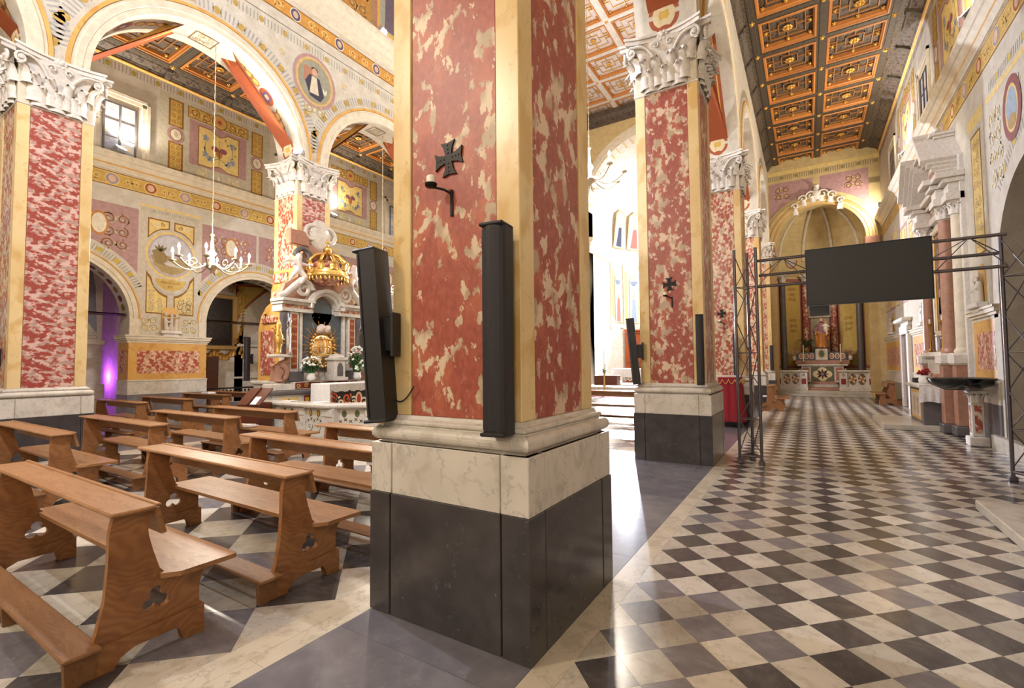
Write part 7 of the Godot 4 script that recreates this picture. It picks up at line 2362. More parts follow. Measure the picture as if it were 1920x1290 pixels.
	b = nets([
		[Vector3(0, 0.0, 0), Vector3(0, 0.0, 0.02), 0.3, 0.3, cl], [Vector3(0.02, 0.05, 0.0), Vector3(0, 0.75, 0.02), 0.29, 0.24, cl], [Vector3(0.14, 0.05, 0.08), Vector3(0.1, 0.6, 0.08), 0.14, 0.16, tu],
		[Vector3(0, 0.75, 0.02), Vector3(0, 1.2, 0.0), 0.24, 0.24, tu], [Vector3(-0.16, 1.22, 0), Vector3(0.16, 1.22, 0), 0.13, 0.13, tu],
		[Vector3(0, 1.28, 0), Vector3(0, 1.42, 0.02), 0.08, 0.075, sk], [Vector3(0, 1.5, 0.03), Vector3(0, 1.58, 0.03), 0.1, 0.105, sk], [Vector3(0, 1.44, 0.09), Vector3(0, 1.38, 0.1), 0.07, 0.03, dk], [Vector3(0, 1.62, -0.02), Vector3(0, 1.5, -0.05), 0.1, 0.09, dk], [Vector3(0, 1.53, 0.13), Vector3(0, 1.5, 0.145), 0.018, 0.02, sk],
		[Vector3(-0.2, 1.2, 0), Vector3(-0.34, 0.95, 0.08), 0.1, 0.09, tu], [Vector3(-0.34, 0.95, 0.08), Vector3(-0.3, 0.78, 0.2), 0.08, 0.05, tu], [Vector3(-0.3, 0.78, 0.2), Vector3(-0.28, 0.74, 0.26), 0.045, 0.035, sk],
		[Vector3(0.2, 1.2, 0), Vector3(0.32, 0.98, 0.1), 0.1, 0.09, cl], [Vector3(0.32, 0.98, 0.1), Vector3(0.22, 0.92, 0.26), 0.08, 0.05, cl],
		[Vector3(-0.3, 0.85, 0.05), Vector3(-0.2, 0.1, 0.05), 0.1, 0.12, cl], [Vector3(0.32, 0.9, 0.05), Vector3(0.3, 0.4, 0.08), 0.09, 0.06, cl], [Vector3(-0.25, 0.85, 0.16), Vector3(0.28, 0.7, 0.16), 0.07, 0.08, cl],
		[Vector3(0.22, 1.02, 0.2), Vector3(0.22, 1.25, 0.18), 0.11, 0.09, wh], [Vector3(0.22, 1.38, 0.18), Vector3(0.22, 1.42, 0.19), 0.075, 0.07, sk], [Vector3(0.22, 1.46, 0.16), Vector3(0.22, 1.44, 0.13), 0.065, 0.06, Color(0.6, 0.42, 0.2)],
		[Vector3(0.2, 1.02, 0.24), Vector3(0.26, 0.78, 0.28), 0.08, 0.04, wh], [Vector3(0.26, 0.78, 0.28), Vector3(0.25, 0.68, 0.27), 0.035, 0.03, sk], [Vector3(0.28, 1.24, 0.18), Vector3(0.4, 1.16, 0.26), 0.045, 0.03, wh], [Vector3(0.15, 1.24, 0.2), Vector3(0.06, 1.22, 0.22), 0.045, 0.03, wh],
		[Vector3(-0.08, 0.0, 0.22), Vector3(-0.1, 0.0, 0.32), 0.055, 0.045, sk], [Vector3(0.1, 0.0, 0.24), Vector3(0.12, 0.0, 0.33), 0.055, 0.045, sk]], 0.035, 0.05)
	obj("figure", b, M.skin, st)
	b = Mb.new(); b.box(Vector3(-0.36, -0.12, -0.32), Vector3(0.36, 0.0, 0.36), 0.03)
	obj("base", b, M.wood_dark, st)
	for s in [-1.0, 1.0]:
		var cx: float = 0.68 + s * 0.86
		candlestick("tall white altar candle on the chapel %s" % ("side near the palm" if s < 0 else "side near the dried grasses"), Vector3(cx + s * 0.02, y + 1.42, -32.0), 0.12, 1.0)
	# palm and dried bouquets
	var pl := thing("potted_palm", "dark green palm fronds in a pot beside the saint statue", "plant", Vector3(-0.05, y + 2.12, -32.75))
	b = Mb.new(); b.lathe([Vector2(0.003, 0), Vector2(0.12, 0), Vector2(0.16, 0.26), Vector2(0.13, 0.26), Vector2(0.003, 0.22)], 12)
	obj("pot", b, M.gilt_dull, pl)
	var g := RandomNumberGenerator.new(); g.seed = 12
	for k in 15:
		var a := TAU * k / 15 + g.randf() * 0.3
		b = Mb.new()
		b.blade(Vector3(0, 0.22, 0), Vector3(cos(a), 0, sin(a)), g.randf_range(0.35, 0.75), 0.11, g.randf_range(0.3, 0.6), 0.12, 5)
		obj("frond", b, M.leaf, pl)
	for s in [-1.0, 1.0]:
		var dr := thing("dried_grasses", "fluffy beige dried grasses at the altar end %s" % ("below the palm" if s < 0 else "before the thick grey column"), "dried flowers", Vector3(0.68 + s * 1.36, y + 1.66, -32.5))
		b = Mb.new(); b.lathe([Vector2(0.003, 0), Vector2(0.09, 0), Vector2(0.11, 0.15), Vector2(0.07, 0.25), Vector2(0.003, 0.25)], 10)
		obj("vase", b, M.pot, dr)
		b = Mb.new()
		for k in 34:
			var a := g.randf() * TAU; var e := g.randf_range(0.4, 1.3)
			var d := Vector3(cos(a) * cos(e), sin(e), sin(a) * cos(e)) * g.randf_range(0.35, 0.6)
			b.tube([Vector3(0, 0.22, 0), Vector3(d.x * 0.5, 0.22 + d.y * 0.6, d.z * 0.5), Vector3(d.x, 0.25 + d.y * 0.8, d.z)], [0.008, 0.02, 0.012], 4)
		obj("plumes", b, M.straw, dr)
	var rc := thing("red_draped_stand", "stand draped in dark red cloth with gold scalloped cord behind second pillar", "draped stand", Vector3(-1.95, 0, -15.2))
	b = Mb.new()
	var P := []
	for i in 33:
		var row := PackedVector3Array()
		var a := TAU * i / 32.0
		var sq := 1.0 / maxf(absf(cos(a)), absf(sin(a)))
		for j in 6:
			var yy := 1.42 - j * 0.25
			var rr := (0.30 + 0.02 * j + (0.025 * sin(i * 2.3) if j > 0 else 0.0)) * minf(sq, 1.25)
			row.append(Vector3(cos(a) * rr, yy, sin(a) * rr))
		P.append(row)
	b.grid(P); b.box(Vector3(-0.31, 1.40, -0.31), Vector3(0.31, 1.43, 0.31), 0.01)
	obj("drape", b, M.cloth_red, rc)
	b = Mb.new()
	for k in 4:
		for e in [[Vector3(1, 0, 0), Vector3(-0.33, 1.38, 0.345)], [Vector3(0, 0, 1), Vector3(0.345, 1.38, -0.33)]]:
			var path := []
			for i in 7: path.append(e[1] + e[0] * (k * 0.165 + i * 0.0275) + Vector3(0, -0.13 * sin(PI * i / 6.0), 0))
			b.tube(path, 0.008, 4)
	obj("gold_cord", b, M.cord, rc)
	for k in 4:
		b = Mb.new(); b.box(Vector3(-0.24 + 0.42 * (k % 2), 0, -0.24 + 0.42 * (k / 2)), Vector3(-0.18 + 0.42 * (k % 2), 0.25, -0.18 + 0.42 * (k / 2)))
		obj("leg", b, M.wood_dark, rc)

# ---------------------------------------------------------------- side altar, font, doors and reliefs on the aisle wall
func relief(label: String, at: Vector3, tr: Transform3D, seed_: int, gilt := false) -> void:
	var o := thing("stone_relief", label, "relief", Vector3.ZERO, 0.0, "carved station reliefs on the aisle walls")
	o.transform = shifted(tr, at)
	var b := Mb.new(); b.box(Vector3(-0.34, -0.02, 0), Vector3(0.34, 0.1, 0.22), 0.02); b.box(Vector3(-0.26, -0.12, 0), Vector3(0.26, 0.0, 0.15), 0.02)
	obj("shelf", b, M.stucco, o)
	b = Mb.new()
	var poly := PackedVector2Array([Vector2(-0.28, 0.1), Vector2(0.28, 0.1), Vector2(0.28, 0.72)])
	for k in 9: poly.append(Vector2(0.28 * cos(PI * k / 8.0), 0.72 + 0.26 * sin(PI * k / 8.0)))
	b.prism(poly, 0, 0.03)
	obj("back_plate", b, M.gilt_dull if gilt else M.gilt_dull, o)
	var c := Color(0.78, 0.74, 0.68)
	var g := RandomNumberGenerator.new(); g.seed = seed_
	var caps := []
	for k in 3:
		var x := -0.15 + 0.15 * k
		var h := 0.5 + g.randf() * 0.12
		var l := g.randf_range(-0.05, 0.05)
		caps.append([Vector3(x, 0.14, 0.1), Vector3(x + l, 0.1 + h * 0.7, 0.1), 0.075, 0.06, c])
		caps.append([Vector3(x + l, 0.16 + h * 0.85, 0.11), Vector3(x + l, 0.2 + h * 0.88, 0.11), 0.045, 0.042, c])
		caps.append([Vector3(x + l, 0.1 + h * 0.62, 0.12), Vector3(x + l + g.randf_range(-0.16, 0.16), 0.1 + h * 0.5, 0.17), 0.032, 0.022, c])
	caps.append([Vector3(-0.2, 0.55, 0.12), Vector3(0.25, 0.62, 0.14), 0.022, 0.022, c])
	obj("figures", nets(caps, 0.022, 0.03), M.skin, o)

func make_right_wall_things() -> void:
	var tr := face_nx()
	# aedicule with painting
	var o := thing("side_altar", "stone aedicule altar with broken pediment framing a tall painting", "altar", Vector3.ZERO)
	o.transform = shifted(tr, Vector3(WALL_R, 0, -17.5))      # x along +z, y up, z out into the aisle
	var B := func(called: String, lo: Vector3, hi: Vector3, m: Material, bev := 0.015) -> void:
		var q := Mb.new(); q.box(lo, hi, bev); obj(called, q, m, o)
	B.call("back_slab", Vector3(-1.9, 0.1, -0.02), Vector3(1.9, 7.0, 0.1), M.stucco)
	for s in [-1.0, 1.0]:
		for q in [[1.2, 0.42, 0.0], [1.66, 0.26, 0.0]]:
			var c: float = s * q[0]
			B.call("pedestal", Vector3(c - 0.21, 0.0, 0), Vector3(c + 0.21, 0.25, q[1] + 0.12), M.grey_marble, 0.03)
			B.call("pedestal", Vector3(c - 0.17, 0.25, 0), Vector3(c + 0.17, 1.75, q[1] + 0.06), M.rose_marble)
			B.call("pedestal", Vector3(c - 0.22, 1.75, 0), Vector3(c + 0.22, 2.05, q[1] + 0.14), M.stucco, 0.05)
			var b := Mb.new(); b.t = Transform3D(Basis(), Vector3(c, 0, q[1] - 0.14))
			b.lathe([Vector2(0.17, 2.05), Vector2(0.19, 2.1), Vector2(0.15, 2.16), Vector2(0.14, 2.2), Vector2(0.125, 5.5), Vector2(0.14, 5.52)], 12)
			obj("column_shaft", b, M.rose_marble if q[0] < 1.4 else M.moulding, o)
			b = Mb.new(); b.t = Transform3D(Basis(), Vector3(c, 0, q[1] - 0.14))
			b.lathe([Vector2(0.13, 5.5), Vector2(0.13, 5.7), Vector2(0.2, 5.86)], 12)
			for e in 8: b.blade(Vector3(cos(e * PI / 4) * 0.13, 5.53, sin(e * PI / 4) * 0.13), Vector3(cos(e * PI / 4), 0, sin(e * PI / 4)), 0.32, 0.12, 0.05, 0.06)
			obj("column_capital", b, M.stucco, o)
			for e in [[5.86, 6.05, 0.1], [6.05, 6.3, 0.05], [6.3, 6.42, 0.16], [6.42, 6.56, 0.3]]:
				B.call("entablature_block", Vector3(c - 0.2 - e[2] * 0.4, e[0], 0), Vector3(c + 0.2 + e[2] * 0.4, e[1], q[1] + e[2]), M.stucco, 0.01)
	for e in [[5.86, 6.05, 0.2], [6.05, 6.3, 0.16], [6.3, 6.42, 0.28], [6.42, 6.56, 0.4]]:
		B.call("entablature", Vector3(-1.5, e[0], 0), Vector3(1.5, e[1], e[2]), M.stucco if e[0] != 6.05 else M.rose_marble, 0.008)
	# attic with a stepped moulded surround and two broken pediment pieces
	B.call("attic", Vector3(-1.15, 6.56, 0), Vector3(1.15, 7.6, 0.16), M.stucco)
	B.call("attic_panel", Vector3(-0.8, 6.7, 0.16), Vector3(0.8, 7.35, 0.19), M.rose_marble)
	for q in 4: B.call("attic_moulding", Vector3(-1.2 - q * 0.04, 7.55 + q * 0.07, 0), Vector3(1.2 + q * 0.04, 7.62 + q * 0.07, 0.24 + q * 0.09), M.stucco, 0.01)
	for s in [-1.0, 1.0]:
		var b := Mb.new()
		for e in [[0.0, 0.1, 0.50], [0.1, 0.2, 0.58], [0.2, 0.3, 0.68], [0.3, 0.42, 0.8]]:
			b.prism(PackedVector2Array([Vector2(s * 1.75, 6.56 + e[0]), Vector2(s * 0.95, 7.55 + e[0]), Vector2(s * 0.95, 7.55 + e[1]), Vector2(s * (1.75 + e[2] * 0.12), 6.56 + e[1])]), 0.0, e[2])
		obj("broken_pediment", b, M.stucco, o)
		b = Mb.new(); scroll_tube(b, Vector3(s * 0.8, 7.85, 0.3), 0.26, 1.4, 0.3, 0.07, Vector3(s, 0, 0), Vector3.UP)
		obj("pediment_scroll", b, M.stucco, o)
	for s in [-1.0, 1.0]: B.call("picture_frame", Vector3(s * 0.9 - 0.09, 2.6, 0.1), Vector3(s * 0.9 + 0.09, 5.68, 0.2), M.moulding, 0.03)
	B.call("picture_frame", Vector3(-0.99, 5.5, 0.1), Vector3(0.99, 5.68, 0.2), M.moulding, 0.03); B.call("picture_frame", Vector3(-0.99, 2.55, 0.1), Vector3(0.99, 2.72, 0.2), M.moulding, 0.03)
	for s in [-1.0, 1.0]: B.call("gilt_fillet", Vector3(s * 0.78 - 0.035, 2.7, 0.1), Vector3(s * 0.78 + 0.035, 5.52, 0.16), M.gilt, 0.01)
	B.call("painting", Vector3(-0.76, 2.72, 0.1), Vector3(0.76, 5.5, 0.13), M.canvas, 0.0)
	var p := Pt.new()      # figures of the painting: robed people under a glowing sky
	for q in [[-0.3, 3.2, 0.3, 1.2, Color(0.36, 0.3, 0.42)], [0.25, 3.3, 0.28, 1.4, Color(0.58, 0.34, 0.24)], [0.0, 4.2, 0.3, 1.0, Color(0.66, 0.52, 0.34)], [-0.45, 2.9, 0.25, 0.8, Color(0.48, 0.42, 0.3)], [0.48, 2.85, 0.2, 0.8, Color(0.3, 0.3, 0.36)]]:
		p.poly(PackedVector2Array([Vector2(q[0] - q[2], q[1]), Vector2(q[0] + q[2], q[1]), Vector2(q[0] + q[2] * 0.5, q[1] + q[3]), Vector2(q[0] - q[2] * 0.5, q[1] + q[3])]), q[4], 0)
		p.disc(q[0], q[1] + q[3] + 0.1, 0.1, 0.13, Color(0.80, 0.62, 0.48), 1, 12)
	paint("painted_figures", p, o, Transform3D(Basis(), Vector3(0, 0, 0.13)))
	B.call("retable_shelf", Vector3(-1.15, 1.95, 0), Vector3(1.15, 2.1, 0.5), M.stucco, 0.04)
	B.call("retable_slab", Vector3(-0.8, 2.12, 0.1), Vector3(0.8, 2.5, 0.14), M.grey_marble)
	B.call("retable_base", Vector3(-1.0, 1.05, 0), Vector3(1.0, 1.95, 0.38), M.white_marble)
	B.call("retable_inlay", Vector3(-0.55, 1.15, 0.38), Vector3(0.55, 1.5, 0.4), M.red_dense)
	# platform and mensa
	var b := Mb.new(); b.box(Vector3(1.7, 0.0, -19.0), Vector3(3.42, 0.15, -16.4), 0.012)
	tag(obj("altar_platform", b, M.grey_white, self), "low marble platform step under the aisle side altar", "platform")
	b = Mb.new(); b.box(Vector3(1.72, 0.0, -8.15), Vector3(3.42, 0.12, -2.0), 0.012)
	tag(obj("door_platform", b, M.grey_white, self), "marble threshold step by the wall nearest the viewer", "platform")
	var t := thing("side_altar_table", "veined marble altar table with yellow inlaid front below painting", "altar", Vector3.ZERO)
	t.transform = shifted(tr, Vector3(WALL_R - 0.4, 0.15, -17.55))
	b = Mb.new(); b.box(Vector3(-0.9, 0, -0.1), Vector3(0.95, 0.98, 0.42), 0.012)
	obj("body", b, M.grey_marble, t)
	b = Mb.new(); b.box(Vector3(-1.02, 0.98, -0.12), Vector3(1.02, 1.06, 0.52), 0.02)
	obj("mensa", b, M.white_marble, t)
	p = Pt.new()
	p.rect(-0.7, 0.1, 0.7, 0.9, Color(0.80, 0.62, 0.3), 0); p.rect(-0.6, 0.18, 0.6, 0.82, Color(0.78, 0.74, 0.68), 1); p.foliage(-0.5, 0.25, 0.5, 0.75, Color(0.56, 0.26, 0.18), Color(0.8, 0.66, 0.3), 2, 2, 4)
	paint("inlaid_front", p, t, Transform3D(Basis(), Vector3(0, 0, 0.42)), M.inlay)
	b = Mb.new()      # white cloth over the near end
	b.box(Vector3(-1.03, 1.06, -0.1), Vector3(1.05, 1.072, 0.5), 0.004)
	var P := []
	for i in 15:
		var row := PackedVector3Array()
		for j in 5: row.append(Vector3(1.04 + 0.012 * sin(i * 1.7) * j * 0.4, 1.07 - j * 0.115 - 0.02 * sin(i * 0.5), -0.1 + i * 0.043))
		P.append(row)
	b.grid(P)
	obj("cloth", b, M.cloth_white, t)
	for s in [-1.0, 1.0]:
		candlestick("gilt candlestick on the side altar's shelf, the one %s" % ("farther from the viewer" if s < 0 else "beside the black basin"), Vector3(WALL_R - 0.33, 2.1, -17.5 + s * 0.75), 0.85, 0.12)
	var pn := bouquet("potted_poinsettia", "red poinsettia in a white pot on the side altar", Vector3(2.72, 1.22, -17.2), 0.17, 0.2, M.petal_red, M.petal_red, 10, 6)
	pn.set_meta("category", "plant")
	b = Mb.new(); b.box(Vector3(-0.1, 0, -0.2), Vector3(0.1, 0.14, 0.2), 0.01)
	tag(obj("dark_box", b, M.black, self, Transform3D(Basis(), Vector3(2.75, 1.22, -18.3))), "small dark box at the far end of the side altar", "box")
	# font
	var f := thing("holy_water_font", "wide black stone basin on an inlaid column by the wall", "font", Vector3(3.1, 0, -14.2))
	b = Mb.new(); b.t = Transform3D(Basis(), Vector3(-0.25, 0, 0.1))
	b.lathe([Vector2(0.01, 1.2), Vector2(0.3, 1.22), Vector2(0.5, 1.32), Vector2(0.56, 1.38), Vector2(0.56, 1.42), Vector2(0.58, 1.44), Vector2(0.58, 1.48), Vector2(0.5, 1.48), Vector2(0.42, 1.4), Vector2(0.01, 1.36)], 28)
	obj("basin", b, M.basin, f)
	b = Mb.new(); b.box(Vector3(-0.17, 0, -0.17), Vector3(0.17, 0.2, 0.17), 0.02); b.box(Vector3(-0.11, 0.2, -0.11), Vector3(0.11, 0.95, 0.11), 0.02); b.box(Vector3(-0.16, 1.14, -0.16), Vector3(0.16, 1.22, 0.16), 0.02)
	obj("column", b, M.stucco, f)
	b = Mb.new(); b.box(Vector3(-0.115, 0.28, -0.06), Vector3(0.115, 0.88, 0.06)); b.box(Vector3(-0.06, 0.28, -0.115), Vector3(0.06, 0.88, 0.115))
	obj("inlay", b, M.red_dense, f)
	b = Mb.new()
	for e in 8: b.blade(Vector3(cos(e * PI / 4) * 0.1, 0.94, sin(e * PI / 4) * 0.1), Vector3(cos(e * PI / 4), 0, sin(e * PI / 4)), 0.24, 0.1, 0.04, 0.05)
	obj("capital", b, M.stucco, f)
	relief("carved stone relief of figures on pier between font and gate arch", Vector3(WALL_R, 3.05, -14.6), tr, 3)
	relief("carved stone relief on the wall past the side altar", Vector3(WALL_R, 3.05, -20.7), tr, 5)
	relief("small carved relief on the wall next to the chapel", Vector3(WALL_R, 3.1, -27.6), tr, 7)
	relief("carved figure relief on gilt arched plate above the yellow pier", Vector3(WALL_L, 3.12, -8.06), face_px(), 9, true)
	# doors
	var d := Node3D.new(); d.name = numbered("door_1"); add_child(d, true); tag(d, "dark wooden lattice gate set in the deep arch of the aisle wall", "", "", "structure")
	d.transform = shifted(tr, Vector3(WALL_R, 0, -11.3))
	b = Mb.new(); b.box(Vector3(-2.3, 0, -0.85), Vector3(2.3, 6, -0.8))
	obj("dark_backing", b, M.wood_gate, d)
	b = Mb.new()
	for x in [-2.0, -1.0, 0.0, 1.0, 2.0]: b.box(Vector3(x - 0.07, 0, -0.6), Vector3(x + 0.07, 4.4, -0.48), 0.01)
	for y2 in [0.1, 1.2, 2.3, 3.4, 4.4]: b.box(Vector3(-2.1, y2 - 0.07, -0.62), Vector3(2.1, y2 + 0.07, -0.47), 0.01)
	obj("gate_frame", b, M.wood_gate, d)
	for i in 4:
		for j in 4:
			b = Mb.new()
			var x0 := -2.0 + i; var y0: float = [0.1, 1.2, 2.3, 3.4][j]
			b.rod(Vector3(x0, y0, -0.54), Vector3(x0 + 1, y0 + 1.1, -0.54), 0.035, 4); b.rod(Vector3(x0 + 1, y0, -0.54), Vector3(x0, y0 + 1.1, -0.54), 0.035, 4)
			obj("lattice", b, M.wood_gate, d)
	d = Node3D.new(); d.name = numbered("door_2"); add_child(d, true); tag(d, "narrow white framed doorway with brown door near the chapel", "", "", "structure")
	d.transform = shifted(tr, Vector3(WALL_R, 0, -24.3))
	b = Mb.new(); b.box(Vector3(-0.62, 0, -0.02), Vector3(0.62, 2.95, 0.03))
	obj("door_leaf", b, M.wood_dark, d)
	b = Mb.new()
	for s in [-1.0, 1.0]: b.box(Vector3(s * 0.78 - 0.18, 0, 0), Vector3(s * 0.78 + 0.18, 3.1, 0.14), 0.02)
	b.box(Vector3(-0.96, 2.92, 0), Vector3(0.96, 3.25, 0.16), 0.02); b.box(Vector3(-1.0, 3.25, 0), Vector3(1.0, 3.4, 0.12)); b.box(Vector3(-1.1, 3.4, 0), Vector3(1.1, 3.55, 0.32), 0.03)
	obj("door_frame", b, M.stucco, d)
	b = Mb.new(); b.ball(Vector3(0.48, 1.1, 0.06), Vector3(0.03, 0.03, 0.03), 8, 5)
	obj("door_knob", b, M.brass, d)

func make_presbytery_things() -> void:
	var t := thing("high_altar", "white altar table with lace front shining in the presbytery", "altar", Vector3(-10.2, 0.45, -31.2))
	var b := Mb.new(); b.box(Vector3(-1.1, 0.98, -0.5), Vector3(1.1, 1.08, 0.5), 0.02); b.box(Vector3(-1.12, 0.5, 0.49), Vector3(1.12, 1.0, 0.52), 0.008)
	obj("table_top", b, M.cloth_white, t)
	for s in [-1.0, 1.0]:
		b = Mb.new(); b.box(Vector3(s * 0.8 - 0.15, 0, -0.35), Vector3(s * 0.8 + 0.15, 0.98, 0.35), 0.03)
		obj("support", b, M.white_marble, t)
	b = Mb.new()
	for k in 4: scroll_tube(b, Vector3(-0.45 + k * 0.3, 0.4, 0.3), 0.17, 1.3, 0.5 * k, 0.035, Vector3(1, 0, 0), Vector3.UP)
	obj("carved_front", b, M.white_marble, t)
	var d := thing("low_desk", "low dark wooden desk beside the white altar table", "desk", Vector3(-11.5, 0.45, -30.4))
	b = Mb.new(); b.box(Vector3(-0.8, 0, -0.3), Vector3(0.8, 0.6, 0.3), 0.01)
	obj("body", b, M.wood_dark, d)
	b = Mb.new(); b.box(Vector3(-0.5, 0.6, -0.3), Vector3(0.85, 0.66, 0.33), 0.01)
	obj("runner", b, M.cloth_white, d)
	var c := thing("paschal_candle", "tall white paschal candle on a flower-wreathed stand", "candle", Vector3(-10.0, 0, -26.0))
	b = Mb.new(); b.lathe([Vector2(0.003, 0), Vector2(0.22, 0), Vector2(0.22, 0.05), Vector2(0.06, 0.15), Vector2(0.05, 0.5), Vector2(0.09, 0.6), Vector2(0.05, 0.7), Vector2(0.045, 1.3), Vector2(0.1, 1.4), Vector2(0.003, 1.42)], 10)
	obj("stand", b, M.gilt_dull, c)
	b = Mb.new(); b.lathe([Vector2(0.045, 1.4), Vector2(0.045, 2.6), Vector2(0.003, 2.62)], 10)
	obj("candle", b, M.wax, c)
	var g := RandomNumberGenerator.new(); g.seed = 9
	b = Mb.new()
	for k in 40:
		var a := g.randf() * TAU
		b.blade(Vector3(cos(a) * 0.05, 1.3 + g.randf() * 0.4, sin(a) * 0.05), Vector3(cos(a), 0, sin(a)), g.randf_range(-0.2, 0.25), 0.08, 0.16, 0.05, 1)
	obj("greenery", b, M.leaf_pale, c)
	# celebrant's chair
	var ch := thing("red_chair", "red upholstered chair behind the white altar table", "chair", Vector3(-9.1, 0.45, -31.6))
	b = Mb.new(); b.box(Vector3(-0.3, 0.4, -0.3), Vector3(0.3, 0.5, 0.3), 0.03)
	obj("seat", b, M.cloth_red, ch)
	b = Mb.new(); b.box(Vector3(-0.3, 0.5, -0.32), Vector3(0.3, 1.3, -0.24), 0.03)
	obj("backrest", b, M.cloth_red, ch)
	for k in 4:
		b = Mb.new(); b.box(Vector3(-0.28 + 0.5 * (k % 2), 0, -0.28 + 0.5 * (k / 2)), Vector3(-0.22 + 0.5 * (k % 2), 0.4, -0.22 + 0.5 * (k / 2)))
		obj("leg", b, M.gilt_dull, ch)

func make_pillars() -> void:
	var nm := ["rearmost", "near", "second", "third", "fourth", "last"]
	var zr := [3.3, -3.28, -9.86, -16.45, -23.03, -29.6]
	var lab := ["red and yellow marble pillar behind the viewer on the aisle side", "large near pillar with sparse cream flakes in red marble", "second pillar of the aisle arcade, patched red marble with dark cross", "third pillar of the aisle arcade behind the truss post", "fourth slender-looking pillar of the aisle arcade", "last pillar of the aisle arcade next to the chapel"]
	for k in 6:
		make_pillar(lab[k], Vector3(NAVE_R, 0, zr[k]), [[M.red_sparse, M.red_mid, M.red_sparse, M.red_sparse], [M.red_sparse, M.red_mid, M.red_sparse, M.red_sparse], [M.red_mid, M.red_mid, M.red_mid, M.red_mid], [M.red_dense, M.red_dense, M.red_mid, M.red_mid], [M.red_dense, M.red_dense, M.red_dense, M.red_dense], [M.red_dense, M.red_dense, M.red_dense, M.red_dense]][k])
	var zl := [2.92, -3.18, -9.28, -15.38, -21.48, -27.58]
	lab = ["marble pillar of the far arcade outside the picture's edge", "far pillar with streaky lilac-flecked red marble behind the pews", "far pillar rising behind the crowned altar", "far arcade pillar beyond the crowned altar", "far arcade pillar two bays past the crowned altar", "farthest pillar of the far arcade near the presbytery"]
	for k in 6:
		make_pillar(lab[k], Vector3(NAVE_L, 0, zl[k]), [M.red_dense, M.red_lilac, M.red_mid, M.red_mid])

func _ready() -> void:
	# camera
	var yaw := 0.5592; var pitch := 0.0436; var roll := -0.009
	var f := Vector3(-sin(yaw) * cos(pitch), sin(pitch), -cos(yaw) * cos(pitch))
	var r := Vector3(cos(yaw), 0, -sin(yaw))
	var u := r.cross(f)
	var r2 := r * cos(roll) + u * sin(roll)
	var u2 := u * cos(roll) - r * sin(roll)
	cam_t = Transform3D(Basis(r2, u2, -f), Vector3(0, 1.86, 0))
	var cam := Camera3D.new()
	cam.name = "camera"
	cam.transform = cam_t
	cam.fov = rad_to_deg(2.0 * atan(645.0 / 884.92))
	cam.near = 0.05
	cam.far = 200.0
	add_child(cam)
	cam.current = true
	# surroundings: night outside, all light comes from lamps
	var env := Environment.new()
	env.background_mode = Environment.BG_COLOR
	env.background_color = Color(0.01, 0.012, 0.02)
	env.tonemap_mode = Environment.TONE_MAPPER_LINEAR
	env.tonemap_exposure = EXPOSURE
	env.sdfgi_enabled = true
	env.ssao_enabled = true
	env.ssil_enabled = true
	var we := WorldEnvironment.new()
	we.name = "environment"
	we.environment = env
	add_child(we)
	make_materials()
	M.lettering = mat(srgb(120, 86, 34), 0.7)
	M.oval = mat(srgb(255, 232, 190), 0.06, 1.0)
	make_lights()
	make_floor()
	make_arcade(true)
	make_arcade(false)
	make_side_wall(true)
	make_side_wall(false)
	make_ceiling("ceiling_aisle_right", "dark carved coffered wooden ceiling with gilt rosettes over the near aisle", [-1.22, 0.75, 2.68], 7.15, 2.0, 19, 12.9, -1.63, 3.4, false, 9.0, -30.0)
	make_ceiling("ceiling_aisle_left", "dark carved coffered wooden ceiling over the far aisle", [-19.45, -17.2, -14.95], 7.3, 2.15, 18, 12.9, -20.0, -14.4, false, 9.0, -30.0)
	make_ceiling("ceiling_nave", "pale lilac and white coffered ceiling high over the nave", [-12.6, -10.3, -8.0, -5.7, -3.4], 8.0, 2.3, 17, 18.9, -13.25, -2.78, true, 9.0, -30.0)
	make_ends()
	make_chapels()
	make_pillars()
	make_pews()
	make_pillar_fittings()
	make_tv()
	make_crowned_altar()
	make_balustrade()
	make_chapel_altar()
	make_right_wall_things()
	make_presbytery_things()

const EXPOSURE := 0.56

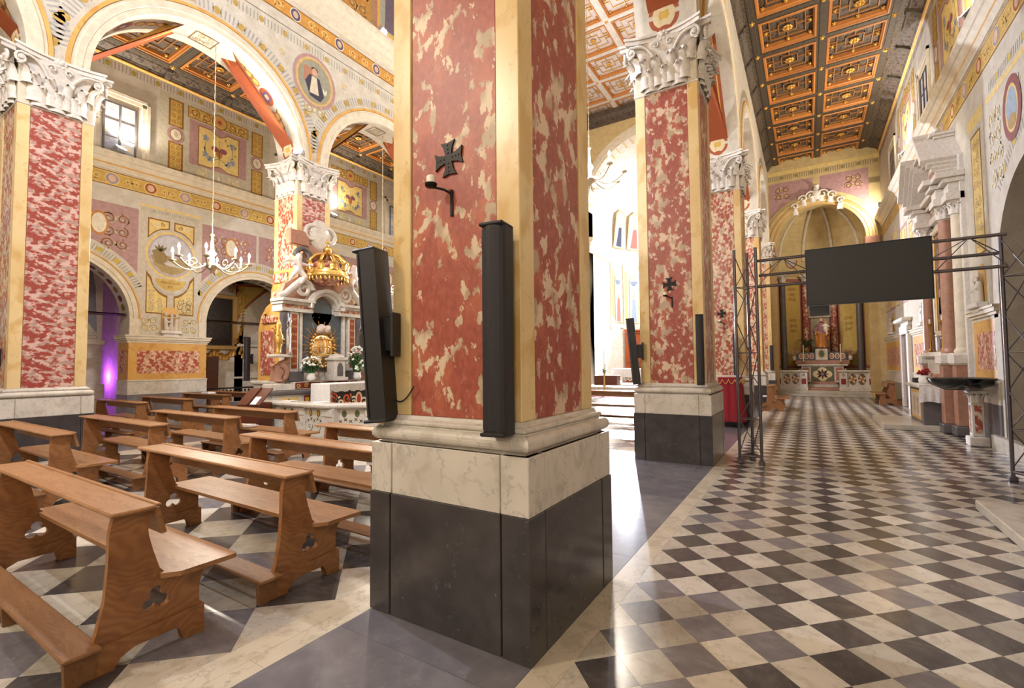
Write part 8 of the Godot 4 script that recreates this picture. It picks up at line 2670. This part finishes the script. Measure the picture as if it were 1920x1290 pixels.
func make_lights() -> void:
	var warm := srgb(255, 241, 222)
	var cold := srgb(232, 238, 255)
	make_chandelier("brass chandelier of glowing candle bulbs hanging under the far arcade arch", Vector3(-13.83, 4.75, -6.55), 0.9, 10.8, 30.0)
	make_chandelier("chandelier glimpsed beside the leaning loudspeaker under the next far arch", Vector3(-13.83, 4.9, -12.7), 0.9, 10.8, 30.0)
	make_chandelier("large nave chandelier partly hidden behind the near pillar", Vector3(-8.0, 10.2, -19.4), 1.5, 18.9, 90.0)
	make_chandelier("unseen nave chandelier behind the viewer, placed to light the pillar fronts", Vector3(-8.0, 8.5, 4.6), 1.5, 18.9, 95.0)  # out of view; placed to light the pillar faces towards the viewer
	make_chandelier("added fill chandelier in the near aisle behind the viewer", Vector3(0.9, 5.5, 4.0), 0.9, 12.9, 30.0)  # added out of view as soft fill for near pillar and aisle floor
	make_flood("dazzling floodlight on top of the choir stalls in the apse", Vector3(-12.0, 4.5, -35.2), Vector3(-3.0, 0.5, -8.0), cold, 900.0, 60.0, 0.1)
	make_flood("unseen floodlight on the apse cornice behind the chancel pier, placed to light the apse", Vector3(-3.8, 10.6, -32.0), Vector3(-12.0, 8.0, -36.0), cold, 300.0, 80.0)  # out of view; placed to brighten the apse
	make_flood("unseen floodlight on the far nave cornice opposite the near pillar, lighting the aisle floor", Vector3(-13.0, 14.06, -4.3), Vector3(-3.0, 0.0, -6.5), cold, 420.0, 75.0)  # out of view; lights the aisle floor past the near pillar
	make_flood("silver floodlight on the nave cornice beside the painted saints", Vector3(-13.0, 14.06, -11.95), Vector3(-4.0, 2.0, -14.0), cold, 260.0, 75.0)
	make_flood("silver cylindrical floodlight standing on the capital behind crowned altar", Vector3(-13.25, 8.33, -8.72), Vector3(-9, 12, -2.0), warm, 60.0, 75.0)
	make_flood("floodlight on the aisle cornice above the gate arch", Vector3(3.2, 9.2, -13.8), Vector3(0.4, 13.0, -15.0), warm, 60.0, 80.0)
	make_flood("floodlight on the aisle cornice past the side altar", Vector3(3.2, 9.2, -21.9), Vector3(0.4, 13.0, -23.0), warm, 45.0, 80.0)
	make_flood("floodlight on the aisle cornice nearest the chapel", Vector3(3.2, 9.2, -28.6), Vector3(0.4, 9.0, -31.0), warm, 24.0, 80.0)
	make_flood("floodlight lying on the far aisle ledge below the painted window", Vector3(-19.8, 9.2, -6.4), Vector3(-17.0, 13.0, -7.5), warm, 45.0, 80.0)
	make_flood("floodlight on the far aisle ledge two bays along, placed to light the ceiling", Vector3(-19.8, 9.2, -15.0), Vector3(-17.0, 13.0, -15.0), warm, 45.0, 80.0)  # placed to light the far aisle ceiling farther along
	make_flood("unseen floodlight high on the near side of the nave behind the viewer, placed to light the far arcade", Vector3(-3.0, 14.1, 3.0), Vector3(-16.0, 7.0, -9.0), cold, 330.0, 60.0)  # out of view; placed to light the far arcade and wall
